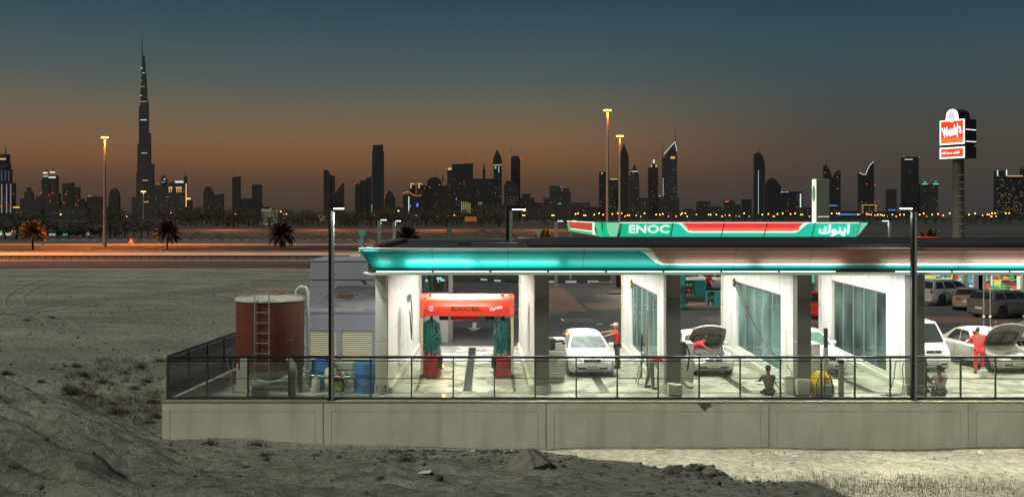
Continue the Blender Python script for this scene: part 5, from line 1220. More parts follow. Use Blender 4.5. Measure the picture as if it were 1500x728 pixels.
car('suv', 'white off-roader at the pumps behind the attendant in red', white, (WX(992,78),77,0), math.radians(-92), 'suv', 4.9, 1.95, 1.85)
car('sedan', 'red car glimpsed between the third column and the next bay wall', redc, (WX(1215,61),58,0), math.radians(130), 'sedan', 4.4, 1.75, 1.5)

# ------------------------------------------------------------------ people
skin = mat('skin_brown', (.17,.085,.05), .6)
def skinmesh(name, verts, edges, radii, m, parent, root=0, sub=1):
    me = bpy.data.meshes.new(name); me.from_pydata([tuple(v) for v in verts], edges, []); me.materials.append(m)
    o = bpy.data.objects.new(name, me); COL.objects.link(o); o.parent = parent
    sk = o.modifiers.new('skin', 'SKIN'); sk.use_smooth_shade = True
    for i, r in enumerate(radii):
        sv = me.skin_vertices[0].data[i]; sv.radius = (r if isinstance(r, tuple) else (r, r)); sv.use_root = (i == root)
    s_ = o.modifiers.new('sub', 'SUBSURF'); s_.levels = sub; s_.render_levels = sub
    return o
def person(label, loc, rz, lean=0, hip=.92, legs=((0,0),(0,0)), arms=((0,0,.1),(0,0,.1)), shirt=(.5,.03,.02), pants=(.05,.05,.055), cap=None, hair=True, long_shirt=False, headturn=0.0, shoes=True, spread=.10, sleeves='short', nm='person'):
    """faces local -Y. lean = forward bend (deg); legs = (thigh forward, knee back) in degrees; arms = (forward swing, elbow bend, outward share)"""
    t = thing('person', label, 'person', loc, rz)
    R = math.radians; P = Vector((0,0,hip)); L_ = R(lean)
    def up(l): return Vector((0, -math.sin(l), math.cos(l)))
    waist = P+up(L_*.5)*.16; chest = waist+up(L_)*.22; neck = chest+up(L_)*.16; hd = neck+up(L_*.75)*.14; crown = hd+up(L_*.55)*.13
    verts = [P, waist, chest, neck, hd+Vector((0,0,-.02)), crown-up(L_*.5)*.03]; radii = [(.135,.105),(.125,.095),(.155,.105),(.058,.058),(.078,.09),(.065,.075)]
    edges = [(0,1),(1,2),(2,3),(3,4),(4,5)]
    A = []; 
    for s, (fw, eb, ow) in zip((-1,1), arms):
        sh = chest+up(L_)*.10+Vector((s*.185,0,0)); d1 = Vector((s*ow, -math.sin(R(fw)), -math.cos(R(fw)))).normalized(); el_ = sh+d1*.29
        d2 = Vector((s*ow*.3, -math.sin(R(fw+eb)), -math.cos(R(fw+eb)))).normalized(); wr = el_+d2*.25; ha = wr+d2*.09
        A.append((s, sh, el_, wr, ha, d2))
        k = len(verts); verts += [sh, el_, wr, ha]; radii += [.062,.046,.030,(.042,.022)]; edges += [(2,k),(k,k+1),(k+1,k+2),(k+2,k+3)]
        side_ = Vector((1,0,0))-d2*d2.x; side_.normalize()
        for fi in range(4):
            off = side_*((fi-1.5)*.021); fl = (.060,.072,.066,.052)[fi]; a_ = ha+off+d2*.02
            k2 = len(verts); verts += [a_+d2*fl*.5, a_+d2*fl+Vector((0,.012,-.012))]; radii += [.0095,.008]; edges += [(k+3,k2),(k2,k2+1)]
        k2 = len(verts); verts += [wr+d2*.04+side_*(-s*.045), wr+d2*.09+side_*(-s*.06)]; radii += [.011,.009]; edges += [(k+2,k2),(k2,k2+1)]
    Lg = []
    for s, (th, kn) in zip((-1,1), legs):
        hj = P+Vector((s*spread,0,-.03)); d1 = Vector((s*.04,-math.sin(R(th)),-math.cos(R(th)))).normalized(); kne = hj+d1*.42
        d2 = Vector((0,-math.sin(R(th-kn)),-math.cos(R(th-kn)))).normalized(); an = kne+d2*.40; toe = an+Vector((0,-.15,-.03))
        Lg.append((hj,kne,an,toe)); k = len(verts); verts += [hj,kne,an,toe]; radii += [.088,.058,.040,(.042,.028)]; edges += [(0,k),(k,k+1),(k+1,k+2),(k+2,k+3)]
    skinmesh('body', verts, edges, radii, skin, t)
    # face
    f = Vector((0,-1,0)); fc = hd+up(L_*.6)*.03+f*.085*math.cos(L_*.6)
    MB().add([fc+Vector((-.012,0,-.025)),fc+Vector((.012,0,-.025)),fc+Vector((0,-.03,-.02)),fc+Vector((0,.0,.02))],[(0,1,2),(0,2,3),(1,3,2),(0,3,1)]).build('nose', skin, t)
    for s in (-1,1):
        MB().sphere(fc+Vector((s*.030,.004,.018)), .011, nu=8, nv=5).build('eye', mat('eye_white', (.5,.5,.5), .3), t)
        MB().sphere(hd+Vector((s*.080,0,.0)), .022, nu=8, nv=5, sq=(.4,.8,1.2)).build('ear', skin, t)
    MB().box(fc.x-.022,fc.x+.022,fc.y-.0,fc.y+.012,fc.z-.052,fc.z-.045).build('mouth', mat('lips', (.12,.04,.03), .5), t)
    shm = mat('shirt_%d_%d_%d' % tuple(int(v*100) for v in shirt), shirt, .8, var=.12, scale=5); ptm = mat('trousers_%d_%d_%d' % tuple(int(v*100) for v in pants), pants, .85, var=.15, scale=4)
    # shirt
    v = [P+up(L_*.3)*.0, waist, chest, neck-up(L_)*.03]; r_ = [(.150,.122),(.148,.118),(.175,.125),(.085,.08)]; e = [(0,1),(1,2),(2,3)]
    for (s, sh, el_, wr, ha, d2) in A:
        k = len(v); q = sh+(el_-sh)*.72 if sleeves == 'short' else el_
        v += [sh, q]; r_ += [.080,.064]; e += [(2,k),(k,k+1)]
        if sleeves != 'short': v.append(wr-d2*.02); r_.append(.045); e.append((k+1,k+2))
    skinmesh('shirt', v, e, r_, shm, t, 0)
    v = [P+Vector((0,0,.02))]; r_ = [(.148,.118)]; e = []
    for (hj,kne,an,toe) in Lg: k = len(v); v += [hj,kne,an+(kne-an)*.10]; r_ += [.102,.074,.060]; e += [(0,k),(k,k+1),(k+1,k+2)]
    skinmesh('trousers', v, e, r_, ptm, t, 0)
    for (hj,kne,an,toe) in Lg: MB().box(an.x-.048,an.x+.048,toe.y-.05,an.y+.06,max(-.0,an.z-.08),an.z+.02,bev=.025).build('shoe', mat('shoe_black', (.02,.02,.02), .6), t)
    hc = (hd+crown)/2+up(L_*.5)*.01
    if cap:
        MB().sphere(hc+Vector((0,.005,.015)), .108, nu=14, nv=8, sq=(.9,1.05,.85)).build('cap', mat('cap_%d' % int(cap[0]*100), cap, .7), t)
        MB().box(hc.x-.07,hc.x+.07,hc.y-.20,hc.y-.08,hc.z+.0,hc.z+.02,bev=.008).build('cap_peak', mat('cap_%d' % int(cap[0]*100), cap), t)
    elif hair: MB().sphere(hc+Vector((0,.02,.012)), .104, nu=14, nv=8, sq=(.88,1.0,.98)).build('hair', mat('black_hair', (.012,.011,.010), .7), t)
    return t
RED = (.62,.035,.02)
person('worker in red shirt and pink cap reaching over the roof of the white hatchback', (WX(903,37.4)+.03,37.4,0), math.radians(-92), lean=6, legs=((2,2),(-4,2)), arms=((88,-6,.08),(70,10,.05)), shirt=RED, pants=(.06,.065,.07), cap=(.60,.28,.22))
person('worker in grey trousers bending far forward beside the stepladder', (WX(954,32.9),32.9,0), math.radians(78), lean=84, hip=.90, legs=((6,2),(-12,4)), arms=((60,10,.1),(45,20,.1)), shirt=(.45,.04,.03), pants=(.13,.135,.125), cap=None, spread=.13)
person('worker in bright red leaning over the engine of the silver car in the second bay', (WX(1011,35.75),35.75,0), math.radians(78), lean=66, hip=.95, legs=((4,2),(-8,2)), arms=((50,10,.1),(40,30,.1)), shirt=(.75,.03,.03), pants=(.05,.05,.05))
person('worker in dark grey shirt sitting on the wash floor with his back to the railing', (WX(1128,31.6),31.7,0), math.radians(180), lean=14, hip=.14, legs=((86,20),(80,30)), arms=((50,30,.12),(50,30,.12)), shirt=(.10,.10,.095), pants=(.04,.04,.045))
person('seated worker in striped pinkish shirt with his back to the railing at the right', (WX(1381,31.5),31.65,0), math.radians(172), lean=12, hip=.14, legs=((86,20),(80,30)), arms=((48,30,.12),(48,30,.12)), shirt=(.46,.33,.31), pants=(.05,.05,.05))
person('seated worker in light grey beside the right lamp post, bending over the bench', (WX(1349,31.9),32.2,0), math.radians(120), lean=30, hip=.18, legs=((80,60),(85,60)), arms=((30,40,.2),(30,40,.2)), shirt=(.36,.36,.33), pants=(.08,.08,.08))
person('worker in red overalls standing at the wing of the champagne silver saloon', (WX(1438,36.2)-.15,36.1,0), math.radians(165), lean=20, hip=.90, legs=((5,4),(-3,3)), arms=((55,20,.15),(50,25,.15)), shirt=(.70,.035,.03), pants=(.62,.035,.03), sleeves='long', spread=.11)
person('attendant in red jacket and black trousers standing between the pump islands', (WX(1038,70.5),70.5,.0), math.radians(12), lean=2, legs=((4,2),(-3,2)), arms=((30,70,.3),(30,70,.3)), shirt=(.60,.035,.025), pants=(.02,.02,.022), cap=(.55,.04,.03), sleeves='long')
person('worker in pale pink shirt bending behind the raised bonnet of the champagne saloon', (WX(1447,40.2),40.4,0), math.radians(20), lean=55, hip=.92, legs=((4,2),(-4,2)), arms=((40,20,.1),(40,20,.1)), shirt=(.45,.27,.24), pants=(.30,.16,.14))
t = thing('white_can', 'small white canister at the feet of the worker in red overalls', 'canister', (WX(1442.5,35.3)-.1,35.2,0)); MB().box(-.13,.13,-.09,.09,0,.30,bev=.03).build('body', cw, t); MB().tube([(-.08,0,.30),(-.06,0,.36),(.06,0,.36),(.08,0,.30)], .012, 6).build('handle', cw, t)
t = thing('red_bucket', 'tall red hydrant cover seen through the soapy glass screen', 'box', (WX(1148,40),40.5,0)); t.name = 'hydrant_box'
MB().box(-.1,.5,0,.3,0,1.45,bev=.04).build('body', redc, t); MB().box(-.05,.45,-.02,-.001,.2,1.3,bev=.005).build('door', redc, t)
# ------------------------------------------------------------------ skyline
def tower_mat(name, c, fl=4.0):
    m = mat(name, c, .45, spec=.25)
    t = m.node_tree; b = t.nodes['Principled BSDF']; co = t.nodes.new('ShaderNodeTexCoord'); br = t.nodes.new('ShaderNodeTexBrick')
    br.offset = 0; br.inputs['Scale'].default_value = 1.0; br.inputs['Brick Width'].default_value = 3.2; br.inputs['Row Height'].default_value = fl; br.inputs['Mortar Size'].default_value = .5
    br.inputs['Color1'].default_value = (*[v*.55 for v in c], 1); br.inputs['Color2'].default_value = (*[v*.8 for v in c], 1); br.inputs['Mortar'].default_value = (*[v*1.5 for v in c], 1)
    mp = t.nodes.new('ShaderNodeMapping'); mp.inputs['Rotation'].default_value = (math.pi/2, 0, 0); t.links.new(co.outputs['Object'], mp.inputs[0]); t.links.new(mp.outputs[0], br.inputs['Vector']); t.links.new(br.outputs['Color'], b.inputs['Base Color']); return m
tA = tower_mat('tower_dark_glass', (.017,.017,.018)); tB = tower_mat('tower_brown_stone', (.025,.021,.018)); tC = tower_mat('tower_grey_panel', (.034,.032,.029)); tD = tower_mat('tower_blue_glass', (.016,.018,.022))
warmw = em('window_warm', (1,.62,.25), .38); yelw = em('window_yellow_green', (.80,.85,.30), .28); coolw = em('window_cool', (.75,.9,1), .40); ribl = em('rib_light', (.55,.48,.55), .30); ribb = em('rib_blue', (.20,.20,.45), .22); redl = em('aviation_red', (1,.10,.05), 1.6); grnl = em('crown_green', (.10,.75,.45), .7); whl = em('edge_white', (.85,.95,.85), .75)
amb = em('amber_edge', (1,.60,.18), 1.0); blul = em('blue_strip', (.15,.30,.9), .7); cyl = em('cyan_strip', (.15,.75,.8), .7); purp = em('purple_light', (.5,.2,1), 1.5); goldl = em('gold_crown', (1,.66,.28), .45)
def tower(label, Y, blocks=(), polys=(), wins=0, wc=warmw, m=tA, spires=(), strips=(), reds=(), box=None, depth=None, seed=None, base=G0-2):
    allx = [v for b_ in blocks for v in b_[:2]]+[p[0] for pl_ in polys for p in pl_]
    xc = WX((min(allx)+max(allx))/2, Y); t = thing('tower', label, 'tower', (xc, Y, G0)); s = Y/F
    def lx(px): return (px-PX0)*s-xc
    def lz(py): return EYE-(py-PY0)*s-G0
    r = random.Random(seed if seed is not None else int(xc)); zb = base-G0
    fronts = []
    for i, b_ in enumerate(blocks):
        x0, x1, yl, yr = b_[0], b_[1], b_[2], (b_[3] if len(b_) > 3 else b_[2]); d = depth or max(12, (x1-x0)*s*.3); f0 = i*1.5
        MB().add([(lx(x0),f0,zb),(lx(x1),f0,zb),(lx(x1),f0+d,zb),(lx(x0),f0+d,zb),(lx(x0),f0,lz(yl)),(lx(x1),f0,lz(yr)),(lx(x1),f0+d,lz(yr)),(lx(x0),f0+d,lz(yl))], [(0,3,2,1),(4,5,6,7),(0,1,5,4),(1,2,6,5),(2,3,7,6),(3,0,4,7)]).build('tower_block', m, t)
        fronts.append((x0, x1, max(yl, yr), f0))
    for i, pl_ in enumerate(polys):
        w = (max(p[0] for p in pl_)-min(p[0] for p in pl_))*s; f0 = -1-i*1.5
        b = MB(); b.prism([(lx(a), max(zb, lz(c))) for a, c in pl_], f0, f0+(depth or max(12, w*.3)), axis='y'); b.build('tower_block', m, t, fix=True)
        fronts.append((min(p[0] for p in pl_)+.5, max(p[0] for p in pl_)-.5, min(p[1] for p in pl_)+(max(p[1] for p in pl_)-min(p[1] for p in pl_))*.35, f0))
    if wins:
        b = MB(); 
        for (x0,x1,y1,f0) in fronts:
            y0 = y1+1.5; bot = 314; nx_ = max(1, int((x1-x0)/1.5)); ny_ = max(1, int((bot-y0)/1.6))
            for i in range(nx_):
                for j in range(ny_):
                    if r.random() < wins*.45*(.25+1.35*(j/ny_)):
                        px = x0+.8+(x1-x0-1.6)*(i+.5)/nx_; py = y0+(bot-y0)*(j+.5)/ny_; hw = r.uniform(.22,.42)
                        b.box(lx(px-hw), lx(px+hw), f0-.8, f0-.1, lz(py+.28), lz(py-.28), r.choice([wc,wc,warmw,yelw,coolw]))
        if b.v: kind(b.build('lit_windows', None, t), 'stuff')
    for (px, y0, y1, w) in spires: MB().tube([(lx(px), 6, lz(y1)),(lx(px), 6, lz(y0))], w*s/2, 6, r2=w*s*.12).build('spire', m, t)
    for st in strips:
        px0, px1, y0, y1, mm = st[:5]; f_ = -4.0; MB().box(lx(px0), lx(px1), f_, f_+2.4, lz(y1), lz(y0)).build('lit_strip', mm, t)
    for (px, py) in reds: MB().sphere((lx(px), -4.5, lz(py)), .62*s, nu=6, nv=4).build('red_light', redl, t)
    return t
S3 = 3200
tower('tall hotel tower at the left edge with vertical lit ribs and stepped crown', 3100, [(-8,19.5,268),(-6,15,248),(-2,13,240),(-10,11,226,226)], [[(-2,229),(10,226),(10,238),(-2,238)]], .04, m=tD, spires=[(6.5,214,228,1.2),(7.6,214,228,1.0)],
      strips=[(2.8,3.8,270,312,ribl),(9.8,10.8,270,312,ribl),(15.8,16.8,270,312,ribl),(2.6,3.4,251,265,ribb),(8,8.8,251,265,ribb),(13,13.8,251,265,ribb),(0,9,232,234.5,goldl),(0,11,241,246,tC),(20,29,303,304.5,amb)], reds=[(20.5,285),(1,303),(20.5,303)])
tower('small stepped tower near the left edge', 3400, [(29,48,291),(35,47,281),(38,43,275)], wins=.03, m=tB)
tower('low stepped block left of the twin lit spires', 3300, [(48,60,294),(52,57,288)], wins=.02, m=tB)
tower('twin tower with two small white lit spires', 3000, [(59.5,86,283),(60.5,72,262),(71,83,261),(62,70,257),(72,82,257)], wins=.06, m=tB, spires=[(67,247,254,2.6),(77,246,253,2.6)], strips=[(64,70,252.5,254.5,whl),(74,81,251.5,253.5,whl),(72,82,259,261,whl),(64,71,258,259,whl)], reds=[(77.5,283),(74,295),(73,286),(61,283)])
tower('flat topped tower with a crane and red lights', 3100, [(91,107,269.5,267.5),(106,115.5,274),(86,123,296),(113,121,291)], wins=.025, m=tB, reds=[(97,285),(94.5,297),(116,294),(94.5,308),(112,300)])
tower('low pair of plain blocks left of the high mast', 3200, [(127,141,289,287),(140,153,288)], wins=.02, m=tB, strips=[(129,134,287,287.6,redl)])
tower('rounded top tower between the high mast and the tallest tower', 3000, [(159,174.5,288)], [[(160,320),(160,284),(162.5,279),(166,276),(169,276),(172,280),(174,285),(174,320)]], .02, m=tB)
# the very tall stepped tower
bt = tower('immensely tall stepped tower with a needle spire, tallest on the skyline', 4770,
      [(193,226,289),(199,226,278),(199,223.5,253),(200.5,223.5,240),(200.5,219,211),(202.4,219,195),(202.4,216,155),(204.3,215.6,147),(204.3,213.6,130),(205,212.6,115),(205.4,211.6,107),(205.4,210.6,100),(206,210.2,90),(206,209,81)], wins=.012, m=tB,
      spires=[(207.6,50,82,1.8)], strips=[(206,215,175.6,176.6,whl),(205,215.6,148.8,149.4,goldl),(207.4,216,224,225.2,goldl),(209,217,264,265,goldl),(210,218,295.3,296.6,goldl),(207,212,127,127.6,goldl),(205,208,140,140.6,whl),(206,209,100,100.8,whl),(209,212,107,107.6,whl),(206.4,209,118,118.5,goldl)])
tower('grey block with small lit dome and spire right of the tallest tower', 3300, [(226.5,246,272),(235,243.5,262.5),(236,241,258)], wins=.05, m=tC, spires=[(238.5,253,262,.8)], strips=[(240.5,242.5,261.5,264,coolw),(237,242,266.6,267.3,coolw)], reds=[(232,270)])
tower('block with bright golden columns and lit crown right of the tallest tower', 3000, [(246.5,271,268,264.5),(269,272.5,258)], wins=.06, m=tC, spires=[(271,248.5,262,.9)],
      strips=[(247.5,253,274,276.5,goldl),(258,266.5,274,276,goldl),(248,249,274,282,goldl),(251,252,274,282,goldl),(259,260,274,282,goldl),(262,263,274,282,goldl),(265,266,274,282,goldl),(257,269,265.5,268,whl),(272.6,273.5,269,303,amb)], reds=[(245,289),(270,281)])
tower('small building with a glowing yellow roof edge', 2900, [(274,280.5,293)], strips=[(273.6,279.6,290,292.5,amb)], m=tB)
tower('curved topped tower pair left of centre', 3100, [(311,327,286,284)], [[(298,320),(298,281),(300,276.5),(303,273),(306,274),(309,277),(312,283),(312,320)]], .02, m=tB)
tower('tower with a slanted top below a luffing crane', 3300, [(340,351.5,260,258.5),(352,368,291)], wins=.015, m=tA)
tower('plain square tower left of centre', 3400, [(369,383,270.5),(367,384,300)], wins=.01, m=tA)
tower('dark tower with a sloped shoulder, left of a slim pointed one', 2900, [(474,480.4,249.5),(480,489.5,257.5),(489,491,286)], [[(479.5,320),(479.5,249.5),(484,257),(484,320)]], .004, m=tA)
tower('dark slab with a top sloping up to the right, left of the lamp post head', 3000, [(491,503.5,282,267)], wins=.004, m=tA)
tower('cluster of dark slabs with an upswept point left of the tall square tower', 2900, [(520,528.5,269.5),(527,537.5,264.5),(534,543.5,264,257)], wins=.004, m=tA, reds=[(542,258),(520,270)])
tower('tall dark square tower with notched top near the left centre', 3000, [(545,562,222),(546,560.5,213,212)], wins=.006, m=tD, strips=[(544.2,545.2,300,313,cyl)])
tower('small domed tower just right of the tall square tower', 3100, [(563.5,578.5,290)], [[(564,320),(564,287),(567,284),(569,280),(571,278.5),(574,282),(577,288),(577,320)]], .03, m=tB, reds=[(563.5,289)])
tower('low wide block with an orange light curve on its roof and twin lit crowns', 2900, [(590,622,285),(599.5,608,272),(611,619.5,272)], wins=.05, m=tA, spires=[(604,266,272,1.4),(615,266,272,1.4)], strips=[(601,607,269,270,amb),(612,618,269,270,amb),(601,603,271,276,goldl),(613,615,271,276,goldl),(598.4,599.6,288,314,whl),(601,602,300,304,blul),(610,613,298,303,blul)])
b = MB(); pts = [((px-PX0)*2895/F, 2895, EYE+(PY0-py)*2895/F) for px, py in ((590,285),(592,282.5),(596,281.3),(600,281.5),(603,284),(606,286.3),(611,287),(616,286.5),(617,285))]
b.tube(pts, .7, 6); tag(b.build('light_curve', em('orange_neon', (1,.35,.08), .8)), 'thin orange light curve along the roof of the low wide block', 'light strip')
tower('broad domed block with a crane left of the big dark square block', 3100, [(620,662,272)], [[(626,320),(626,266),(628,262),(633,260),(640,260),(645,263),(647,268),(647,320)]], .03, m=tA, spires=[(648.5,255,266,3)], reds=[(644,271),(622,276),(630,275)])
tower('slim tower with a golden lit top beside the big dark block', 3000, [(655,662.5,248)], wins=.05, m=tB, strips=[(656,661.5,246,249.5,goldl)])
tower('big dark square block with scattered white lights and a crane', 2900, [(662,693,240.5,239.5),(660,694,280)], wins=.07, wc=coolw, m=tA, strips=[(676,677,296,314,yelw),(679,680,296,314,yelw),(682,683,296,314,yelw),(685,686,297,314,yelw),(688,689,298,314,yelw),(668,668.8,291,293,purp)])
tower('wide building with green lit window columns and a small pointed tower', 3100, [(692,724,262),(707,711,248)], wins=.04, m=tA, spires=[(709,239,250,3.6)], strips=[(701,702,296,314,yelw),(704,705,296,314,yelw),(707.5,708.5,300,314,yelw)])
tower('bullet shaped tower with a lit ring under its pointed crown', 3000, [(723,735,240)], [[(722,243),(722,236),(723.5,229),(726,223.5),(728.5,219.5),(731,224),(734,230),(735.5,237),(735.5,243)]], .02, m=tA, spires=[(728.5,217.5,222,1.4)], strips=[(722.5,735,241.4,242.6,goldl),(725,726.6,244,247.4,coolw),(730,731.2,244,253,coolw)])
tower('tall square tower with a white antenna right of the bullet tower', 3050, [(748.5,762,231),(750,760,228.5)], wins=.01, m=tA, reds=[(762,233)])
tower('mid height block with rows of lit windows in front of the tall square tower', 2900, [(738.5,760,270),(741,757,265)], wins=.16, m=tB)
tower('low stepped dark block in the middle of the skyline', 3200, [(760,783,290),(765,777,284),(783,806,297)], wins=.06, m=tB)
tower('square block with a small green light and a violet corner light', 3000, [(805,822,272.5),(796,806,290)], wins=.05, m=tC, strips=[(818,822,298,299.4,grnl),(820,822,273.5,274.6,blul)])
tower('stepped narrow block right of the one with the green light', 3100, [(822,836,281),(825,834,276)], wins=.04, m=tC)
tower('long low block with many lit windows left of the two tall masts', 2600, [(831,864,297)], wins=.32, wc=yelw, m=tC)
tower('dark block with a white roof light beside the tallest lamp mast', 3000, [(878,890.5,252.5,251.5)], wins=.08, m=tA, strips=[(880.5,883,253.5,255,coolw)])
tower('block with small lit windows between the two tall masts', 3050, [(892,906,262)], wins=.14, wc=yelw, m=tC, strips=[(893.5,905,262,263.4,goldl)])
tower('brown tapered tower with a pyramid roof right of the second mast', 2900, [(906.5,921,230),(907.5,920,225)], [[(908,231),(911,219),(914.2,210),(917.5,220),(920.5,231)]], .015, m=tB)
tower('tower with a lit glass crown between the brown tapered tower and the golden topped one', 3000, [(922,936.5,258),(924,935,252)], [[(924.5,252),(929.5,241),(934.5,252)]], .05, m=tC, strips=[(925,934,251,252,whl)])
tower('tower with a small golden lit top left of the slanted twin mast tower', 3000, [(950,964,246)], [[(952.5,246),(953,241),(957,240),(957,233),(958,233),(958,240),(962,241),(962.5,246)]], .06, m=tB, strips=[(953,955,241.5,245,goldl),(960,962,241.5,245,goldl),(956.4,958.6,234,239.5,whl),(964.5,968,287,287.6,amb)])
et = tower('tall tower with a slanted lit triangular roof and two masts', 4260, [(970.5,992,232)], [[(971.5,233),(988.5,208),(991,222),(992,233)]], .03, m=tC, spires=[(989.6,188,212,1.3),(971,208,232,1.1)], strips=[(982,988.5,229.5,233,goldl)], reds=[])
for a, c, mm in (((972.5,226),(988.3,208.5),whl),((988.5,208),(991.5,222),whl)):
    q = Y_ = 4252; p = [((px-PX0)*q/F-et.location.x, q-4260-2, EYE+(PY0-py)*q/F-G0) for px, py in (a, c)]; MB().tube(p, 1.3, 5).build('roof_edge_light', mm, et)
b = MB(); s_ = 4260/F
for i in range(16): py = 262+i*2.7; b.box((970.6-PX0)*s_-et.location.x, (971.8-PX0)*s_-et.location.x, -5, -3, EYE+(PY0-py-1)*s_-G0, EYE+(PY0-py)*s_-G0)
b.build('edge_light_column', whl, et)
tower('lower wing at the foot of the slanted roof tower', 4000, [(934,995,290),(962,972,287)], wins=.05, m=tC)
tower('small low block right of the slanted roof tower', 3000, [(1001.5,1015.5,306)], wins=.12, m=tC)
tower('pale grey square block with faint white window columns', 2800, [(1021,1041,295)], wins=.10, wc=coolw, m=tC, strips=[(1023,1024,297,315,tC)])
tower('lower grey block beside the pale square one', 2900, [(1042.5,1057,302)], wins=.08, wc=coolw, m=tC)
tower('square block with a red lit roof edge', 2900, [(1061,1076,294),(1076,1085,299.5)], wins=.07, m=tC, strips=[(1062,1067,295,296,redl)])
tower('dark narrow block left of the tall curved tower', 3000, [(1087,1101,292)], wins=.06, m=tA)
tower('tall dark tower with a curved right shoulder and thin mast', 3100, [], [[(1105,320),(1105,226.5),(1109,223.5),(1113.5,224.5),(1117,229),(1119.5,236),(1120.5,246),(1120.5,320)]], .01, m=tA, spires=[(1111.8,213,226,1.0),(1114.5,222,228,1.2)], strips=[(1110.4,1110.9,250,314,coolw)])
tower('domed dark block beside the tall curved tower', 3000, [(1120,1144,271)], [[(1123,320),(1123,268),(1126,263),(1130,261),(1135,262),(1139,266),(1141,270),(1141,320)]], .03, m=tA)
tower('block with blue white roof lights', 2950, [(1143,1156.5,280.5)], wins=.08, m=tA, strips=[(1144,1147,280.8,282.2,coolw),(1148.4,1151,280.8,282.2,blul),(1152,1154,280.8,282.2,coolw)])
tower('block with a white lit vertical edge', 3000, [(1156.5,1165,281),(1165.5,1176,281)], wins=.06, m=tA, strips=[(1171.6,1173,284,310,whl)])
tower('slim tower sloping down to the right with a mast', 3100, [], [[(1207,320),(1207,243.5),(1210,242),(1215,249),(1218.5,258),(1218.5,320)]], .02, m=tA, spires=[(1211.6,230.5,245,1.2)], reds=[(1208,253),(1208,274.5)])
tower('slim tower with a curved green tinted top, right of the sloping one', 3100, [], [[(1220.5,320),(1220.5,262),(1223,255),(1227,250.5),(1231.3,250),(1231.3,320)]], .02, m=tA, strips=[(1226,1230.5,253,256,mat('green_roof_glass', (.02,.08,.06), .3))], reds=[(1226,260),(1226,277)])
tower('low wide building with a blue lit roof line', 2600, [(1201,1226,301)], wins=.10, m=tC, strips=[(1201,1225,300.4,302,blul)])
tower('second low building with a blue lit roof line, nearer the trees', 2300, [(1227,1261,314.5)], m=tC, strips=[(1227,1260,313.4,315.2,blul)])
ct = tower('tower with a white lit crescent rising on its right side', 3050, [], [[(1258.5,320),(1258.5,253),(1263,256),(1268.5,256.5),(1271,248),(1275,241),(1280,237),(1280.5,320)]], .015, m=tA, reds=[(1259,253),(1269,270),(1280.5,271),(1280.5,296)])
p = [((px-PX0)*3045/F-ct.location.x, -6, EYE+(PY0-py)*3045/F-G0) for px, py in ((1259,253),(1263,255.6),(1268,256.2),(1270.5,249),(1274.5,241.5),(1279.5,237.2))]
MB().tube(p, .9, 6).build('crescent_light', whl, ct)
tower('low golden lit block at the foot of the crescent tower', 2500, [(1261,1286,298)], wins=.2, wc=goldl, m=tC, strips=[(1262,1285,300,300.8,goldl),(1262,1264,302,303,goldl),(1262,1264,305,306,goldl),(1262,1264,308,309,goldl),(1262,1264,311,312,goldl),(1281,1284,302,303,goldl),(1281,1284,305,306,goldl),(1281,1284,308,309,goldl)], reds=[(1261.5,296),(1285.5,295)])
tower('small grey tower between the crescent tower and the tall black slab', 3000, [(1299.5,1313.5,277)], wins=.03, m=tC, strips=[(1301,1311,307,308.4,blul)])
tower('tall black slab with a thin white light at its top left', 2900, [(1322.5,1346,231),(1324,1344.5,229.8)], wins=.005, m=tA, strips=[(1325,1336,233.4,234.4,whl)], reds=[(1323,230.4),(1346,230.4)])
tower('square tower with green glowing corner crowns', 2900, [(1349,1374.5,270)], [[(1350,270),(1354,265.5),(1358,270)],[(1366,270),(1370,265.5),(1374,270)]], .04, wc=yelw, m=tC, strips=[(1350,1358,268.8,270.6,grnl),(1366,1374,268.8,270.6,grnl),(1353,1355,266,268,grnl),(1369,1371,266,268,grnl),(1354,1357,280,282,mat('green_dim', (.03,.12,.08)))])
tower('large apartment tower with a white edged crown near the right edge', 2500, [(1459,1475,250),(1474,1500,258)], wins=.30, m=tA, strips=[(1460,1461,250,258,whl),(1473.2,1474.2,249,258,whl),(1475,1497,257.4,258.8,goldl)])
tower('dark tower cut off by the right edge with a red light', 2600, [(1497.5,1516,246)], wins=.2, m=tA, reds=[(1499,248)])
# filler low-rises along the horizon
for i, (a, c, y) in enumerate(((20,60,306),(84,128,305),(140,160,303),(276,300,309),(383,402,309),(576,592,304),(694,760,300),(770,800,304),(836,880,303),(862,905,306),(984,1003,309),(1014,1062,309),(1170,1205,304),(1232,1260,309),(1284,1300,310),(1312,1326,311),(1400,1425,314),(1432,1460,315))):
    tower('long low building, number unseen, %s' % ['near the left edge of the skyline','below the twin spires','right of the first high mast','right of the golden columned block','beside the plain square tower','left of the orange light curve','below the green window columns','right of the antenna tower','right of the many windowed low block','between the two tall lamp masts','at the foot of the slanted roof tower','between the grey square blocks','left of the pale totem sign','left of the crescent tower','right of the golden lit low block','under the tall black slab','behind the thick sign pole','left of the large apartment tower'][i].replace('', ''), 2200+i*12, [(a,c,y)], wins=.12, m=tC)
for o in [o for o in bpy.data.objects if o.get('label','').startswith('long low building, number unseen')]: o['label'] = o['label'].replace(', number unseen,', '')
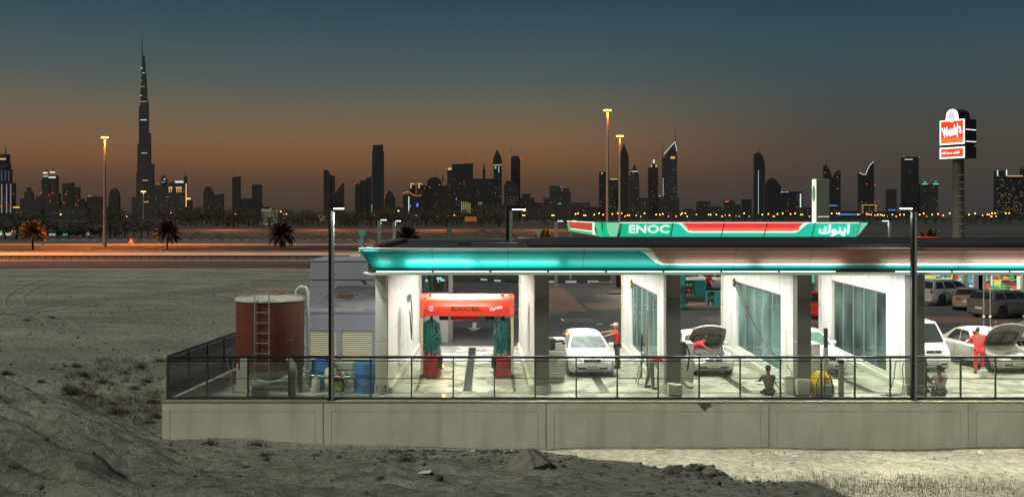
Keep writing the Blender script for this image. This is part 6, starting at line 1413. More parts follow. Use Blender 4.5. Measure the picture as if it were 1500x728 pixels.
# cranes and antenna on roofs
def crane(px, y0, y1, Y, jib, lab):
    s = Y/F; t = thing('tower_crane', lab, 'crane', (WX(px,Y), Y+8, WZ(y1,Y)-.5)); H_ = (y1-y0)*s; w = .42*s
    MB().tube([(0,0,0),(0,0,H_)], w/2, 4).build('mast', mat('crane_steel', (.10,.08,.06), .6), t)
    MB().tube([(jib[0]*s,0,H_+jib[1]*s),(0,0,H_),(jib[2]*s,0,H_+jib[3]*s)], w/2, 4).build('jib', MATS['crane_steel'], t)
    MB().box((jib[0]-.0)*s,(jib[0]+1.0)*s*1.0,-1,1,H_+jib[1]*s-1.5,H_+jib[1]*s).build('counterweight', MATS['crane_steel'], t); return t
crane(341.5, 252, 259, 3300, (2,-1,-6,-9) and (1.5,-1,-5,8), 'luffing crane above the slanted top tower')
crane(681.5, 230, 240, 2900, (2,0,-7,0), 'flat topped crane on the big dark square block')
crane(640, 252, 261, 3100, (-2,-1,3.5,7), 'luffing crane on the broad domed block')
crane(93, 261.5, 269, 3100, (-2,0,5,0), 'small crane on the flat topped tower at the left')
crane(749, 222, 231, 3050, (1,0,-1.2,5.5), 'white antenna crane on the tall square tower right of the bullet tower')
LM_ = [(-10,'at the left edge'),(20,'behind the lit kiosk'),(45,'behind the first palm'),(75,'below the twin spires'),(100,'below the flat topped tower with a crane'),(130,'over the low green lit building'),(153,'beside the left high mast'),(168,'below the rounded top tower'),(185,'between the high mast and the tallest tower'),(210,'at the foot of the tallest tower'),(236,'below the block with the lit dome'),(260,'below the golden columned block'),(285,'left of the curved topped towers'),(310,'below the curved topped towers'),(345,'below the slanted top tower'),(376,'below the plain square tower'),(395,'by the flat roofed house'),(412,'above the third palm'),(440,'right of the third palm'),(471,'by the orange lit board'),(486,'behind the left tall lamp post'),(510,'between the dark sloped towers'),(531,'below the upswept dark slabs'),(553,'below the tall notched tower'),(575,'below the small domed tower'),(598,'behind the dark bushy palm'),(632,'below the broad domed block'),(660,'below the golden topped slim tower'),(690,'by the wide brown billboard'),(712,'below the green window columns'),(728,'below the bullet tower'),(750,'behind the middle lamp post'),(775,'below the low stepped block'),(797,'above the feathery orange palm'),(815,'below the block with the green light'),(845,'below the many windowed low block'),(890,'behind the tallest mast'),(913,'below the brown pyramid roofed tower'),(930,'below the glass crowned tower'),(957,'below the golden topped tower'),(982,'at the foot of the slanted roof tower'),(1008,'right of the slanted roof tower'),(1031,'below the pale grey block'),(1068,'below the red edged block'),(1094,'left of the tall curved tower'),(1113,'below the tall curved tower'),(1132,'below the domed dark block'),(1160,'below the white edged block'),(1196,'behind the pale totem'),(1215,'below the sloping slim tower'),(1240,'by the blue roof line'),(1270,'at the golden lit low block'),(1306,'below the small grey tower'),(1334,'below the black slab'),(1362,'below the green crowned tower'),(1403,'behind the sign pole'),(1435,'right of the sign pole'),(1470,'below the large apartment tower'),(1500,'at the right edge')]
def near_(px): return min(LM_, key=lambda q: abs(q[0]-px))[1]
# ------------------------------------------------------------------ high masts and road lamps
sod = (1.0,.235,.018)
sodE = em('sodium_lamp_glow', (1,.60,.16), 4.0); sodF = em('far_sodium_glow', (1,.42,.10), 5)
def mast(px, ytop, Y, lab, power, r=.16, hs=1.0, aim=None, cone=142):
    X = WX(px, Y); H_ = WZ(ytop, Y)-G0; t = thing('high_mast', lab, 'lamp mast', (X, Y, G0))
    MB().lathe([(r*1.6,0),(r,H_*.7),(r*.75,H_)], n=12).build('mast_pole', mat('mast_galvanised', (.24,.23,.20), .5, .2), t)
    MB().lathe([(.9*hs,H_-.12),(1.0*hs,H_),(.9*hs,H_+.1)], n=16).build('head_ring', galv, t)
    for i in range(8):
        a = i*math.pi/4; MB().box(math.cos(a)*1.15*hs-.34*hs, math.cos(a)*1.15*hs+.34*hs, math.sin(a)*1.1*hs-.22*hs, math.sin(a)*1.1*hs+.22*hs, H_-.75*hs, H_-.13, bev=.05).build('floodlight', sodE, t)
    lamp('SPOT', 'mast_light', (0,0,H_-.6), power, sod, .4, aim=aim or (0,0,-1), parent=t, spot=math.radians(cone)); return t
mast(153.5, 200, 234, 'tall lamp mast with glowing orange head beside the highway at the left', 300000, .28, .6)
mast(890, 160, 174.5, 'tallest lamp mast, behind the pump canopy, glowing orange', 50000, .22, .5)
mast(908, 198, 230, 'second tall lamp mast, just right of the tallest one', 70000, .28, .6)
mast(-260, 196, 225, 'lamp mast beside the highway left of the picture', 300000, .28, .6)
mast(-420, 130, 150, 'lamp mast added out of view to light the near side of the highway', 800000, .28, .6, (1.5,.85,-.55), 88)  # unseen mast, added to light the pale strip and near lanes
mast(210, 280, 726, 'distant lamp mast in front of the tallest tower', 200000, .35, 1.2)
for px_, Y_ in ((330,545),(480,545),(640,540),(800,545)): lamp('POINT', 'road_light', (WX(px_,Y_),Y_,11), 60000, sod, .6)
def far_lamp_proto():
    t = thing('street_lamp', 'distant street lamp glowing orange', 'street lamp', (0,0,0))
    MB().tube([(0,0,0),(0,0,12)], .14, 5).build('pole', mat('far_pole', (.20,.14,.09), .7), t); MB().box(-1.6,1.6,-.1,.1,11.9,12.05).build('arm', MATS['far_pole'], t)
    hd = MB().sphere((0,0,0), .95, nu=8, nv=5).mesh('lamp_head'); hd.materials.append(sodF); piece(hd, 'lamp_head', t, (-1.9,0,12)); piece(hd, 'lamp_head', t, (1.9,0,12)); return t
def far_lamp_single():
    t = thing('street_lamp', 'distant street lamp glowing orange', 'street lamp', (0,0,0))
    MB().tube([(0,0,0),(0,0,11.6)], .14, 5).build('pole', MATS['far_pole'], t); MB().box(-.1,1.0,-.1,.1,11.5,11.62).build('arm', MATS['far_pole'], t)
    piece(MB().sphere((0,0,0), 1.0, nu=8, nv=5, m=sodF).mesh('lamp_head'), 'lamp_head', t, (.9,0,11.9)); return t
P2 = far_lamp_proto(); P1 = far_lamp_single()
spots = [(88,314,1,''),(185,317,1,''),(249,312,1,''),(323,317.2,1,''),(346.5,313.6,2,''),(375,317.2,1,''),(394,317.2,1,''),(410,310,1,''),(418,313.6,2,''),(448,317.2,1,''),(469,315.6,1,''),(498,317.2,1,''),(516,317.2,2,''),(549,315,2,''),(552,317,1,''),(582,309,1,''),(610,315.6,2,''),(614,317.2,1,''),(637,316.6,1,''),(641,317.2,1,''),
         (656,316.4,1,''),(666,315.4,2,''),(671,317.2,1,''),(694,317.2,1,''),(720,315.4,2,''),(725,317,1,''),(758,317,1,''),(765,307,1,''),(767,315.4,2,''),(810,315.6,2,''),(771,317.2,1,'')]
rl = random.Random(44); x = 838
while x < 1498:
    if not (1186 < x < 1214 or 1392 < x < 1414): spots.append((x, rl.choice([312.5,313.5,314.5,315.5,316.5,317,317.2]), rl.choice([1,1,1,2]), ''))
    x += rl.uniform(3.2, 9)
for i, (px, py, n, _) in enumerate(spots):
    s = rl.uniform(.85,1.1) if py < 317 else .75; top = G0+12*s; Y = (top-EYE)*F/(PY0-py)
    o = copy_tree(P2 if n == 2 else P1); o.location = (WX(px, Y), Y, G0); k = s; o.scale = (s, s, s)
    sc_ = min(1.35, max(.55, Y/1500*1.0))
    for c in o.children:
        if c.name.startswith('lamp_head'): c.scale = (sc_/s,)*3
    o['group'] = 'orange street lamps far off below the skyline'
    left_ = px < 830
    if left_:
        nm = ('twin headed ' if n == 2 else '')+'orange street lamp on the far road'
        o['label'] = '%s %s' % (nm, near_(px)) if 1 else '%s, %s' % (nm, 'above the trees far left' if px < 120 else 'left of the tallest tower' if px < 200 else 'right of the tallest tower' if px < 260 else 'between the first two dark palms' if px < 335 else 'left of the third palm' if px < 400 else 'right of the third palm' if px < 460 else 'near the left tall lamp post' if px < 505 else 'left of the tall square tower' if px < 560 else 'by the dark bushy palm' if px < 620 else 'in the middle of the picture' if px < 740 else 'right of the middle lamp post')
    else: o['label'] = 'one of the many small orange street lamps strung out far behind the pump canopy'
for P in (P1, P2):
    for c in list(P.children): bpy.data.objects.remove(c)
    bpy.data.objects.remove(P)
# ------------------------------------------------------------------ roadside barriers
def rail_line(nm, lab, Y, x0, x1, dx, h_, m, beam=(.3,.62), pw=.1, cat='guard rail', grp=None):
    t = thing(nm, lab, cat, (x0, Y, G0+.03)); L_ = x1-x0
    b = MB(); b.box(0,L_,-.05,-.02,beam[0],beam[1]); b.box(0,L_,-.09,-.051,beam[0]+.04,beam[0]+.12); b.box(0,L_,-.09,-.051,beam[1]-.12,beam[1]-.04); b.build('beam', m, t)
    pm_ = MB().box(-pw/2,pw/2,-.02,pw,0,h_).mesh('post'); pm_.materials.append(m); k = int(L_/dx)
    for i in range(k+1): piece(pm_, 'post', t, (i*dx,0,0))
    return t
rm_ = mat('guard_rail_steel', (.10,.085,.07), .5, .3)
rail_line('guard_rail', 'long dark steel guard rail with short posts along the near side of the highway', 165, -105, -24, 1.5, .72, rm_, (.42,.74), .16)
rail_line('guard_rail', 'thin guard rail on the median behind the palms', 205, -85, -26, 1.4, .80, rm_, (.62,.80), .10)
jm = mat('light_trail_pale', (.58,.55,.44), .6, var=.1, scale=.3)
t = thing('light_trail_barrier', 'long pale strip standing in for traffic light trails along the highway', 'barrier', (0,177,G0+.052))  # added pale blocks imitate the bright line of traffic light trails
b = MB()
for i in range(110):
    x = -150+i*1.52*1.3
    if x > -5: break
    sg = MB().prism([(-.3,0),(.3,0),(.12,.35),(.09,.80),(-.09,.80),(-.12,.35)], x, x+1.96, axis='x').build('barrier_block', jm, t)
wr = {}
for nm_, mm in (('red', mat('barrier_red', (.16,.03,.02), .6)), ('white', mat('barrier_white', (.17,.16,.14), .6))):
    k_ = MB().prism([(-.28,0),(.28,0),(.12,.2),(.09,.42),(-.09,.42),(-.12,.2)], 0, 1.55, axis='x').mesh('barrier_block'); k_.materials.append(mm); wr[nm_] = k_
t = thing('striped_barrier', 'long row of red and white traffic barrier blocks beyond the highway', 'barrier', (0,300,G0+.02))
x = WX(60,300); i = 0
while x < WX(745,300): piece(wr['red' if i%2 else 'white'], 'barrier_block', t, (x,0,0)); x += 1.6; i += 1
t = thing('striped_barrier', 'short row of red and white barrier blocks near the dark bushy palm', 'barrier', (0,268,G0+.02))
x = WX(525,268); i = 0
while x < WX(600,268): piece(wr['red' if i%2 else 'white'], 'barrier_block', t, (x,0,0), scale=(1.0,1.2,1.9)); x += 1.6; i += 1
kbm = mat('light_kerb', (.55,.52,.45), .6)
kind(MB().box(-520,-20,252.2,252.7,G0,G0+.2).build('median_kerb', kbm), 'structure'); kind(MB().box(-520,-20,200,204,G0+.053,G0+.16).build('median_strip', mat('median_soil', (.15,.12,.08), .9, var=.3)), 'structure'); kind(MB().box(-600,900,160.2,160.8,G0+.01,G0+.10).build('verge_kerb', kbm), 'structure')
for (px, py, w, h_, Y, mm, lab) in ((471,319.5,10,7,760,em('board_orange', (.55,.28,.09), .35),'small orange lit board on legs right of the third palm'),(689.5,321,17,7,640,em('board_brown', (.30,.15,.06), .3),'wide brown lit billboard beyond the road in the middle'),(64,360.5,6,5.5,230,mat('road_sign_beige', (.42,.34,.24), .6),'small beige road sign beside the first palm')):
    s = Y/F; t = thing('billboard', lab, 'billboard', (WX(px,Y),Y,G0)); zc_ = WZ(py,Y)-G0
    MB().box(-w*s/2,w*s/2,-.1,.1,zc_-h_*s/2,zc_+h_*s/2).build('board', mm, t)
    for q in (-.35,.35): MB().box(w*s*q-.12,w*s*q+.12,.101,.3,0,zc_).build('leg', MATS['far_pole'], t)
t = thing('warning_sign', 'small triangular warning sign beyond the highway', 'sign', (WX(192,250),250,G0)); MB().box(-.06,.06,0,.1,0,.9).build('post', galv, t); b = MB(); b.prism([(-.75,.6),(.75,.6),(0,1.9)], -.08, -.02, axis='y'); b.build('board', mat('sign_salmon', (.65,.25,.15), .5), t)
t = thing('flat_roof_house', 'small flat roofed house lit pale behind the trees left of centre', 'house', (WX(392,900),900,G0)); s = 900/F
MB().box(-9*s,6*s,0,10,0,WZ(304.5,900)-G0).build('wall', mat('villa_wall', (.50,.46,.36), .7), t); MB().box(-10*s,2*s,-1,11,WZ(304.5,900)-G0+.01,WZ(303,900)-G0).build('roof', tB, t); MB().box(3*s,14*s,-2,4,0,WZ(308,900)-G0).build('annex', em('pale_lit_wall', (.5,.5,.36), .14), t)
for i in range(4): MB().box((-7+i*3)*s,(-6+i*3)*s,-.1,-.01,WZ(309,900)-G0,WZ(306.5,900)-G0).build('window', warmw, t)
# low lit roadside places at the left
def lowlit(px0, px1, y0, y1, Y, wall, lights, lab):
    s = Y/F; t = thing('roadside_building', lab, 'building', (WX(px0,Y),Y,G0)); w = (px1-px0)*s; H_ = WZ(y0,Y)-G0
    MB().box(0,w,0,6,0,H_).build('wall', wall, t); MB().box(-.3,w+.3,-.8,6.3,H_+.01,H_+.3).build('roof', tB, t)
    for (a,b_,c,d,m_) in lights: MB().box((a-px0)*s,(b_-px0)*s,-.15,-.02,WZ(d,Y)-G0,WZ(c,Y)-G0).build('lit_window', m_, t)
    return t
g1 = em('green_shop_light', (.10,.75,.35), .8); g2 = em('pale_green_light', (.55,.80,.55), .55); g3 = em('white_green_light', (.75,1,.85), 1.2); y1_ = em('yellow_lit_canvas', (1,.62,.03), .9)
lowlit(66, 104, 340, 350, 385, tC, [(72,76,342,347,g2),(77,81,342,347,g2),(87,90.5,346,350,g3),(92,98,342.5,345,g1),(93,100,347,348.5,g1),(98,99,341,348,g1)], 'low roadside shops with green lit fronts right of the first palm')
lowlit(112, 146, 338, 349, 390, tC, [(127,133,340,347,g2),(128,136,346,348,g3),(140,143,346,348,g3),(115,118,345,347,g2)], 'low building with white green lights behind dark trees left of the high mast')
lowlit(-6, 24, 336, 351, 385, mat('pale_kiosk', (.45,.43,.36), .6), [(6,16,341,347,em('kiosk_cream', (.8,.75,.5), .7)),(5,17,347,351.5,y1_),(17,22,338,340,amb),(-4,3,338,346,g2)], 'kiosk with a yellow lit counter at the left edge')
# ------------------------------------------------------------------ trees
leafd = [mat('leaf_dark', (.022,.030,.016), .8, col2=(.045,.055,.025), scale=.5), mat('leaf_olive', (.035,.038,.018), .8, col2=(.06,.06,.028), scale=.5)]
barkm = mat('bark', (.05,.038,.028), .9)
def tree_meshes(seed, lm, n=620, spread=1.0):
    r = random.Random(seed); tb = MB(); tb.tube([(0,0,0),(.02,.02,.25),(.0,0,.5)], .035, 6, r2=.02)
    for i in range(6):
        a = r.uniform(0,6.28); tb.tube([(0,0,.28+.04*i),(.15*math.cos(a),.15*math.sin(a),.45+.04*i),(.28*math.cos(a)*spread,.28*math.sin(a)*spread,.62+.04*i)], .014, 4, r2=.005)
    cl = [(r.uniform(-.33,.33)*spread, r.uniform(-.33,.33)*spread, r.uniform(.16,.84), r.uniform(.12,.22)) for _ in range(14)]
    cb = MB(); vs = []; fs = []
    for i in range(n):
        c = r.choice(cl); d = Vector((r.gauss(0,1),r.gauss(0,1),r.gauss(0,.8))).normalized()*c[3]*r.uniform(.45,1.12); p = Vector(c[:3])+d
        u = Vector((r.gauss(0,1),r.gauss(0,1),r.gauss(0,1))).normalized(); v = u.cross(Vector((r.gauss(0,1),r.gauss(0,1),r.gauss(0,1)))).normalized(); s = r.uniform(.014,.034)
        k = len(vs); vs += [p+u*s, p+v*s*.6, p-u*s, p-v*s*.6]; fs.append((k,k+1,k+2,k+3))
    cb.add(vs, fs); a = tb.mesh('trunk'); a.materials.append(barkm); b_ = cb.mesh('crown'); b_.materials.append(lm); return a, b_
TM = [tree_meshes(i, leafd[i%2], 700) for i in range(5)]
TL_ = ['bushy','broad','slim','ragged','low','tall','lopsided','sparse']; used_ = {}
def tree(px, ybase, ytop, lab, grp, w=1.0, Y=None, k=None):
    lab = ('dark tree beside the highway, ' if ybase > 345 else 'dark tree far off, ')+near_(px); used_[lab] = used_.get(lab,0)+1; lab += ['',', second one there',', third one there'][min(2,used_[lab]-1)]
    Y = Y or 7.35*F/(ybase-PY0); H_ = (ybase-ytop)*Y/F*1.08; t = thing('tree', lab, 'tree', (WX(px,Y),Y,G0), rnd.uniform(0,6.28), grp); a, c = TM[k if k is not None else rnd.randrange(5)]
    for me_, nm in ((a,'trunk'),(c,'crown')): o = piece(me_, nm, t); o.scale = (H_*w, H_*w, H_)
    return t
rt = random.Random(9)
near = 'dark trees beside the highway at the left'; far = 'dark trees in the belt below the skyline'
for px, yb, yt in ((-10,349,322),(8,350,318),(24,350,312),(33,348,314),(58,349,318),(70,349,317),(84,348,320),(100,347,321),(112,347,325),(122,348,319),(132,349,322),(146,348,321),(160,349,318),(168,347,322),(182,348,322),(196,347,325),(206,349,319),(216,348,322),(228,348,328)):
    tree(px, yb, yt, 'dark tree beside the highway, %s' % ('at the left edge' if px < 30 else 'behind the first palm' if px < 80 else 'over the green lit shops' if px < 150 else 'just right of the high mast' if px < 190 else 'behind the second palm'), near, rt.uniform(1.3,2.0))
x = 134
while x < 742:
    if not 205 < x < 232:
        yt = 309+rt.uniform(-3,4)-(5 if 284 < x < 340 else 0)-(4 if 160 < x < 176 or 560 < x < 580 else 0)
        tree(x, 330+rt.uniform(-2,4), yt, 'dark tree in the belt below the skyline, %s' % ('left of the tallest tower' if x < 205 else 'right of the tallest tower' if x < 300 else 'above the second and third palm' if x < 420 else 'behind the left tall lamp post' if x < 520 else 'left of the dark bushy palm' if x < 590 else 'in the middle of the picture'), far, rt.uniform(1.2,2.2))
    x += rt.uniform(5.5, 10)
x = 742
while x < 1505:
    tree(x, 327+rt.uniform(-2,3), 315+rt.uniform(-1.5,3), 'low dark tree far off, %s' % ('left of the pump canopy' if x < 840 else 'behind the pump canopy' if x < 1190 else 'between the totem and the right lamp post' if x < 1340 else 'near the thick sign pole' if x < 1430 else 'near the right edge'), far, rt.uniform(1.0,1.9))
    x += rt.uniform(9, 16)
# palms
def palm(px, Y, ytop, label, base=G0, n=34, fl=None, lm=None, trunk_r=.22, crown=.60, up=1.0):
    X = WX(px, Y); H_ = WZ(ytop, Y)-base; t = thing('palm_tree', label, 'palm tree', (X, Y, base)); r = random.Random(int(px)); th = H_*crown; fl = (fl or H_*.52)*.86
    lm = lm or mat('palm_leaf', (.035,.036,.018), .8, var=.3)
    b = MB(); b.lathe([(trunk_r*1.25,0),(trunk_r,th*.15),(trunk_r*.92,th*.5),(trunk_r,th*.85),(trunk_r*1.3,th*.95),(trunk_r*.6,th*1.04)], n=10); b.build('trunk', barkm, t)
    me_ = []
    for k in range(3):
        b = MB(); segs = 9; L_ = fl*(1+.1*k); pts = []
        droop = (.35,.6,.9)[k]
        for i in range(segs+1): u = i/segs; pts.append(Vector((L_*u*(1-.12*u*droop), 0, L_*(.55*up*u-droop*u*u*.8))))
        b.tube(pts, .025*L_/3, 4, r2=.006)
        for i in range(1, segs*4):
            u = i/(segs*4); j = min(int(u*segs), segs-1); f = u*segs-j; p = pts[j].lerp(pts[j+1], f); ll = L_*.20*math.sin(math.pi*min(1, u*.85+.15))**.6
            for s in (-1, 1):
                q = p+Vector((ll*.55, s*ll*.75, -ll*.5)); w = Vector((L_*.024, 0, 0)); b.add([p-w, p+w, q+w*.3, q-w*.3], [(0,1,2,3)])
        m_ = b.mesh('frond'); m_.materials.append(lm); me_.append(m_)
    for i in range(n):
        u = i/n; el_ = math.radians(82-98*u+r.uniform(-9,9)); piece(me_[min(2, int(u*3))], 'frond', t, (0,0,th), (r.uniform(-.2,.2), -el_+.35, i*2.39996+r.uniform(-.2,.2)))
    return t
palm(48, 214, 325, 'palm lit reddish orange beside the highway, first from the left', n=90, fl=3.5, lm=mat('palm_leaf_lit', (.20,.13,.06), .7, var=.3))  # leaf colour carries the orange light falling on this palm
palm(245, 214, 325, 'dark palm beside the highway, second from the left', n=90, fl=3.6)
palm(412, 214, 328, 'dark drooping palm beside the highway left of the tall lamp post', n=90, fl=3.7, up=.7)
palm(597, 190, 319, 'dark bushy palm behind the left end of the hall roof', n=90, fl=3.2, crown=.42)
palm(797, 150, 318, 'feathery palm in lamplit orange brown left of the pump canopy', n=90, fl=2.9, crown=.42, lm=mat('palm_leaf_sodium_lit', (.30,.19,.05), .7, var=.3))  # orange sodium lamplight is put into this leaf colour
palm(1362, 130, 317, 'dim olive palm right of the right lamp post', n=50, fl=3.0, crown=.45, lm=mat('palm_leaf_olive', (.10,.085,.035), .7))
# low dark earth banks beyond the highway
for (px, Y, w, d, h_) in ((300,330,34,10,2.0),(550,320,40,12,2.4),(715,330,26,10,2.9),(430,340,30,9,1.5),(640,345,30,9,1.4),(1360,300,60,10,1.2)):
    b = MB(); n = 14; vs = []
    for j in range(5):
        for i in range(n+1):
            q = i/n*2-1; v = j/4*2-1; vs.append((WX(px,Y)+q*w/2, Y+v*d/2, G0-.2+h_*max(0,1-q*q)*max(0,1-v*v)*(1+.25*math.sin(i*2.1+j))))
    b.add(vs, [(j*(n+1)+i, j*(n+1)+i+1, (j+1)*(n+1)+i+1, (j+1)*(n+1)+i) for j in range(4) for i in range(n)], None, True); kind(b.build('earth_bank', mat('bank_soil', (.06,.052,.040), .95, var=.4, scale=.3)), 'structure')
# ------------------------------------------------------------------ desert plants, stones, grass
def shrub_mesh(seed, n=150, dry=False):
    r = random.Random(seed); b = MB(); b2 = MB()
    for i in range(n):
        a = r.uniform(0,6.28); el_ = r.uniform(.15,1.4); L_ = r.uniform(.4,1.0); d = Vector((math.cos(a)*math.cos(el_), math.sin(a)*math.cos(el_), math.sin(el_)*.8)); p0 = Vector((r.gauss(0,.09), r.gauss(0,.09), 0)); p1 = p0+d*L_*.55+Vector((r.gauss(0,.04),r.gauss(0,.04),0)); p2 = p1+d*L_*.42+Vector((r.gauss(0,.08),r.gauss(0,.08),-.06)); w = Vector((-math.sin(a),math.cos(a),0))*.011
        b.add([p0-w,p0+w,p1+w,p1-w,p2], [(0,1,2,3),(3,2,4)])
        for k in range(3):
            q = p1.lerp(p2, r.random()); s = r.uniform(.02,.05); u = Vector((r.gauss(0,1),r.gauss(0,1),r.gauss(0,1))).normalized()*s; v = Vector((r.gauss(0,1),r.gauss(0,1),r.gauss(0,1))).normalized()*s; b2.add([q+u,q+v,q-u,q-v], [(0,1,2,3)])
    a_ = b.mesh('twigs'); a_.materials.append(mat('dry_twig', (.12,.105,.065), .9)); c_ = b2.mesh('leaves'); c_.materials.append(mat('shrub_leaf', (.075,.075,.042), .9, var=.3)); return a_, c_
SM = [shrub_mesh(i) for i in range(4)]
def shrub(px, py, s, lab, Y):
    x = WX(px, Y); t = thing('shrub', lab, 'shrub', (x, Y, gz(x, Y)-.03), rnd.uniform(0,6.28), 'scrubby bushes on the sand'); a, c = SM[rnd.randrange(4)]
    for me_, nm in ((a,'twigs'),(c,'leaves')): o = piece(me_, nm, t); o.scale = (s*.72, s*.72, s*.5)
def ground_hit(px, py, y0=9.0, y1=140.0):
    """where the sight line of a photo pixel first meets the sand"""
    Ys = np.arange(y0, y1, .1); X = (px-PX0)*Ys/F; zr = EYE-(py-PY0)*Ys/F; g = terrain_z(X, Ys); k = np.argmax(g >= zr)
    return float(Ys[k]) if g[k] >= zr[k] else None
sh_spots = [(111,538,.8,'lone bush in the hollow, upper left of the group'),(121,550,.9,'bush in the hollow left of the wall, second from the top'),(105,577,1.3,'broad dark bush in the hollow left of the wall'),(98,572,.9,'bush at the left side of the hollow'),(135,582,.8,'bush in the middle of the hollow'),(150,560,.7,'bush right of the middle of the hollow'),(165,592,.7,'low bush near the bottom of the hollow'),(172,607,1.5,'darkest spreading bush at the bottom of the hollow'),
  (205,540,.9,'dry bush against the corner of the side railing'),(215,560,.9,'dry bush beside the wall corner'),(222,590,1.0,'dry bush just left of the wall end'),(228,612,.9,'lowest dry bush left of the wall end'),(196,570,.7,'small dry bush left of the wall corner'),(183,548,.6,'small bush behind the hollow'),(216,620,.8,'dry tuft at the foot of the wall end'),(236,530,.8,'bush behind the corner of the side railing'),
  (307,650,.9,'bush on the sand in front of the wall left of centre'),(272,640,.5,'small tuft at the foot of the wall near its left end'),(378,653,1.0,'dead bush with a fallen branch before the wall'),(386,668,.8,'small dead bush below the fallen branch'),(470,645,1.0,'bush at the wall foot below the lamp post'),(595,676,1.1,'dark flat bush at the edge of the dug sand'),(635,650,.5,'reddish tuft at the wall foot'),(558,700,.5,'tiny bush low in the foreground left of centre'),(515,655,.4,'small tuft at the wall foot'),
  (20,690,.5,'tiny dry tuft in the left foreground'),(8,548,.8,'bush on the dune crest at the left edge'),(40,470,.5,'small bush far out on the sand at the left'),(76,466,.5,'lone small bush on the plain'),(60,560,.6,'low bush on the dune crest'),(1415,700,.4,'tiny tuft in the right foreground')]
for (px, py, s, lab) in sh_spots:
    Y = ground_hit(px, py, 9 if py > 630 or px < 80 else 24)
    if Y and not (px > 240 and Y > 30.3): shrub(px, py, s*.75*max(.6, Y/34), lab, Y)
# stones
def rock_mesh(seed, sub=2, rough=.28, flat=.7):
    bm = bmesh.new(); bmesh.ops.create_icosphere(bm, subdivisions=sub, radius=1.0); r = random.Random(seed); off = [Vector((r.gauss(0,1),r.gauss(0,1),r.gauss(0,1))).normalized() for _ in range(14)]; cut = [r.uniform(.42,.75) for _ in off]
    for v in bm.verts:
        p = v.co.copy()
        for n_, c in zip(off, cut):
            d = p.dot(n_)
            if d > c: p -= n_*(d-c)
        p *= 1+r.uniform(-.04,.04); p.z *= flat; v.co = p
    me_ = bpy.data.meshes.new('rock'); bm.to_mesh(me_); bm.free(); return me_
rockm = mat('rock_grey_brown', (.13,.12,.095), .9, col2=(.22,.20,.16), scale=3, bump=.5, bscale=10)
Yb = ground_hit(776, 683, 12) or 21
bo_ = rock_mesh(21, 3, flat=.9); bo_.materials.append(rockm); o = bpy.data.objects.new('boulder', bo_); COL.objects.link(o); o.location = (WX(776,Yb), Yb, gz(WX(776,Yb),Yb)+.02); o.scale = (.60,.42,.48); o.rotation_euler = (.1,-.2,.3); tag(o, 'angular grey boulder on the dug sand in front of the wall', 'boulder')
ws = rock_mesh(8, 2); ws.materials.append(mat('pale_stone', (.42,.41,.36), .8, var=.15)); o = bpy.data.objects.new('stone', ws); COL.objects.link(o); o.location = (WX(1437,29.6),29.6,gz(WX(1437,29.6),29.6)+.03); o.scale = (.19,.14,.12); tag(o, 'pale rounded stone at the foot of the wall at the right', 'stone')
# clods and gravel: too many to count
r = random.Random(77); b = MB(); oct_ = [(1,0,0),(-1,0,0),(0,1,0),(0,-1,0),(0,0,1),(0,0,-1)]; of = [(0,2,4),(2,1,4),(1,3,4),(3,0,4),(2,0,5),(1,2,5),(3,1,5),(0,3,5)]
RK = []
for i_ in range(6):
    m_ = rock_mesh(100+i_, 2, flat=1.0); RK.append([tuple(v.co) for v in m_.vertices]); RF = [tuple(p_.vertices) for p_ in m_.polygons]; bpy.data.meshes.remove(m_)
def clods(n, fx0, fx1, fy0, fy1, s0, s1, pow_=2.2):
    X = [r.uniform(fx0, fx1) for _ in range(n)]; Y = [r.uniform(fy0, fy1) for _ in range(n)]; Z = terrain_z(np.array(X), np.array(Y))
    for x, y, z in zip(X, Y, Z):
        if x > -10.6 and y > 30.3: continue
        s = s0+(s1-s0)*r.random()**pow_; a = r.uniform(0,6.28); ca, sa = math.cos(a), math.sin(a); vs = []
        big = s > .03; ax_ = (r.uniform(.7,1.3), r.uniform(.6,1.1), r.uniform(.45,.85))
        for p in (RK[r.randrange(6)] if big else oct_):
            q = [c*s*e_*(1 if big else r.uniform(.6,1.2)) for c, e_ in zip(p, ax_)]; vs.append((x+q[0]*ca-q[1]*sa, y+q[0]*sa+q[1]*ca, z+q[2]+s*.1))
        b.add(vs, RF if big else of)
clods(1500, -3.5, 7.5, 15.5, 22.5, .008, .075, 5); clods(900, -6, 15, 22, 30, .008, .05, 3); clods(700, -9, -1, 12, 24, .006, .035, 3); clods(900, -40, -9, 30, 90, .02, .14, 3); clods(500, 2, 12, 11, 18, .01, .09, 2.4); clods(260, 3.2, 5.2, 17.2, 19, .02, .13, 3.5); clods(200, -2.2, .6, 19.6, 21.3, .02, .12, 4); clods(120, -4, 6, 10, 20, .02, .12, 4); clods(500, -12, -3, 9, 22, .01, .06, 3)
kind(b.build('sand_clods', mat('dark_clod', (.075,.068,.052), .95, var=.4, scale=5)), 'stuff')
b = MB()
for i in range(2600):
    cx_ = r.choice((7.2,8.6,9.2,10.2,11.6,12.0,13.4,5.9)); x = r.gauss(cx_, .55); y = r.gauss(25.9+(.2 if cx_ > 9 else 0), .55)
    z = gz(x, y) if False else None; b_ = (x, y)
    hh = r.uniform(.05,.20); a = r.uniform(0,6.28); w = .007
    b.add([(x-w*math.cos(a),y-w*math.sin(a),0),(x+w*math.cos(a),y+w*math.sin(a),0),(x+r.uniform(-.05,.05),y+r.uniform(-.05,.05),hh)], [(0,1,2)])
vv = np.array(b.v); zz_ = terrain_z(vv[:,0], vv[:,1]); vv[:,2] += zz_; b.v = [tuple(v) for v in vv]
kind(b.build('dry_grass', mat('dry_grass', (.16,.135,.075), .9, var=.3)), 'stuff')
for (px, py, lab, w) in ((1018,692,'small heap',0),):
    pass
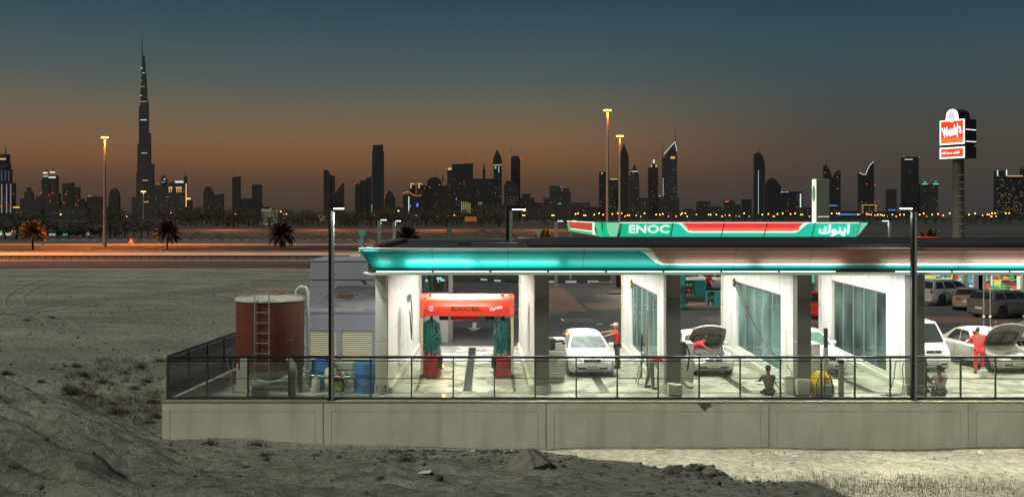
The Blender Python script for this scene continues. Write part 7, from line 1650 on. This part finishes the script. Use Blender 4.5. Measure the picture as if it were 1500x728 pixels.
t = thing('fallen_branch', 'dead branch lying on the sand in front of the wall left of centre', 'branch', (WX(372,27),27,gz(WX(372,27),27)+.04))
MB().tube([(-.5,0,0),(-.1,.05,.06),(.3,0,.03),(.9,-.1,.02)], .03, 6, r2=.012).build('limb', barkm, t); MB().tube([(.0,.05,.05),(.2,.25,.15),(.35,.5,.12)], .018, 5, r2=.006).build('twig', barkm, t)
for (px, py, lab) in ((622,699,'small white scrap of paper low on the sand'),(1090,677,'pale scrap lying on the lit sand at the right'),(1163,669,'white scrap on the lit sand under the third bay'),(700,0,'')):
    if not py: continue
    Y = ground_hit(px, py, 14) or 26; x = WX(px, Y); q = MB().add([(-.10,-.05,.01),(.08,-.06,.02),(.11,.05,.035),(-.06,.06,.01),(-.10,-.05,.0),(.08,-.06,.01),(.11,.05,.025),(-.06,.06,.0)], [(0,1,2,3),(7,6,5,4),(0,4,5,1),(1,5,6,2),(2,6,7,3),(3,7,4,0)])
    o = tag(q.build('paper_scrap', mat('paper_white', (.6,.6,.57), .8)), lab, 'litter'); o.location = (x, Y, gz(x, Y)+.01)

# low dry scrub in the hollow and along the wall: too fine to count
b = MB(); r = random.Random(91)
def scrub(n, px0, px1, py0, py1, hmin=24, hmax_=.3):
    for _ in range(n):
        px, py = r.uniform(px0, px1), r.uniform(py0, py1); Y = (EYE-G0-.2)*F/(py-PY0); x = WX(px, Y)
        if x > -10.8 and Y > 29.9: continue
        z = gz(x, Y)
        for k in range(r.randint(6, 16)):
            a = r.uniform(0,6.28); h_ = r.uniform(.05, hmax_); dx, dy = r.gauss(0,.10), r.gauss(0,.10); w = .010
            b.add([(x+dx-w*math.cos(a),Y+dy-w*math.sin(a),z-.02),(x+dx+w*math.cos(a),Y+dy+w*math.sin(a),z-.02),(x+dx+r.gauss(0,.09),Y+dy+r.gauss(0,.09),z+h_)], [(0,1,2)])
scrub(260, 140, 236, 528, 628); scrub(90, 95, 150, 560, 600); scrub(60, 240, 700, 640, 662, hmax_=.16); scrub(60, 0, 230, 430, 560, hmax_=.2)
kind(b.build('low_scrub', mat('dry_twig', (.12,.105,.065))), 'stuff')

# faint tyre tracks across the plain
tm_ = mat('tyre_track_sand', (.25,.24,.19), .95, var=.2, scale=3)
for (x0, y0, x1, y1, bend) in ((-46,60,-24,126,4),(-44,58,-21,125,4.5),(-20,50,-52,112,-5),(-38,100,-16,70,3)):
    for off_ in (0, 1.6):
        vs = []; n = 90
        for i in range(n+1):
            u = i/n; x = x0+(x1-x0)*u+bend*math.sin(u*math.pi)+off_; y = y0+(y1-y0)*u; vs += [(x-.12, y), (x+.12, y)]
        q = np.array(vs); zz_ = terrain_z(q[:,0], q[:,1])+.035; vs = [(a, c, z) for (a, c), z in zip(vs, zz_)]
        kind(MB().add(vs, [(2*i,2*i+1,2*i+3,2*i+2) for i in range(n)], None, True).build('tyre_track', tm_), 'structure')
# ------------------------------------------------------------------ evening haze
hz = MB().box(-6500, 6500, -60, 7000, -3.5, 960).build('haze', None)
hm = bpy.data.materials.new('haze'); hm.use_nodes = True; t_ = hm.node_tree; t_.nodes.clear(); ho = t_.nodes.new('ShaderNodeOutputMaterial'); hv = t_.nodes.new('ShaderNodeVolumePrincipled')
hv.inputs['Color'].default_value = (.80,.78,.76,1); hv.inputs['Density'].default_value = 1.5e-5; hv.inputs['Anisotropy'].default_value = .2
t_.links.new(hv.outputs[0], ho.inputs['Volume']); hz.data.materials.append(hm); kind(hz, 'stuff')
